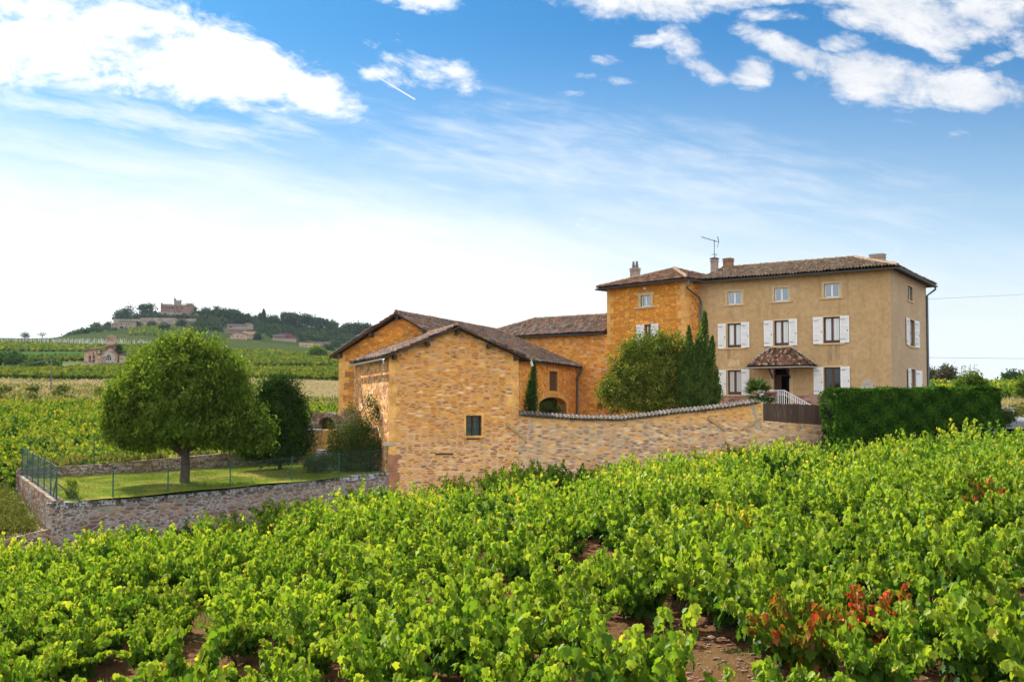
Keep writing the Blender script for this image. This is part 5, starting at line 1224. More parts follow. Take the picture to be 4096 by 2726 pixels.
# ---------------------------------------------------------------- leaves
def leaf_object(name, mat_, parent, c, n, d, s, tone, shape='quad', asp=0.7, origin=None):
    """one mesh of many separate leaves. c centres, n normals, d tip directions, s lengths, tone 0..1"""
    c = np.asarray(c, float); n = np.asarray(n, float); d = np.asarray(d, float); s = np.asarray(s, float)
    N = len(c)
    n = n/np.maximum(np.linalg.norm(n, axis=1, keepdims=True), 1e-6)
    d = d-n*(d*n).sum(1, keepdims=True); d = d/np.maximum(np.linalg.norm(d, axis=1, keepdims=True), 1e-6)
    b = np.cross(n, d)
    if shape == 'quad':
        L = np.array([(-.5, 0, 0), (0.05, -.5*asp, .06), (.5, 0, -.08), (0.05, .5*asp, .06)]); F_ = [(0, 1, 2, 3)]
    elif shape == 'blade':
        L = np.array([(0, -.5*asp, 0), (0.5, -.35*asp, .05), (1, 0, -.1), (.5, .35*asp, .05), (0, .5*asp, 0)]); F_ = [(0, 1, 2, 3, 4)]
    elif shape == 'fold':
        L = np.array([(-.5, 0, 0), (-.1, -.42*asp, .1), (.5, 0, -.12), (-.1, .42*asp, .1), (0, 0, .0)]); F_ = [(0, 1, 2, 4), (0, 4, 2, 3)]
    else:  # lobed vine leaf, folded along the midrib
        L = np.array([(-.42, 0, .0), (-.52, -.20, .05), (-.22, -.52, .09), (-.02, -.34, .06), (.22, -.42, .05), (.27, -.20, .03), (.52, 0, -.12),
                      (.27, .20, .03), (.22, .42, .05), (-.02, .34, .06), (-.22, .52, .09), (-.52, .20, .05)])
        F_ = [(0, 1, 2, 3, 4, 5, 6), (0, 6, 7, 8, 9, 10, 11)]
    k = len(L)
    V_ = (c[:, None, :]+s[:, None, None]*(L[None, :, 0:1]*d[:, None, :]+L[None, :, 1:2]*b[:, None, :]+L[None, :, 2:3]*n[:, None, :])).reshape(-1, 3)
    org = np.array(wloc(parent)) if parent is not None else (np.array(origin) if origin is not None else np.array([V_[:, 0].mean(), V_[:, 1].mean(), V_[:, 2].min()]))
    V_ = V_-org
    me_ = bpy.data.meshes.new(name)
    lens = [len(f_) for f_ in F_]; idx = np.concatenate([np.array(f_) for f_ in F_])
    loops = (np.arange(N)[:, None]*k+idx[None, :]).ravel()
    me_.vertices.add(len(V_)); me_.vertices.foreach_set('co', V_.astype(np.float32).ravel())
    me_.loops.add(len(loops)); me_.loops.foreach_set('vertex_index', loops.astype(np.int32))
    nf = N*len(F_); tot = np.tile(lens, N); st = np.concatenate([[0], np.cumsum(tot)[:-1]])
    me_.polygons.add(nf); me_.polygons.foreach_set('loop_start', st.astype(np.int32)); me_.polygons.foreach_set('loop_total', tot.astype(np.int32))
    me_.update(calc_edges=True)
    a = me_.attributes.new('tone', 'FLOAT', 'FACE'); a.data.foreach_set('value', np.repeat(np.clip(np.asarray(tone, float), 0, 1), len(F_)).astype(np.float32))
    me_.materials.append(mat_)
    o = bpy.data.objects.new(name, me_); COL.objects.link(o)
    if parent is not None: o.parent = parent
    else: o.location = org
    return o
def unit(n): v = rng.normal(size=(n, 3)); return v/np.linalg.norm(v, axis=1, keepdims=True)
def crown_points(blobs, ncl, per, rc, shell=0.55):
    """clusters of leaves through blob volumes: blobs (centre, rx, ry, rz)"""
    vol = np.array([b[1]*b[2]*b[3] for b in blobs])**0.75; vol /= vol.sum()
    C_, N_ = [], []
    for bl, f_ in zip(blobs, vol):
        m_ = max(1, int(ncl*f_)); u_ = unit(m_); r_ = (shell+(1-shell)*rng.random(m_)**0.6)*(1+0.13*rng.normal(size=m_))
        R3 = np.array(bl[1:4]); C_.append(np.array(bl[0])+u_*r_[:, None]*R3); N_.append(u_)
    C_ = np.concatenate(C_); N_ = np.concatenate(N_); m_ = len(C_)
    off = rng.normal(size=(m_*per, 3))*rc*rng.uniform(.6, 1.3, (m_*per, 1)); c = np.repeat(C_, per, 0)+off
    n = np.repeat(N_, per, 0)*0.6+unit(m_*per)*0.8+np.array([0, 0, .35])
    t_ = np.repeat(rng.random(m_)**1.4, per)*0.75+rng.random(m_*per)*0.3
    return c, n, t_
def limbs(mb, base, top, r0, targets, r_t=0.25):
    base = Vector(base); top = Vector(top); mid = (base+top)/2+Vector((random.uniform(-.05, .05), random.uniform(-.05, .05), 0))
    mb.tube([base-Vector((0, 0, .3)), base, mid, top], [r0*1.5, r0*1.15, r0, r0*.85], 9)
    for t_ in targets:
        t_ = Vector(t_); s_ = base+(top-base)*random.uniform(.75, 1.0); m1 = s_+(t_-s_)*.45+Vector((random.uniform(-.2, .2), random.uniform(-.2, .2), (t_-s_).length*.12))
        rr = r0*random.uniform(.35, .55); mb.tube([s_, m1, t_], [rr, rr*.6, rr*.2], 6)
        for k in range(3):
            q = m1+(t_-m1)*random.uniform(0, .8); e_ = q+Vector(unit(1)[0])*(t_-s_).length*.16+Vector((0, 0, .05)); mb.tube([q, e_], [rr*.35, rr*.08], 4)
def tree(name, label, cat, base, th, r0, blobs, leaf, n, mat_, per=14, rc=0.22, shell=0.5, droop=0.5, group=None, shape='quad', asp=0.5, bark='bark', ntar=None):
    base = Vector(base); e = empty(name, base, label, cat, group)
    mb = MB(); tg = [np.array(b[0])+unit(1)[0]*np.array(b[1:4])*.45 for b in blobs[:14] for _ in range(ntar or 2)]
    limbs(mb, base, base+Vector((0, 0, th)), r0, tg); mb.build('trunk', M[bark], e, smooth=True)
    c, nn_, t_ = crown_points(blobs, max(1, n//per), per, rc, shell)
    m_ = len(c); d = unit(m_)*.7+np.array([0, 0, -droop]); s = leaf*rng.uniform(.65, 1.3, m_)
    leaf_object('crown', M[mat_], e, c, nn_, d, s, t_, shape, asp)
    return e
def ib(px, py, d, rx, rz, ry=None):   # image-sized blob
    c = at(px, py, d); k = d/FOC; return (tuple(c), rx*k, (ry if ry is not None else rx*.85)*k, rz*k)

# --- the big round tree on the lawn
TD_ = 45.0; bt = at(738, 1885, TD_); bt.z = zlawn(bt.x, bt.y)
tree('lawn_tree', 'large round crowned green tree with a thick bare trunk on the lawn', 'tree', bt, 1.5, 0.20,
     [ib(740, 1570, TD_, 260, 180), ib(570, 1610, TD_, 150, 140), ib(480, 1650, TD_, 80, 110), ib(880, 1560, TD_, 110, 140), ib(960, 1690, TD_, 105, 85), ib(720, 1440, TD_, 120, 80), ib(830, 1430, TD_, 95, 75),
      ib(590, 1510, TD_, 85, 75), ib(740, 1710, TD_, 240, 50), ib(500, 1735, TD_, 75, 50), ib(600, 1745, TD_, 70, 45), ib(880, 1740, TD_, 120, 50), ib(925, 1480, TD_, 50, 60), ib(770, 1372, TD_, 45, 42), ib(1030, 1740, TD_, 60, 50), ib(680, 1385, TD_, 30, 34), ib(960, 1765, TD_, 80, 35), ib(740, 1748, TD_, 130, 28), ib(640, 1765, TD_, 60, 30), ib(478, 1715, TD_, 78, 68), ib(550, 1765, TD_, 90, 32), ib(1005, 1715, TD_, 85, 72), ib(1050, 1765, TD_, 60, 36), ib(520, 1660, TD_, 90, 90)]+[ib(735+math.cos(a_)*(r_x+random.uniform(-8, 22))*(1-.30*max(0, math.sin(a_))), 1570-math.sin(a_)*(r_z+random.uniform(-6, 26)), TD_+random.uniform(-1.5, 1.5), random.uniform(14, 30), random.uniform(14, 32)) for a_ in np.linspace(-.35, math.pi+.5, 34) for r_x, r_z in ((255, 205),)],
     0.16, 84000, 'tree_leaf', per=18, rc=0.15, shell=0.5, droop=0.9, shape='fold', asp=0.6, ntar=2)
DBd = 50.5; b = at(1120, 1850, DBd); b.z = zlawn(b.x, b.y)
tree('dark_bush', 'dense very dark green bush at the right edge of the big lawn tree', 'bush', b, 0.7, 0.10,
     [ib(1110, 1650, DBd, 100, 125), ib(1020, 1660, DBd, 90, 110), ib(1215, 1740, DBd, 42, 80), ib(1100, 1545, DBd, 60, 50), ib(1175, 1720, DBd, 68, 120), ib(1040, 1740, DBd, 100, 110), ib(1140, 1555, DBd, 55, 62), ib(1205, 1650, DBd, 38, 70), ib(1080, 1560, DBd, 50, 55), ib(1110, 1800, DBd, 115, 52), ib(1165, 1585, DBd, 45, 50), ib(1000, 1790, DBd, 60, 50)],
     0.13, 34000, 'bush_dark_leaf', per=16, rc=0.14, shell=0.4, droop=-0.4, asp=.5)
b = at(1262, 1872, 48.6); b.z = zlawn(b.x, b.y)
tree('round_bush', 'small round grey green bush on the lawn in front of the stone pier', 'bush', b, 0.2, 0.04, [ib(1265, 1845, 48.6, 52, 38), ib(1240, 1850, 48.4, 30, 28), ib(1292, 1850, 48.6, 30, 30)],
     0.07, 6000, 'climber_leaf', per=12, rc=0.07, shell=.5, droop=-.8, asp=.3)
b = at(1395, 1880, 49.3); b.z = zlawn(b.x, b.y)
tree('climbing_shrub', 'tall loose climbing shrub against the left wall of the small barn', 'shrub', b, 0.6, 0.05,
     [ib(1508, 1650, 50.2, 34, 55, 25), ib(1480, 1600, 50.8, 22, 30, 20), ib(1440, 1700, 49.6, 60, 45), ib(1400, 1740, 49.5, 70, 45), ib(1450, 1790, 49.3, 70, 55), ib(1345, 1800, 49.3, 50, 55), ib(1380, 1850, 49.2, 70, 45), ib(1470, 1850, 49.2, 45, 40),
      ib(1330, 1700, 49.6, 22, 40), ib(1500, 1790, 49.2, 30, 50), ib(1400, 1640, 50.3, 25, 25), ib(1325, 1760, 49.5, 22, 40)],
     0.085, 15000, 'climber_leaf', per=12, rc=0.16, shell=.3, droop=.5, asp=.6)
b = at(285, 2003, 39.9); b.z = zlawn(b.x, b.y)
tree('yellow_bush', 'small upright yellow green bush at the left front of the lawn', 'bush', b, 0.3, 0.02, [ib(285, 1960, 39.9, 27, 36), ib(285, 1985, 39.9, 20, 18), ib(300, 1930, 39.9, 14, 16), ib(270, 1925, 39.9, 9, 18)], 0.075, 1500, 'yellow_bush_leaf', per=8, rc=.06, shell=.3, droop=.2)
# --- yard trees
LDd = 58.0; b = at(2590, 1680, LDd); b.z = zyard(b.x, b.y)
tree('linden_tree', 'broad bushy pale topped tree in the courtyard, before the orange tower wing', 'tree', b, 1.2, 0.14,
     [ib(2600, 1490, LDd, 150, 135), ib(2490, 1550, LDd, 95, 85), ib(2720, 1530, LDd, 95, 110), ib(2560, 1390, LDd, 80, 60), ib(2680, 1390, LDd, 80, 60), ib(2570, 1600, LDd, 130, 45), ib(2440, 1570, LDd, 50, 50), ib(2640, 1345, LDd, 30, 25), ib(2790, 1560, LDd, 45, 60), ib(2480, 1460, LDd, 40, 40), ib(2840, 1600, LDd, 30, 40), ib(2700, 1600, LDd, 120, 50)],
     0.13, 44000, 'linden_leaf', per=14, rc=0.15, shell=0.4, droop=0.8, asp=.75, shape='fold', ntar=2)
def spires(name, label, cat, base, sp, mat_, n, leaf, d, trunk_r=.05, group=None):
    e = empty(name, base, label, cat, group); mb = MB(); C_, D_, T_ = [], [], []
    ws = np.array([s_[4]*math.hypot(s_[2]-s_[0], s_[3]-s_[1]) for s_ in sp]); ws = ws/ws.sum()
    for (x0, y0, x1, y1, r), f_ in zip(sp, ws):
        a, b2 = np.array(at(x0, y0, d)), np.array(at(x1, y1, d)); rm = r*d/FOC; m_ = int(n*f_)
        t_ = rng.random(m_)**0.8; prof_ = np.sin(np.clip(t_*0.93+.07, 0, 1)**0.75*math.pi)**0.6*np.where(t_ > .5, 1-(t_-.5)*.9, 1); an = rng.random(m_)*2*math.pi
        q = rng.random(m_)**.45; lump = 1+.30*np.sin(an*3+t_*17)+.20*np.sin(an*7-t_*31)+.22*rng.normal(size=m_)
        off = np.stack([np.cos(an), np.sin(an), np.zeros(m_)], 1)*(rm*prof_*q*lump)[:, None]
        C_.append(a+(b2-a)*t_[:, None]+off+rng.normal(size=(m_, 3))*.02); ax = (b2-a)/np.linalg.norm(b2-a)
        D_.append(ax*1.0+off/max(rm, .01)*.55+unit(m_)*.25); T_.append(np.repeat(rng.random(m_//8+1), 8)[:m_]*.5+q*.4)
        mb.tube([Vector(a)-Vector((0, 0, .5)), Vector(a+(b2-a)*.8)], [trunk_r, trunk_r*.2], 6)
    mb.tube([Vector(base)-Vector((0, 0, .2)), Vector(at(sp[0][0], sp[0][1], d))], trunk_r*1.2, 6)
    mb.build('trunk', M['bark'], e); C_ = np.concatenate(C_); D_ = np.concatenate(D_); T_ = np.concatenate(T_); m_ = len(C_)
    leaf_object('crown', M[mat_], e, C_, unit(m_), D_, leaf*rng.uniform(.6, 1.3, m_), T_, 'quad', .35)
    return e
JD = 56.8; b = at(2780, 1680, JD); b.z = zyard(b.x, b.y)
spires('juniper', 'dark green columnar conifer with leaning pointed tips, beside the courtyard tree', 'tree', b,
       [(2780, 1650, 2772, 1385, 52), (2796, 1620, 2818, 1245, 34), (2748, 1650, 2756, 1305, 34), (2826, 1650, 2850, 1345, 30), (2795, 1660, 2800, 1450, 66), (2806, 1450, 2824, 1252, 15), (2846, 1660, 2868, 1480, 24), (2735, 1660, 2730, 1440, 28), (2770, 1640, 2786, 1360, 22), (2815, 1640, 2836, 1400, 24), (2850, 1650, 2880, 1540, 20)], 'cypress_leaf', 30000, 0.19, JD)
CD_ = 54.5; b = at(2122, 1690, CD_); b.z = -1.72
spires('slim_cypress', 'slim dark pointed cypress just right of the small barn roof', 'tree', b, [(2122, 1690, 2136, 1438, 27), (2118, 1690, 2120, 1520, 24), (2132, 1690, 2136, 1530, 22)], 'bush_dark_leaf', 9000, 0.10, CD_)
b = at(2190, 1700, 57); b.z = -1.72
tree('yard_shrub', 'small loose shrub in front of the arched barn doorway', 'shrub', b, 1.0, .03, [ib(2190, 1620, 57, 22, 14), ib(2170, 1632, 57, 14, 16), ib(2225, 1640, 57, 20, 18)], .09, 900, 'climber_leaf', per=8, rc=.09, shell=.2)
b = at(2440, 1700, 66); b.z = -1.72
tree('creeper', 'thin creeper at the foot of the orange wall, left of the courtyard tree', 'creeper', b, .8, .03, [ib(2402, 1620, 66, 12, 25), ib(2430, 1618, 66, 30, 6), ib(2465, 1640, 62, 30, 9)], .10, 700, 'bush_dark_leaf', per=8, rc=.09, shell=.2)
# fan palm
PD = 56.5; b = at(3030, 1640, PD); b.z = zyard(b.x, b.y)
pal = empty('fan_palm', b, 'fan palm with spiky round leaves beside the porch steps', 'palm')
mb = MB(); hd = at(3032, 1575, PD); mb.tube([b-Vector((0, 0, .2)), b+(hd-b)*.5, hd], [.12, .11, .09], 8); mb.build('trunk', M['bark'], pal)
Cp, Np, Dp, Sp, Tp = [], [], [], [], []
def fans(hd_, nf, rad_, pal_):
    for k in range(nf):
        az = random.uniform(0, 2*math.pi); el = random.uniform(-.7, 1.25); o_d = np.array([math.cos(az)*math.cos(el), math.sin(az)*math.cos(el), math.sin(el)]); ce = np.array(hd_)+o_d*rad_*random.uniform(.45, .8)
        sd_ = np.cross(o_d, [0, 0, 1.0]); sd_ /= np.linalg.norm(sd_)+1e-6; nm = np.cross(sd_, o_d)
        for j in range(15):
            t_ = (j-7)/7*1.75; dd_ = o_d*math.cos(t_)+sd_*math.sin(t_)+np.array([0, 0, -.12*abs(t_)])
            Cp.append(ce); Np.append(nm+unit(1)[0]*.2); Dp.append(dd_); Sp.append(rad_*random.uniform(.55, .75)); Tp.append(random.random())
fans(hd, 44, .80, pal); fans(at(3085, 1620, PD), 12, .45, pal)
leaf_object('fronds', M['palm_leaf'], pal, Cp, Np, Dp, Sp, Tp, 'blade', .16)
# --- clipped hedge
HL = at(3352, 1700, 51.2); HR = at(4010, 1700, 52.6); HT0 = zat(1562, 51.2, 3400); HT1 = zat(1553, 52.6, 3990)
hg = empty('clipped_hedge', ((HL.x+HR.x)/2, (HL.y+HR.y)/2, -2.4), 'long tall dark green clipped hedge on the right, in front of the plastered house', 'hedge')
hd_ = Vector((HR.x-HL.x, HR.y-HL.y, 0)); HLn = hd_.length; hd_.normalize(); hn = Vector((hd_.y, -hd_.x, 0)); HWd = 1.7
FH = Frame((HL.x, HL.y), hd_, hn)
mb = MB(); FH.box(mb, .18, HLn-.18, -3.2, HT0-.22, -HWd+.2, -.2); mb.build('dark_core', M['bush_core'] if 'bush_core' in M else plain('bush_core', (.012, .016, .008), .95, .3, 5), hg)  # solid dark box added inside so no light shows through the leaves
def hedge_leaves():
    C_, N_ = [], []
    def face(m_, fn, nn_):
        u_ = rng.random(m_); v_ = rng.random(m_); P_ = np.array([fn(a, b_) for a, b_ in zip(u_, v_)]); C_.append(P_); N_.append(np.tile(np.array(nn_), (m_, 1)))
    lump = lambda u_, z: .10*math.sin(u_*2.1+z*1.7)+.07*math.sin(u_*5.3-z*3.1)+random.gauss(0, .06)
    zb = -3.0
    face(36000, lambda a, b_: FH(a*HLn, zb+(HT0-zb)*b_, lump(a*HLn, b_*3)-.03), FH.n)
    face(10000, lambda a, b_: FH(a*HLn, HT0+(HT1-HT0)*a+.05*math.sin(a*23)+.04*math.sin(a*61)+random.gauss(0, .05), -b_*HWd), (0, 0, 1))
    face(6000, lambda a, b_: FH(HLn+lump(a*2, b_*3), zb+(HT1-zb)*b_, -a*HWd), hd_)
    face(4000, lambda a, b_: FH(-lump(a*2, b_*3), zb+(HT0-zb)*b_, -a*HWd), -hd_)
    C_ = np.concatenate(C_); N_ = np.concatenate(N_); m_ = len(C_)
    n = N_+unit(m_)*.9; d = N_*.8+unit(m_)*.7+np.array([0, 0, .35]); t_ = .5+.35*np.sin(C_[:, 0]*4.1)*np.sin(C_[:, 2]*5.3+C_[:, 0])+.30*rng.normal(size=m_)
    leaf_object('foliage', M['hedge_leaf'], hg, C_, n, d, .15*rng.uniform(.6, 1.3, m_), t_, 'quad', .45)
hedge_leaves()

# ---------------------------------------------------------------- grapevines
def vine_points(seed, nsh=15, per=42, hgt=1.12, spread=0.56):
    """a free standing vine: upright shoots clothed in hanging leaves"""
    r_ = np.random.default_rng(seed); C_, N_, D_, S_, T_ = [], [], [], [], []; shoots = []
    for k in range(nsh):
        az = 2*math.pi*(k+r_.random()*.9)/nsh; el = R(r_.uniform(32, 84)); L = hgt*r_.choice([.6, .7, .8, .88, 1.0])*r_.uniform(.9, 1.08)
        st = np.array([math.cos(az)*.15, math.sin(az)*.15, .30+r_.random()*.12]); dr = np.array([math.cos(az)*math.cos(el), math.sin(az)*math.cos(el), math.sin(el)])
        sag = r_.uniform(-.05, .34)*(1 if L < hgt else .4); pts = [st+dr*L*t_+np.array([math.cos(az), math.sin(az), -.6])*sag*t_*t_*spread for t_ in np.linspace(0, 1, 6)]
        shoots.append(pts); tn = r_.normal()*.09
        for j in range(per):
            t_ = ((j+r_.random())/per)**.85; i = min(4, int(t_*5)); p = pts[i]+(pts[i+1]-pts[i])*(t_*5-i)
            a2 = r_.random()*2*math.pi; side = np.array([math.cos(a2), math.sin(a2), r_.uniform(-.3, .3)]); pt = p+side*r_.uniform(.02, .16)*(1.25-.7*t_)
            C_.append(pt+np.array([0, 0, -.02])); N_.append(side*1.0+np.array([0, 0, .38])+r_.normal(size=3)*.35); D_.append(side*.35+np.array([0, 0, -.95])+r_.normal(size=3)*.22)
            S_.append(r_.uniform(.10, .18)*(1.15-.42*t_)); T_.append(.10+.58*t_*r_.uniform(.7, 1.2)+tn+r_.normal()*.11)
    for k in range(int(nsh*per*.16)):   # low skirt leaves
        az = r_.random()*2*math.pi; rr = r_.uniform(.15, spread*.85); C_.append(np.array([math.cos(az)*rr, math.sin(az)*rr, r_.uniform(.25, .55)])); o_ = np.array([math.cos(az), math.sin(az), 0])
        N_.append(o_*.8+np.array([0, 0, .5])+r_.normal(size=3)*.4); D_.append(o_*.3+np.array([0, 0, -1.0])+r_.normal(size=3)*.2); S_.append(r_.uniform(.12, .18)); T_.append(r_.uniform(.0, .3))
    return [np.array(a) for a in (C_, N_, D_, S_, T_)], shoots
def vine_trunk(seed):
    r_ = random.Random(seed); mb = MB(); p = Vector((0, 0, -.12)); pts = [p.copy()]; q = Vector((0, 0, 0))
    for k in range(5): q = q+Vector((r_.uniform(-.05, .05), r_.uniform(-.05, .05), .08)); pts.append(q.copy())
    mb.tube(pts, [.055, .045, .04, .042, .048, .05], 7)
    for k in range(4):
        a = r_.uniform(0, 6.28); e_ = q+Vector((math.cos(a)*.18, math.sin(a)*.18, r_.uniform(.02, .12))); m_ = (q+e_)/2+Vector((0, 0, -.03)); mb.tube([q, m_, e_], [.035, .03, .022], 6)
    return mb
variants = []
for k in range(9):
    (C_, N_, D_, S_, T_), sh = vine_points(100+k, nsh=15+k % 5, hgt=1.0+.10*(k % 3), spread=.52+.04*(k % 3))
    variants.append((C_, N_, D_, S_, T_, sh))
# planting lattice
ROWA = R(-7.0); cr, sr = math.cos(ROWA), math.sin(ROWA)
gaps = [(2.6, 15.6, 1.45, 2.4), (2.2, 23.5, .8, 2.0), (-6.4, 18.0, 1.5, 1.0), (-3.9, 15.6, .9, .7), (8.9, 17.0, 1.2, 1.3), (-2.6, 33.0, .6, .8), (-9.5, 30.0, .6, .8), (-3.7, 38.5, .5, .8), (-7.5, 24.0, .6, .9), (8.6, 37.0, .4, .6), (-1.2, 26.5, .5, .7), (5.6, 30.5, .35, .6)]
def wall_limit(X, Y):
    """true when a vine here is clear of the walls, hedge and road"""
    pts = [(-60, 35.6), (-17.7, 36.4), (-6.0, 45.9), (.4, 48.2), (13.3, 51.6), (17.5, 49.6), (26.2, 50.2), (60, 49.5)]
    for i in range(len(pts)-1):
        if pts[i][0] <= X <= pts[i+1][0]:
            y = pts[i][1]+(pts[i+1][1]-pts[i][1])*(X-pts[i][0])/(pts[i+1][0]-pts[i][0]); return Y < y
    return False
spots = []
for i in range(-60, 61):
    for j in range(8, 62):
        a = i*1.56+random.gauss(0, .17); b_ = j*1.22+random.gauss(0, .19)+(i % 2)*.45
        x = a*cr+b_*sr; y = -a*sr+b_*cr
        if y < 11.9 or not wall_limit(x, y): continue
        if abs(x) > .555*y+1.6: continue
        if any(((x-g[0])/g[2])**2+((y-g[1])/g[3])**2 < 1 for g in gaps): continue
        spots.append((x, y))
spots.sort(key=lambda p: p[1])
print('vines', len(spots))
def near_spot(px, d):
    X = (px-2048)/FOC*d; return min(range(len(spots)), key=lambda i: (spots[i][0]-X)**2+(spots[i][1]-d)**2)
special = {}
for px, d, kind, lab in ((3700, 15.6, 'red', 'grapevine flushed with many red leaves at the lower right, beside dry grass'), (3480, 14.2, 'red', 'grapevine with scattered red and orange leaves at the bottom, right of the bare soil patch'),
                         (3880, 25.5, 'red', 'small grapevine with an orange red tuft, upper right of the field'), (3050, 26.0, 'yellow', 'thin grapevine turning yellow among green ones, right of centre'),
                        
                         (530, 15.4, 'dark', 'low dark green leafed grapevine at the bottom left'), (1950, 33.0, 'dark', 'dark green grapevine in mid field below the barn'),
                         (3140, 40.0, 'dark', 'large dark green grapevine near the top of the field, before the board fence'),
                         (900, 17.5, 'yellow', 'pale yellow green grapevine at the left beside dry grass'), (2650, 27.0, 'yellow', 'yellowish grapevine just left of the bare grassy gap')):
    special.setdefault(near_spot(px, d), (kind, lab))
NEAR = 298
meshes = {}
def vine_mesh(k, kind, lod):
    key = (k, kind, lod)
    if key in meshes: return meshes[key]
    C_, N_, D_, S_, T_, sh = variants[k]
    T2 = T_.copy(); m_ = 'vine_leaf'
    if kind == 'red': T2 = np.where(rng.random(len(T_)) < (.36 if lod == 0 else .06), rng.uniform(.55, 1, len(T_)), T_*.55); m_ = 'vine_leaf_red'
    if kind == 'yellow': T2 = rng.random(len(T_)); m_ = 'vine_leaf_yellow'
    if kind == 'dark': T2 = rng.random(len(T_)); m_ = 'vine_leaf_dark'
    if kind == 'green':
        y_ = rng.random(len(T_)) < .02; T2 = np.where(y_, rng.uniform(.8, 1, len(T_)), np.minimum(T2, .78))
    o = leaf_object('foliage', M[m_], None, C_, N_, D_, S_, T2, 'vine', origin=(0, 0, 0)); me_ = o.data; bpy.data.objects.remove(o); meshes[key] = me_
    return me_
trunk_me, shoot_me = [], []
for k in range(9):
    o = vine_trunk(k).build('trunk', M['vine_bark'], None, smooth=True); o.data.transform(Matrix.Translation(o.location)); trunk_me.append(o.data); bpy.data.objects.remove(o)
    mb = MB()
    for pts in variants[k][5]: mb.tube([Vector(p) for p in pts], [.007, .006, .006, .005, .004, .003], 4, False)
    o = mb.build('shoots', M['cane'], None, auto_uv=False); o.data.transform(Matrix.Translation(o.location)); shoot_me.append(o.data); bpy.data.objects.remove(o)
def bunch():
    bm = bmesh.new(); r_ = random.Random(3)
    for k in range(34):
        t_ = r_.random(); rr = .038*(1-t_)**.5; a = r_.random()*6.28
        bmesh.ops.create_icosphere(bm, subdivisions=1, radius=.0095, matrix=Matrix.Translation((math.cos(a)*rr, math.sin(a)*rr, -t_*.12)))
    me_ = bpy.data.meshes.new('grape_bunch'); bm.to_mesh(me_); bm.free(); me_.polygons.foreach_set('use_smooth', [True]*len(me_.polygons)); me_.materials.append(M['grape']); return me_
gb_me = bunch()
def put(me_, name, parent, loc=(0, 0, 0)):
    o = bpy.data.objects.new(name, me_); COL.objects.link(o); o.parent = parent; o.location = loc; return o
rest = []
for i, (x, y) in enumerate(spots):
    k = random.randrange(9); kind, lab = special.get(i, ('green', None))
    sc = random.choice((.7, .85, .95, 1.0, 1.05, 1.12, 1.2))*random.uniform(.95, 1.05)*(1.0 if kind != 'dark' else (1.1 if y > 30 else .75)); rz = random.uniform(0, 6.28); z = zg(x, y)
    if i < NEAR or i in special:
        e = empty('grapevine', (x, y, z), lab or 'green leafy bush grapevine among the rows in the near part of the field', 'grapevine', 'grapevines in the near part of the vineyard')
        e.rotation_euler = (0, 0, rz); e.scale = (sc, sc, sc*random.uniform(.93, 1.12))
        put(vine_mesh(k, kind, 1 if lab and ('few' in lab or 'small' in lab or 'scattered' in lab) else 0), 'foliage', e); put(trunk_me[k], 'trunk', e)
        if y < 30: put(shoot_me[k], 'shoots', e)
        if y < 21:
            for q in range(random.choice((1, 2, 3))): a = random.uniform(0, 6.28); put(gb_me, 'grape_bunch', e, (math.cos(a)*.34, math.sin(a)*.34, random.uniform(.32, .5)))
    else: rest.append((x, y, z, k, sc, rz))
def merged_vines(name, lst, frac, mat_, sizeup=1.0, label=None, shape='fold', z_up=1.0):
    Cs, Ns, Ds, Ss, Ts = [], [], [], [], []
    for (x, y, z, k, sc, rz) in lst:
        C_, N_, D_, S_, T_, _ = variants[k]; m_ = len(C_); sel = rng.choice(m_, max(4, int(m_*frac)), replace=False); c_, s_ = math.cos(rz), math.sin(rz)
        Rm = np.array([[c_, s_, 0], [-s_, c_, 0], [0, 0, 1]]); Cs.append(C_[sel]@Rm*np.array([sc, sc, sc*z_up])+np.array([x, y, z])); Ns.append(N_[sel]@Rm); Ds.append(D_[sel]@Rm); Ss.append(S_[sel]*sc*sizeup); Ts.append(T_[sel]+rng.normal()*(.11 if y < 50 else .2))
    o = leaf_object(name, M[mat_], None, np.concatenate(Cs), np.concatenate(Ns), np.concatenate(Ds), np.concatenate(Ss), np.concatenate(Ts), shape, .95)
    return tag(o, label, None, None, 'stuff')
merged_vines('far_grapevines', rest, .55, 'vine_leaf', 1.15)['label'] = 'green grapevines filling the field up to the stone walls'
mb = MB()
for (x, y, z, k, sc, rz) in rest[:400]: mb.tube([Vector((x, y, z-.1)), Vector((x+random.uniform(-.05, .05), y, z+.4))], .04, 4)
tag(mb.build('vine_stumps', M['vine_bark'], None, auto_uv=False), 'gnarled dark stumps under the farther vines', None, None, 'stuff')
# vines beyond: left slope behind the garden, right field, and the far strips
def scatter_field(name, label, pxr, dr, sx, sy, frac, sizeup, mat_='far_vine_leaf', hole=None, jit=.15, z_up=1.0, rowang=0.0):
    L = []; d = dr[0]
    while d < dr[1]:
        x = (pxr[0]-2048)/FOC*d
        while x < (pxr[1]-2048)/FOC*d:
            xx = x+random.gauss(0, jit); yy = d+random.gauss(0, jit)+rowang*x
            if not (hole and hole(xx, yy)): L.append((xx, yy, zg(xx, yy), random.randrange(9), random.uniform(.85, 1.15), random.uniform(0, 6.28)))
            x += sx
        d += sy
    return merged_vines(name, L, frac, mat_, sizeup, label, 'quad', z_up)
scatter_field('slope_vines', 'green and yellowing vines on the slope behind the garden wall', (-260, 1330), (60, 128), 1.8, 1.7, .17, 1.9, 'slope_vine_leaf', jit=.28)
scatter_field('left_vines', 'vines close behind the green corner fence', (-260, 1400), (48.5, 60), 1.15, 1.2, .22, 1.6, 'slope_vine_leaf', hole=lambda x, y: y < 46.9+max(x+23.3, 0)*.62+(2.6 if x > -21 else 1.0) or x > -8.5 or (x < -23 and y < 50.6))
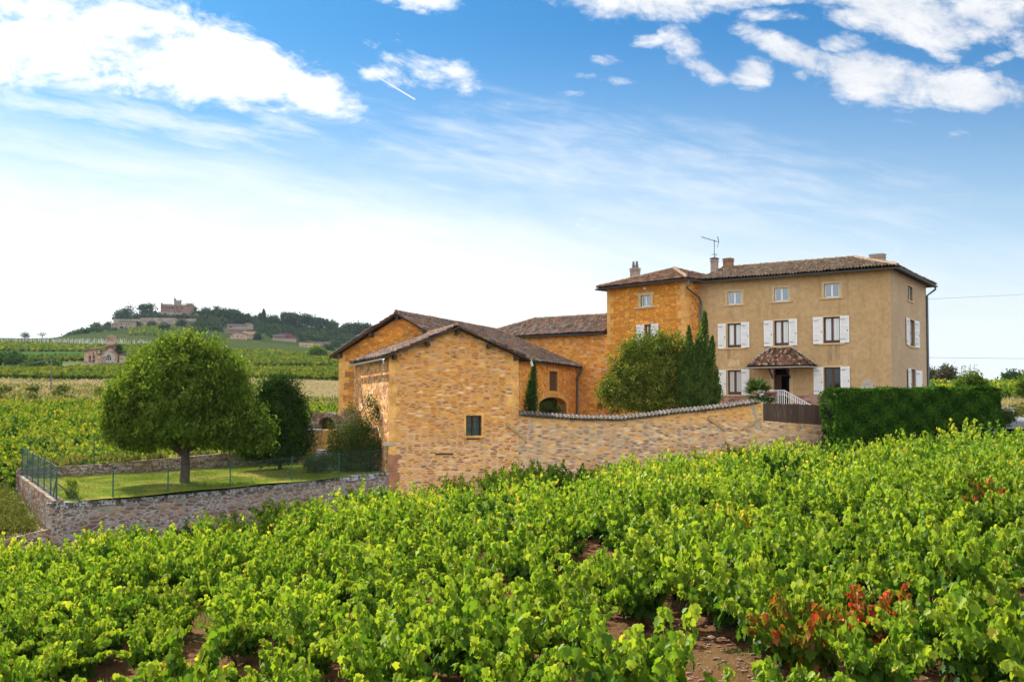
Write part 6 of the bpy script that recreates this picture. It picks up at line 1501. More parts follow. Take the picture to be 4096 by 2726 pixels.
scatter_field('right_vines', 'vines on the rise behind the hedge on the right', (3640, 4400), (97, 150), 1.2, 1.4, .10, 2.5, 'slope_vine_leaf')
scatter_field('strip_vines', 'band of vines across the slope below the chapel', (-200, 1400), (207, 262), 1.7, 1.9, .035, 5.0, hole=lambda x, y: 268 < y)
scatter_field('strip_vines', 'band of vines right of the chapel', (520, 1420), (290, 345), 2.2, 2.4, .03, 7.0)
scatter_field('strip_vines', 'thin band of vines left of the chapel', (-200, 340), (318, 345), 2.2, 2.4, .03, 7.0)
scatter_field('hill_vines', 'wide vineyard on the slope below the hamlet', (520, 1420), (350, 470), 2.6, 3.4, .018, 9.0)
scatter_field('hill_vines', 'band of vines behind the chapel', (-200, 760), (402, 470), 2.6, 3.2, .018, 9.0)
scatter_field('hill_vines', 'vineyard rows under the castle', (520, 800), (640, 770), 3.0, 5.5, .012, 12.0)

# ---------------------------------------------------------------- grass, weeds, stones
def grass(name, label, pts, n, h, mat_, spread, asp=.05, lean=.35):
    C_ = []
    for (x, y, zf) in pts:
        m_ = n; xy = rng.normal(size=(m_, 2))*spread+np.array([x, y]); C_.append(np.column_stack([xy, [zf(a, b_) for a, b_ in xy]]))
    C_ = np.concatenate(C_); m_ = len(C_); d = np.column_stack([rng.normal(size=(m_, 2))*lean, np.ones(m_)]); nn_ = unit(m_)*np.array([1, 1, .2])
    return tag(leaf_object(name, M[mat_], None, C_, nn_, d, h*rng.uniform(.4, 1.2, m_), rng.random(m_), 'blade', asp), label, None, None, 'stuff')
zf = lambda a, b_: zg(a, b_)-.01
gp_ = [(g[0]+random.gauss(0, g[2]*.6), g[1]+random.gauss(0, g[3]*.6), zf) for g in gaps[1:] for _ in range(12)]
grass('dry_grass', 'dry straw coloured grass in the gaps between vines', gp_, 90, .30, 'dry_grass', .16)
gp2 = [(random.uniform(-10, 10), random.uniform(13, 32), zf) for _ in range(150)]
grass('sparse_grass', 'sparse green grass tufts on the vineyard soil', gp2, 40, .13, 'green_grass', .18)
gp3 = [(random.uniform(1.5, 4.0), random.uniform(13.6, 18.5), zf) for _ in range(60)]
grass('soil_grass', 'short green weeds on the bare soil patch', gp3, 30, .12, 'green_grass', .10)
zb_ = lambda a, b_: zbank(a, b_)
grass('lawn_grass', 'short mown grass blades on the lawn', [(x, y, lambda a, b_: zlawn(a, b_)+.01) for x, y in [(random.uniform(-21, -6.5), random.uniform(38.6, 55)) for _ in range(900)] if y < 46.9+(x+23.3)*.6-.4 and y > 38.3+(x+17.4)*.873+.4 and y > 38.5-(x+17.4)*1.55], 60, .09, 'green_grass', .25, .12, .5)
grass('bank_grass', 'dry grass on the bank outside the green fence', [(-18-(y_-38)*.64-random.uniform(1.6, 8), y_, zb_) for y_ in np.random.default_rng(3).uniform(38.3, 47.5, 260)], 80, .24, 'dry_grass', .3, .035, .6)
grass('bank_weeds', 'green weeds on the bank outside the green fence', [(-18-(y_-38)*.64-random.uniform(.2, 2.6), y_, zb_) for y_ in np.random.default_rng(4).uniform(38.3, 47.5, 120)], 60, .34, 'weed_leaf', .28, .14, .6)
wb_ = []
for y_ in np.linspace(38.6, 47.5, 34):
    for k in range(3):
        x_ = -18.1-(y_-38)*.64-abs(random.gauss(0, .9)); wb_.append(((x_, y_, zb_(x_, y_)+.25), random.uniform(.25, .5), random.uniform(.25, .5), random.uniform(.2, .6)))
c, n_, t_ = crown_points(wb_, 1500, 9, .10, .3); m_ = len(c)
tag(leaf_object('wall_weeds', M['weed_leaf'], None, c, n_, unit(m_), .075*rng.uniform(.6, 1.3, m_), t_, 'quad', .6), 'leafy weeds against the crumbling corner wall', None, None, 'stuff')
grass('garden_hedge', 'trailing greenery on the back garden wall', [(x+random.gauss(0, .3), y+.9+random.gauss(0, .3), lambda a, b_: zlawn(a, b_)+.55) for k in range(4) for (x, y) in [ln(bwp[k], bwp[k+1], t_) for t_ in np.linspace(0, 1, 16)]], 45, .38, 'weed_leaf', .22, .18, .6)
grass('meadow_grass', 'tall dry grass on the bank beyond the slope vines', [(random.uniform(-.56, -.16)*d__, d__, lambda a, b_: zg(a, b_)) for d__ in np.random.default_rng(5).uniform(150, 205, 420)], 12, .5, 'dry_grass', 1.8, .3, .8)
grass('meadow_weeds', 'green scrub on the terrace bank beyond the slope vines', [(random.uniform(-.56, -.16)*d__, d__, lambda a, b_: zg(a, b_)) for d__ in np.random.default_rng(6).uniform(129, 156, 300)], 18, .8, 'weed_leaf', 1.0, .4, .8)
grass('meadow_patches', 'greener tufts across the dry meadow strip', [(random.uniform(-.56, -.30)*d__, d__, lambda a, b_: zg(a, b_)) for d__ in np.random.default_rng(8).uniform(152, 200, 170)], 18, .6, 'weed_leaf', 1.6, .4, .9)
grass('foot_weeds', 'weeds at the foot of the stone walls', [(x, y-random.uniform(.3, 1.0), zf) for (x, y) in [ln((13, 52.2), (17.2, 53.2), t_) for t_ in np.linspace(0, 1, 12)]], 70, .9, 'weed_leaf', .25, .07, .3)
grass('rough_grass', 'rough grass between the hedge and the road', [(random.uniform(24.5, 31), random.uniform(49.8, 52.0), zf) for _ in range(70)], 60, .3, 'weed_leaf', .3, .06)
grass('verge_grass', 'dry grass on the bank behind the road', [(random.uniform(30, 50), random.uniform(76, 92), zf) for _ in range(260)], 26, .8, 'dry_grass', .8, .12)
def pebbles():
    bm = bmesh.new(); r_ = random.Random(4)
    for k in range(520):
        x = r_.gauss(2.8, 1.3); y = r_.uniform(13.2, 19.5); s = r_.uniform(.012, .05)*(1.6 if r_.random() < .06 else 1)
        bmesh.ops.create_icosphere(bm, subdivisions=1, radius=s, matrix=Matrix.Translation((x, y, zg(x, y)+s*.25))@Matrix.Rotation(r_.uniform(0, 3), 4, 'Z')@Matrix.Diagonal((1.5, 1, .55, 1)))
    for v_ in bm.verts: v_.co += Vector((r_.uniform(-1, 1), r_.uniform(-1, 1), r_.uniform(-1, 1)))*.005
    me_ = bpy.data.meshes.new('pebbles'); bm.to_mesh(me_); bm.free(); me_.materials.append(plain('pebble', (.19, .12, .08), .95, .35, 9)); o = bpy.data.objects.new('pebbles', me_); COL.objects.link(o); tag(o, 'pale stones and clods on the reddish vineyard soil', None, None, 'stuff')
pebbles()
# twigs on the soil
mb = MB()
for k in range(70):
    x = random.gauss(2.8, 1.2); y = random.uniform(13.2, 19.5); a = random.uniform(0, 3.14); L = random.uniform(.08, .28); z = zg(x, y)+.02
    mb.tube([Vector((x, y, z)), Vector((x+math.cos(a)*L*.5, y+math.sin(a)*L*.5, z+.02)), Vector((x+math.cos(a+.3)*L, y+math.sin(a+.3)*L, z))], .006, 4)
tag(mb.build('twigs', M['cane'], None, auto_uv=False), 'dry prunings lying on the vineyard soil', None, None, 'stuff')
# ---------------------------------------------------------------- far things
def d_ground(px, py, lo=150.0, hi=900.0):
    """distance at which the ground is seen at that pixel"""
    d = lo
    while d < hi:
        X = (px-2048)/FOC*d
        if px_of((X, d, zg(X, d)))[1] <= py: return d
        d += 3.0
    return hi
def far_tree(label, px, pyb, d, blobs, n=500, leaf=.9, mat_='forest_leaf', name='tree', group=None, th=2.0, r0=.3, per=6, rc=.6, shell=.35, ntar=2, bark='bark'):
    if 320 < d < 800:
        d2 = d_ground(px, pyb); k2 = d2/d; d = d2; blobs = [(q[0], q[1], d2, q[3], q[4]) for q in blobs]
    b = at(px, pyb, d); b.z = zg(b.x, b.y)-.3
    return tree(name, label, 'tree', b, th, r0, [ib(*q) for q in blobs], leaf, n, mat_, per=per, rc=rc, shell=shell, droop=.2, group=group, asp=.8, ntar=ntar, bark=bark)
# chapel
CHD = 300.0
def gable_house(name, label, cat, x0, x1, pe, pb, pr, d, length, wallm, roofm, ang=16.0, wins=(), door=None, hip=False, over=.5, group=None, apex=0.5, wcol='window_far'):
    """building with its gable (or long side if hip) facing the camera between columns x0..x1; ang turns it (degrees)"""
    if d > 320: d = min(d_ground((x0+x1)/2, pb), 835)
    a = at(x0, pb, d); u = Vector((math.cos(R(ang)), math.sin(R(ang)), 0)); v = Vector((-u.y, u.x, 0)); p0 = Vector((a.x, d, 0)); Wd = Frame(p0.xy, u, -v).sol(x1)[0]
    ze = zat(pe, d, x0); zb = zat(pb, d, x0); zr = zat(pr, d+(0 if not hip else length/2), x0)
    e = empty(name, (p0.x, p0.y, zb), label, cat, group); Fq = Frame(p0.xy, u, -v)
    mb = MB(); z0 = zb-6
    if not hip:
        mb.poly([Fq(0, z0), Fq(Wd, z0), Fq(Wd, ze), Fq(Wd*apex, zr-.05), Fq(0, ze)]); mb.poly([Fq(Wd, z0, -length), Fq(0, z0, -length), Fq(0, ze, -length), Fq(Wd*apex, zr-.05, -length), Fq(Wd, ze, -length)])
    else:
        mb.quad(Fq(0, z0), Fq(Wd, z0), Fq(Wd, ze), Fq(0, ze)); mb.quad(Fq(Wd, z0, -length), Fq(0, z0, -length), Fq(0, ze, -length), Fq(Wd, ze, -length))
    mb.quad(Fq(0, z0, -length), Fq(0, z0), Fq(0, ze), Fq(0, ze, -length)); mb.quad(Fq(Wd, z0), Fq(Wd, z0, -length), Fq(Wd, ze, -length), Fq(Wd, ze))
    mb.build('wall', M[wallm], e)
    mb = MB(); o = over
    if not hip:
        s_l = (zr-ze)/(Wd*apex); s_r = (zr-ze)/(Wd*(1-apex))
        for q in ([Fq(-o, ze-s_l*o, o), Fq(Wd*apex, zr, o), Fq(Wd*apex, zr, -length-o), Fq(-o, ze-s_l*o, -length-o)], [Fq(Wd*apex, zr, o), Fq(Wd+o, ze-s_r*o, o), Fq(Wd+o, ze-s_r*o, -length-o), Fq(Wd*apex, zr, -length-o)]): mb.prism(q, (0, 0, .28))
    else:
        i_ = min(Wd*.25, length*.5) if hip == 'hip' else 0.0; A, B, C_, D_ = Fq(-o, ze, o), Fq(Wd+o, ze, o), Fq(Wd+o, ze, -length-o), Fq(-o, ze, -length-o); r0_, r1_ = Fq(i_ if i_ else -o, zr, -length/2), Fq(Wd-i_ if i_ else Wd+o, zr, -length/2)
        mb.add([A, B, C_, D_, r0_, r1_], [(0, 1, 5, 4), (1, 2, 5), (2, 3, 4, 5), (3, 0, 4), (3, 2, 1, 0)])
    mb.build('roof', M[roofm], e)
    for (wx0, wx1, wy0, wy1) in wins:
        u0, zt = Fq.sol(wx0, wy0); u1, zb2 = Fq.sol(wx1, wy1); m2 = MB(); Fq.box(m2, min(u0, u1), max(u0, u1), zb2, zt, -.1, .04); m2.build('window', M[wcol], e)
    return e, Fq, Wd, ze, zr, v
ch, FC, WC, zec, zrc, vC = gable_house('chapel', 'small old pinkish stone chapel with an open square bell tower on the left slope', 'chapel', 399, 497, 1414, 1452, 1387, CHD, 13.0, 'stone_chapel', 'red_roof_far', ang=25, apex=.40)
# long left wall wing of the chapel (lower aisle)
FW = Frame(FC(0, 0).xy, Vector((-.93, .37, 0)), Vector((-.37, -.93, 0)))
uw, _ = FW.sol(336, 1450); mb = MB()
zt0 = zat(1393, CHD, 400); zt1 = FW.sol(338, 1404)[1]; zb_c = zat(1452, CHD)-5
mb.quad(FW(uw, zb_c), FW(0, zb_c), FW(0, zt0), FW(uw, zt1)); mb.quad(FW(uw, zb_c, -5), FW(uw, zb_c), FW(uw, zt1), FW(uw, zt1, -5)); mb.build('aisle_wall', M['stone_chapel'], ch)
mb = MB(); mb.hexa([FW(uw+.5, zt1, .5), FW(-1.0, zt0, .5), FW(-1.5, zt0+1.2, -5), FW(uw+.5, zt1+.8, -5), FW(uw+.5, zt1+.3, .5), FW(-1.0, zt0+.3, .5), FW(-1.5, zt0+1.5, -5), FW(uw+.5, zt1+1.1, -5)]); mb.build('aisle_roof', M['red_roof_far'], ch)
for (x0, x1, y0, y1) in ((355, 365, 1422, 1447), (371, 380, 1421, 1448), (372.5, 375.5, 1405, 1420), (387, 390, 1402, 1416)):
    a = FW.sol(x0, y0); b = FW.sol(x1, y1); mb = MB(); FW.box(mb, min(a[0], b[0]), max(a[0], b[0]), b[1], a[1], -.05, .06); mb.build('door' if x1-x0 > 6 else 'window', M['brown_shutter'], ch)
def arch_pts(Fq, x0, x1, ytop, ybot, pointed=0.0, n=12):
    a, _ = Fq.sol(x0, ybot); b, zb2 = Fq.sol(x1, ybot); _, zt = Fq.sol((x0+x1)/2, ytop); um_ = (a+b)/2; hw_ = (b-a)/2; sp_ = zt-hw_*(1+pointed)
    if sp_ < zb2: sp_ = zb2+.05
    return [(a, zb2), (b, zb2)]+[(um_+hw_*math.cos(t_), sp_+(zt-sp_)*math.sin(t_)) for t_ in np.linspace(0, math.pi, n)]
mb = MB(); FC.slab(mb, arch_pts(FC, 413, 458.5, 1413, 1449), -.1, .06); mb.build('arch_recess', M['white_far'], ch)
mb = MB(); P1 = arch_pts(FC, 413, 458.5, 1413, 1449)[2:]; mb.tube([FC(u_, z, .12) for u_, z in P1], .14, 5); mb.build('arch_moulding', M['stake_pale'], ch)
mb = MB(); FC.slab(mb, arch_pts(FC, 424.5, 444, 1419, 1440, .3), .05, .12); cw_ = mb.build('window', M['window_far'], ch)
mb = MB()
for x in (430.5, 437.5): a = FC.sol(x, 1440); b = FC.sol(x, 1427); FC.box(mb, a[0]-.09, a[0]+.09, a[1], b[1], .12, .2)
a = FC.sol(424.5, 1429); b = FC.sol(444, 1429); mb.tube([FC(a[0], a[1], .15), FC(a[0]+(b[0]-a[0])*.25, a[1]+.7, .15), FC((a[0]+b[0])/2, a[1], .15), FC(a[0]+(b[0]-a[0])*.75, a[1]+.7, .15), FC(b[0], b[1], .15)], .08, 4)
mb.build('tracery', M['white_far'], cw_)
# bell tower
TWd = 303.0; FTt = Frame(at(424, 1450, TWd).xy, Vector((1, .36, 0)), Vector((.36, -1, 0))); a = FTt.sol(424, 1388); b = FTt.sol(465, 1388); tw = b[0]-a[0]; zt = zat(1347, TWd, 440); zb3 = zat(1395, TWd, 440)-3; zm0 = zat(1372, TWd, 440); zm1 = zat(1354, TWd, 440)
mb = MB(); th_ = .55
# lower solid box, corner piers, middle column, lintels: a belfry one can see through
def ring(z0, z1):
    for (u0, u1, o0, o1) in ((0, tw, -th_, 0), (0, tw, -tw, -tw+th_), (0, th_, -tw+th_, -th_), (tw-th_, tw, -tw+th_, -th_)): FTt.box(mb, u0, u1, z0, z1, o0, o1)
ring(zb3, zm0); ring(zm1, zt)
for (u0, o0) in ((0, -.75), (tw-.75, -.75), (0, -tw), (tw-.75, -tw)): FTt.box(mb, u0, u0+.75, zm0, zm1, o0, o0+.75)
FTt.box(mb, tw*.5-.13, tw*.5+.13, zm0, zm1, -.4, -.1); FTt.box(mb, tw*.5-.13, tw*.5+.13, zm0, zm1, -tw+.1, -tw+.4)
FTt.box(mb, -.12, tw+.12, zm0-.25, zm0-.05, -tw-.12, .12)
tb = mb.build('bell_tower', M['stone_chapel'], ch)
mb = MB(); o = .4; A, B, C_, D_ = FTt(-o, zt, o), FTt(tw+o, zt, o), FTt(tw+o, zt, -tw-o), FTt(-o, zt, -tw-o); pk_ = FTt(tw/2, zat(1336.5, TWd, 440), -tw/2); mb.add([A, B, C_, D_, pk_], [(0, 1, 4), (1, 2, 4), (2, 3, 4), (3, 0, 4), (3, 2, 1, 0)]); mb.build('tower_roof', M['red_roof_far'], tb)
far_tree('dark leafy shrub growing against the right side of the chapel bell tower', 474, 1405, 299.5, [(474, 1392, 302, 12, 16), (478, 1400, 302, 10, 14)], 900, .35, 'bush_dark_leaf', name='shrub', rc=.3)
# castle on the hill
CA = 850.0; FCa = Frame(at(643, 1262, CA).xy, Vector((1, .24, 0)), Vector((.24, -1, 0)))
castle = empty('castle', at(700, 1262, CA), 'reddish stone castle with a round keep and battlements on top of the hill', 'castle')
def cbox(mb, x0, x1, yt, yb, o0, o1): a = FCa.sol(x0, yb); b = FCa.sol(x1, yb); zt_ = FCa.sol((x0+x1)/2, yt)[1]; FCa.box(mb, a[0], b[0], a[1]-(.0), zt_, o0, o1)
mb = MB(); cbox(mb, 643, 712, 1218, 1262, -20, 0); cbox(mb, 712.2, 775, 1220, 1262, -22, .8)
mb.build('main_block', M['stone_castle'], castle)
mb = MB(); cbox(mb, 634, 729, 1249, 1263, -22, 4); a = FCa.sol(634, 1290); FCa.box(mb, a[0], FCa.sol(729, 1290)[0], zg(-300, 850)-20, FCa.sol(680, 1262)[1]+.01, -22, 3.9); mb.build('plinth', M['stone_grey_far'], castle)
mb = MB()
for x in np.arange(645, 772, 4.2):
    if 689 < x < 721: continue
    cbox(mb, x, x+2.2, 1213.5+(x-645)*.012, 1218.5, -.8, .1)
mb.build('battlements', M['stone_castle'], castle)
def turret(x0, x1, yt, yb, o, cone=None, m_='stone_castle', cren=False, name='turret'):
    a = FCa.sol(x0, yb, 0)[0]; b = FCa.sol(x1, yb)[0]; r = (b-a)/2; zb2 = FCa.sol(x0, yb)[1]; zt_ = FCa.sol(x0, yt)[1]; c_ = FCa((a+b)/2, 0, o); c_.z = 0
    mb = MB(); mb.tube([c_+Vector((0, 0, zb2)), c_+Vector((0, 0, zt_))], r, 14); t_ = mb.build(name, M[m_], castle)
    if cone: mb = MB(); mb.tube([c_+Vector((0, 0, zt_)), c_+Vector((0, 0, FCa.sol(x0, cone)[1]))], [r*1.15, .05], 12); mb.build('turret_roof', M['grey_roof_far'], t_)
    if cren:
        mb = MB(); mb.tube([c_+Vector((0, 0, zt_-1.2)), c_+Vector((0, 0, zt_+.01))], r*1.12, 14)
        for k in range(10): a_ = 6.283*k/10; q = c_+Vector((math.cos(a_)*r*1.05, math.sin(a_)*r*1.05, zt_)); mb.tube([q, q+Vector((0, 0, 1.0))], .42, 4)
        mb.build('battlements', M[m_], t_)
    return t_
turret(642, 650.5, 1216, 1262, -1, 1207.5); turret(692, 700, 1192, 1220, -7, 1186, 'stone_grey_far'); turret(696, 721, 1199, 1222, -9, None, 'stone_grey_far', True, 'keep'); turret(771, 777, 1228, 1262, -4, 1219)
for r_, (y0, y1) in enumerate(((1227, 1233.5), (1242, 1247))):
    for x in (651, 665, 676, 688, 705, 727): a = FCa.sol(x, y1); b = FCa.sol(x+3.6, y0); mb = MB(); FCa.box(mb, a[0], b[0], a[1], b[1], .3, .95); mb.build('window', M['window_far'] if r_ == 0 else M['red_roof_far'], castle)
mb = MB(); FCw = Frame(at(453, 1300, 772).xy, Vector((1, .04, 0)), Vector((.04, -1, 0)))
for (x0, x1, y0) in ((453, 560, 1275), (560.1, 700, 1270.5), (700.1, 782, 1274)): a = FCw.sol(x0, 1312); b = FCw.sol(x1, 1312); FCw.box(mb, a[0], b[0], a[1]-6, FCw.sol((x0+x1)/2, y0)[1], -3, 0)
cwl = mb.build('terrace_wall', M['stone_grey_far'], None); tag(cwl, 'long grey terrace wall below the castle', 'wall')
gh = gable_house
gh('tower_house', 'square stone tower with a flat roof below the castle on the right', 'tower', 772, 793, 1257, 1279, 1255.5, 795, 4.5, 'stone_castle', 'red_roof_far', hip='hip', wins=((786, 788.5, 1266, 1271),), over=.3)
gh('hill_house', 'long stone house below the castle terrace at the left end', 'house', 444, 478, 1297, 1317, 1293, 760, 8, 'cream_far', 'grey_roof_far', hip='long', wins=((450, 453, 1303, 1307), (466, 469, 1309, 1314)))
gh('hill_house', 'tall stone house with a dark barn opening, below the castle terrace', 'house', 477, 539, 1285, 1314, 1280, 765, 9, 'cream_far', 'grey_roof_far', hip='long', wins=((479, 494, 1305, 1313), (483, 487, 1292, 1299), (505, 508, 1293, 1299), (514, 517, 1293, 1299), (523, 526, 1293, 1299), (500, 507, 1307, 1313)))
gh('hill_house', 'small brown house half hidden by trees below the castle', 'house', 557, 593, 1289, 1302, 1285, 775, 8, 'stone_castle', 'grey_roof_far', hip='long', wins=((563, 567, 1294, 1299), (574, 578, 1294, 1299)))
gh('hill_house', 'low house with a grey roof and one white window, right below the castle', 'house', 738, 778, 1290, 1308, 1281, 770, 8, 'stone_castle', 'grey_roof_far', hip='long', wins=((744, 749, 1295, 1300),), wcol='white_far')
hv_ = 'houses of the hamlet under the wood'
gh('hamlet_house', 'large grey stone house with a low roof, highest of the hamlet', 'house', 910, 979, 1301, 1325, 1295, 690, 9, 'stone_grey_far', 'grey_roof_far', hip='long', wins=((918, 922, 1303, 1309), (923, 926, 1303, 1309)), group=hv_)
gh('hamlet_house', 'square pigeon tower house with a hipped roof, beside the large grey house', 'house', 978, 1010, 1296, 1318, 1290.5, 692, 8, 'cream_far', 'grey_roof_far', hip='hip', wins=((984, 987, 1299, 1304),), group=hv_)
gh('hamlet_house', 'long low house below the large grey house of the hamlet', 'house', 895, 973, 1319, 1336, 1314, 665, 7, 'stone_castle', 'grey_roof_far', hip='long', group=hv_)
gh('hamlet_house', 'red roofed barn with its gable turned left, lowest in the hamlet', 'house', 930, 985, 1335, 1358, 1326, 640, 9, 'stone_chapel', 'red_roof_far', ang=26, wins=((950, 954, 1341, 1347),), group=hv_)
gh('hamlet_house', 'small red roofed house right of the lowest barn of the hamlet', 'house', 972, 1016, 1336, 1355, 1325, 650, 9, 'stone_chapel', 'red_roof_far', hip='long', wins=((985, 989, 1340, 1346),), group=hv_)
gh('farm_barn', 'farm shed with a wide dark purple hipped roof at the edge of the wood', 'barn', 1097, 1183, 1349, 1366, 1330.5, 615, 14, 'cream_far', 'purple_roof_far', hip='hip')
gh('farm_shed', 'pale open shed in front of the purple roofed barn', 'shed', 1093, 1138, 1344, 1364, 1337, 590, 7, 'cream_far', 'grey_roof_far', hip='long')
gh('white_house', 'small white house with a pale red roof on the slope', 'house', 1200, 1254, 1378, 1388, 1371, 560, 9, 'white_far', 'red_roof_far', hip='long', wins=((1209, 1212, 1380, 1386), (1222, 1225, 1380, 1385)))
gh('white_house', 'red roofed extension to the right of the white house', 'house', 1256, 1290, 1381, 1389, 1375, 565, 8, 'white_far', 'red_roof_far', hip='long')
gh('long_house', 'grey roofed long stone house behind the white house', 'house', 1266, 1319, 1373, 1387, 1366, 590, 8, 'stone_grey_far', 'grey_roof_far', hip='long', wins=((1285, 1294, 1375, 1384), (1300, 1303, 1377, 1382)))
# trees on the hill
hg_ = 'big dark trees round the castle'
far_tree('spreading dark tree at the left end of the castle terrace', 492, 1285, 845, [(478, 1258, 845, 22, 16), (500, 1250, 845, 24, 16), (520, 1235, 845, 12, 12), (520, 1262, 845, 24, 18), (462, 1270, 845, 12, 10)], 1500, 1.3, group=hg_, rc=1.0)
far_tree('tall rounded dark cedar just left of the castle', 590, 1275, 845, [(585, 1235, 845, 30, 17), (605, 1225, 845, 18, 10), (590, 1255, 845, 36, 14), (570, 1228, 845, 18, 10), (620, 1250, 845, 14, 12)], 1800, 1.3, group=hg_, rc=.9)
far_tree('flat topped cedar behind the right end of the castle', 758, 1262, 860, [(758, 1220, 860, 17, 4), (770, 1234, 860, 18, 6), (750, 1248, 860, 26, 12)], 900, 1.2, group=hg_, rc=.9)
far_tree('layered cedar rising above the wood right of the castle', 870, 1280, 850, [(868, 1232, 850, 14, 6), (880, 1245, 850, 20, 5), (862, 1250, 850, 24, 12)], 900, 1.2, group=hg_, rc=.9)
far_tree('rounded tree on the skyline left of the castle hill houses', 380, 1320, 800, [(378, 1305, 800, 16, 9), (392, 1300, 800, 9, 8)], 350, 1.2, group=hg_, rc=1.0)
far_tree('small tree low on the left skyline of the castle hill', 318, 1332, 800, [(312, 1326, 800, 12, 6), (330, 1322, 800, 8, 5)], 260, 1.1, group=hg_, rc=.8)
far_tree('ragged tree on the skyline beside the left hill house', 438, 1305, 800, [(436, 1293, 800, 10, 7), (428, 1300, 800, 14, 6)], 260, 1.1, group=hg_, rc=.9)
e = spires('spruce', 'pointed spruce standing above the wood behind the hamlet', 'tree', at(1055, 1290, 800), [(1055, 1285, 1055, 1236, 11), (1040, 1275, 1040, 1252, 10)], 'forest_leaf', 1400, 1.5, 800, .4)
far_tree('bare branching tree on the left horizon, right of its neighbour', 169, 1352, 540, [(169, 1336, 540, 18, 8)], 160, .5, 'bare_leaf', name='bare_tree', rc=.6, ntar=14, th=1.8, r0=.22)
far_tree('leafy thin tree on the far left horizon', 101, 1352, 540, [(101, 1340, 540, 18, 11)], 520, .5, 'forest_leaf', name='thin_tree', rc=.6, ntar=8, th=1.5, r0=.2)
far_tree('large round green tree alone on the slope below the white house', 1267, 1432, 400, [(1268, 1405, 400, 33, 22), (1250, 1415, 400, 24, 18), (1285, 1415, 400, 26, 18)], 5200, .55, 'tree_leaf', rc=.55)
mg = 'trees among the hamlet houses'
for px, pyb, d, rx, rz, lab in ((1105, 1352, 640, 22, 16, 'dark round tree left of the purple roofed barn'), (1030, 1360, 645, 12, 14, 'narrow dark tree at the right end of the hamlet'), (655, 1318, 700, 20, 12, 'round tree among the houses below the castle'),
                                (725, 1310, 730, 20, 20, 'bushy tree left of the low grey roofed house'), (1200, 1345, 640, 16, 12, 'green tree between the purple roofed barn and the wood'), (550, 1308, 740, 16, 10, 'low tree in front of the brown house below the castle'),
                                (1310, 1400, 560, 16, 8, 'low bushes right of the long grey roofed house'), (606, 1306, 740, 18, 9, 'round tree at the middle of the castle terrace wall')):
    far_tree(lab, px, pyb, d, [(px, pyb-rz, d, rx, rz), (px+rx*.5, pyb-rz*.7, d, rx*.6, rz*.7), (px-rx*.5, pyb-rz*.6, d, rx*.6, rz*.6)], 700, 1.1, group=mg, rc=.9)
# the wood: one mass
blobs = []
sk = [(790, 1245), (830, 1236), (880, 1240), (930, 1240), (1000, 1262), (1060, 1268), (1100, 1262), (1150, 1252), (1210, 1262), (1280, 1275), (1340, 1285), (1400, 1292), (1480, 1300), (1560, 1320)]
def skyl(x): return float(np.interp(x, [s_[0] for s_ in sk], [s_[1] for s_ in sk]))
r_ = random.Random(9)
for k in range(340):
    px = r_.uniform(785, 1560); yb = float(np.interp(px, [785, 880, 900, 1015, 1040, 1085, 1100, 1185, 1200, 1320, 1340, 1560], [1338, 1330, 1293, 1293, 1345, 1345, 1333, 1335, 1364, 1368, 1392, 1400]))
    ytop = float(np.interp(px, [785, 950, 1200, 1400, 1560], [1268, 1290, 1325, 1345, 1372])); f_ = r_.random()
    if f_ < .62:
        yg_ = ytop+(yb-ytop)*r_.random(); d = min(848, d_ground(px, yg_, 480)); rz = r_.uniform(8, 15)*800/d; blobs.append(ib(px, yg_-rz*.8, d, rz*r_.uniform(1.0, 1.5), rz))
    else:
        rz = r_.uniform(9, 15); top_ = skyl(px)+rz*r_.uniform(.8, 1.6); blobs.append(ib(px, min(top_, ytop-rz*.3) if f_ > .8 else top_+(ytop-top_)*r_.random(), r_.uniform(835, 870), rz*r_.uniform(1.1, 1.7), rz))
for k in range(70): px = r_.uniform(265, 470); yt = float(np.interp(px, [250, 300, 370, 440, 470], [1352, 1335, 1318, 1310, 1315])); blobs.append(ib(px, yt+r_.uniform(2, 22)*(px-240)/160, r_.uniform(700, 790), r_.uniform(8, 15), r_.uniform(5, 8)))
for k in range(60): px = r_.uniform(470, 790); blobs.append(ib(px, 1268+r_.uniform(-2, 3)+abs(px-640)*.02, r_.uniform(803, 812), r_.uniform(6, 12), r_.uniform(4, 6)))
c, n_, t_ = crown_points(blobs, 13000, 9, 1.1, .5); m_ = len(c)
tag(leaf_object('wood', M['forest_leaf'], None, c, n_, unit(m_), 1.5*rng.uniform(.6, 1.3, m_), t_, 'quad', .8), 'dark green wood covering the back of the castle hill', None, None, 'stuff')
# scrub near and left of the chapel
blobs = [ib(r_.uniform(-150, 110), r_.uniform(1428, 1478), r_.uniform(262, 275), r_.uniform(22, 45), r_.uniform(14, 26)) for _ in range(26)]+[ib(r_.uniform(110, 235), r_.uniform(1450, 1480), r_.uniform(258, 270), r_.uniform(16, 28), r_.uniform(10, 18)) for _ in range(14)]
c, n_, t_ = crown_points(blobs, 1500, 10, .5, .5); m_ = len(c); tag(leaf_object('scrub', M['bush_dark_leaf'], None, c, n_, unit(m_), .7*rng.uniform(.6, 1.3, m_), t_, 'quad', .8), 'dark scrub at the left edge below the fields', None, None, 'stuff')
blobs = [ib(r_.uniform(300, 520), r_.uniform(1462, 1478), r_.uniform(270, 292), r_.uniform(10, 24), r_.uniform(4, 8)) for _ in range(30)]+[ib(r_.uniform(-100, 560), r_.uniform(1548, 1600), r_.uniform(128, 160), r_.uniform(10, 30), r_.uniform(5, 11)) for _ in range(26)]
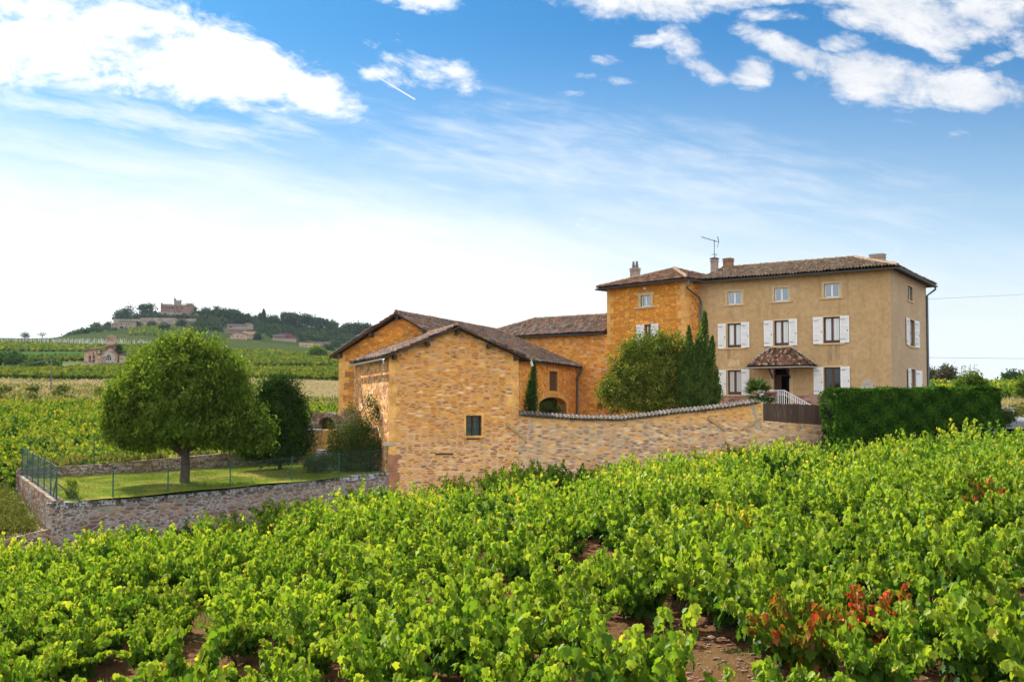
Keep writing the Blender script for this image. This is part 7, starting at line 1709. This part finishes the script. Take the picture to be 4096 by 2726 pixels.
c, n_, t_ = crown_points(blobs, 1500, 8, .3, .5); m_ = len(c); tag(leaf_object('bushes', M['weed_leaf'], None, c, n_, unit(m_), .42*rng.uniform(.6, 1.3, m_), t_, 'quad', .8), 'low rough bushes on the banks of the left slope', None, None, 'stuff')
# dry stone terrace wall seen between the dark bush and the barn
tw0 = at(1215, 1637, 152); tw1 = at(1420, 1640, 152); mb = MB(); wall_strip(mb, [(tw0.x, tw0.y, tw0.z+.9), (tw1.x, tw1.y, tw1.z+.9)], tw0.z-1, .6)
tag(mb.build('terrace_wall', M['stone_old'], None), 'dry stone terrace wall in the field left of the big barn', 'wall')
# white vineyard stakes on the left skyline
mb = MB()
for k in range(560):
    px = random.uniform(-60, 860); 
    if 395 < px < 420 and False: continue
    d = random.uniform(478, 520); X = (px-2048)/FOC*d; z = zg(X, d); mb.tube([Vector((X, d, z)), Vector((X, d, z+1.9))], .07, 3)
tag(mb.build('vineyard_stakes', M['stake_pale'], None, auto_uv=False), 'rows of pale vine stakes on the left skyline slope', None, None, 'stuff')
# poles and wires on the left
p1 = at(205, 1563, 165); p1t = at(205, 1433, 165)
pl = empty('utility_pole', (p1.x, p1.y, zg(p1.x, p1.y)), 'tall slim grey pole standing in the dry meadow on the left', 'utility pole')
mb = MB(); mb.tube([Vector((p1.x, p1.y, zg(p1.x, p1.y)-.3)), p1t], [.13, .09], 7); mb.build('pole', M['pole_wood'], pl)
mb = MB(); mb.tube([p1t+Vector((-.35, 0, -.25)), p1t+Vector((.35, 0, -.25))], .05, 5); mb.build('cross_arm', M['pole_wood'], pl)
p2 = at(420, 1484, 262); p2t = at(420, 1421, 262)
pl2 = empty('utility_pole', (p2.x, p2.y, p2.z), 'distant braced pole standing in front of the chapel', 'utility pole')
mb = MB(); mb.tube([p2-Vector((0, 0, .5)), p2t], [.17, .13], 7); mb.build('pole', M['pole_wood'], pl2)
mb = MB(); mb.tube([at(405, 1480, 262), at(416, 1424, 262)], .11, 6); mb.build('brace', M['pole_wood'], pl2)
def wire(a, b, sag, r, name, label, n=14):
    mb = MB(); P_ = [a+(b-a)*t_-Vector((0, 0, sag*4*t_*(1-t_))) for t_ in np.linspace(0, 1, n)]; mb.tube(P_, r, 4); return tag(mb.build(name, M['wire_grey'], None, auto_uv=False), label, 'wire')
wire(at(-300, 1470, 120), p1t-Vector((0, 0, .2)), .5, .022, 'overhead_wire', 'dark overhead wire running left from the meadow pole')
wire(p1t-Vector((0, 0, .2)), p2t, .8, .03, 'overhead_wire', 'overhead wire from the meadow pole to the pole by the chapel')
wire(p2-Vector((0, 0, -1.2)), at(760, 1478, 250), .3, .03, 'overhead_wire', 'low wire running right from the chapel pole')
wire(HP(-.1, LS*.98, 7.3), at(4700, 1140, 62), .05, .010, 'overhead_wire', 'upper thin wire against the sky right of the plastered house')
wire(Vector((HP(0, LS, 0).x+.1, HP(0, LS, 0).y, zat(1429, 68.6, 3725))), at(4700, 1438, 62), .02, .013, 'overhead_wire', 'lower thin wire against the sky right of the plastered house')
# right horizon trees
rg = 'trees on the right horizon'
far_tree('broad airy oak on the skyline right of the plastered house', 3782, 1545, 190, [(3790, 1490, 190, 34, 22), (3760, 1510, 190, 26, 14), (3815, 1512, 190, 24, 14), (3780, 1475, 190, 20, 10)], 1500, .38, 'bare_leaf', rc=.4, ntar=8, th=2.2, r0=.2, group=rg, shell=.6)
far_tree('smaller airy tree touching the plastered house downpipe', 3722, 1545, 195, [(3722, 1488, 195, 22, 12), (3735, 1510, 195, 30, 18)], 1000, .38, 'bare_leaf', rc=.4, ntar=8, th=2, r0=.18, group=rg, shell=.6)
far_tree('distant rounded oak on the skyline at the right edge', 4050, 1545, 230, [(4050, 1505, 230, 38, 20), (4030, 1518, 230, 26, 14), (4072, 1515, 230, 28, 16)], 2200, .45, 'forest_leaf', rc=.5, ntar=4, th=2, r0=.25, group=rg)
far_tree('dark bushy tree with thin upright shoots above the hedge', 3882, 1565, 96, [(3882, 1525, 96, 45, 30), (3845, 1540, 96, 28, 20), (3925, 1540, 96, 28, 16)], 3600, .22, 'tree_leaf', rc=.22, ntar=2, th=.8, r0=.08, group=rg)
sh_ = empty('sapling_shoots', at(3882, 1560, 95.5), 'thin upright leafy shoots rising over the dark bushy tree above the hedge', 'shoots')
mb = MB(); Cq = []
for x, yt in ((3846, 1462), (3860, 1466), (3880, 1455), (3898, 1460), (3910, 1475), (3871, 1480)):
    a = at(x+4, 1545, 95.5); b = at(x, yt, 95.5); mb.tube([a, b], .018, 4)
    for t_ in np.random.default_rng(int(x)).random(60): q = a+(b-a)*t_; Cq.append(np.array(q)+rng.normal(size=3)*.09)
mb.build('stems', M['cane'], sh_); Cq = np.array(Cq); leaf_object('leaves', M['tree_leaf'], sh_, Cq, unit(len(Cq)), unit(len(Cq)), .16*rng.uniform(.6, 1.2, len(Cq)), rng.random(len(Cq)), 'quad', .5)
far_tree('green tree cut by the right edge of the picture', 4120, 1600, 92, [(4125, 1540, 92, 50, 45), (4090, 1560, 92, 30, 30)], 3000, .22, 'tree_leaf', rc=.25, th=1, r0=.1, group=rg)
b = at(4030, 1690, 60); far_tree('grey green lavender like bush at the road edge beside the hedge', 4030, 1688, 57, [(4028, 1665, 57, 30, 25), (4015, 1680, 57, 26, 16)], 2500, .09, 'climber_leaf', name='road_bush', rc=.09, th=.2, r0=.02)
blobs = [ib(r_.uniform(4030, 4400), r_.uniform(1625, 1655), r_.uniform(72, 78), r_.uniform(18, 30), r_.uniform(14, 20)) for _ in range(18)]
c, n_, t_ = crown_points(blobs, 500, 10, .2, .5); m_ = len(c); tag(leaf_object('brambles', M['weed_leaf'], None, c, n_, unit(m_), .2*rng.uniform(.6, 1.3, m_), t_, 'quad', .7), 'rough brambles and dry weeds along the far side of the road', None, None, 'stuff')
c0_ = at(4015, 1660, 66); mb = MB(); mb.hexa([Vector((c0_.x+x, c0_.y+y, z)) for z in (-2.4, zat(1633, 66)) for x, y in ((-.6, -.5), (.45, -.5), (.45, .5), (-.6, .5))])
wb = mb.build('stone_block', M['cement'], None); tag(wb, 'grey stone block behind the right end of the hedge', 'block')
mb = MB(); mb.hexa([Vector((c0_.x+x, c0_.y+y, z)) for z in (zat(1633, 66)+.003, zat(1628, 66)) for x, y in ((-.7, -.6), (.55, -.6), (.55, .6), (-.7, .6))]); mb.build('cap', M['lichen_stone'], wb)

# thin air over the far hill: one even volume round everything
mh = bpy.data.materials.new('haze'); mh.use_nodes = True; th2 = NT(mh.node_tree); th2.n.clear()
pv = th2.new('ShaderNodeVolumePrincipled'); pv.inputs['Density'].default_value = 0.000045; pv.inputs['Color'].default_value = (0.62, 0.80, 1.0, 1); pv.inputs['Anisotropy'].default_value = 0.2
oo = th2.new('ShaderNodeOutputMaterial'); th2.l.new(pv.outputs[0], oo.inputs['Volume'])
mb = MB(); zlo = float(GZ.min())-1.5; mb.hexa([Vector((x, y, z)) for z in (zlo, 125.0) for x, y in ((-2700, -2700), (2700, -2700), (2700, 2700), (-2700, 2700))])
hz_ = mb.build('haze', mh, None, auto_uv=False); tag(hz_, kind='stuff')
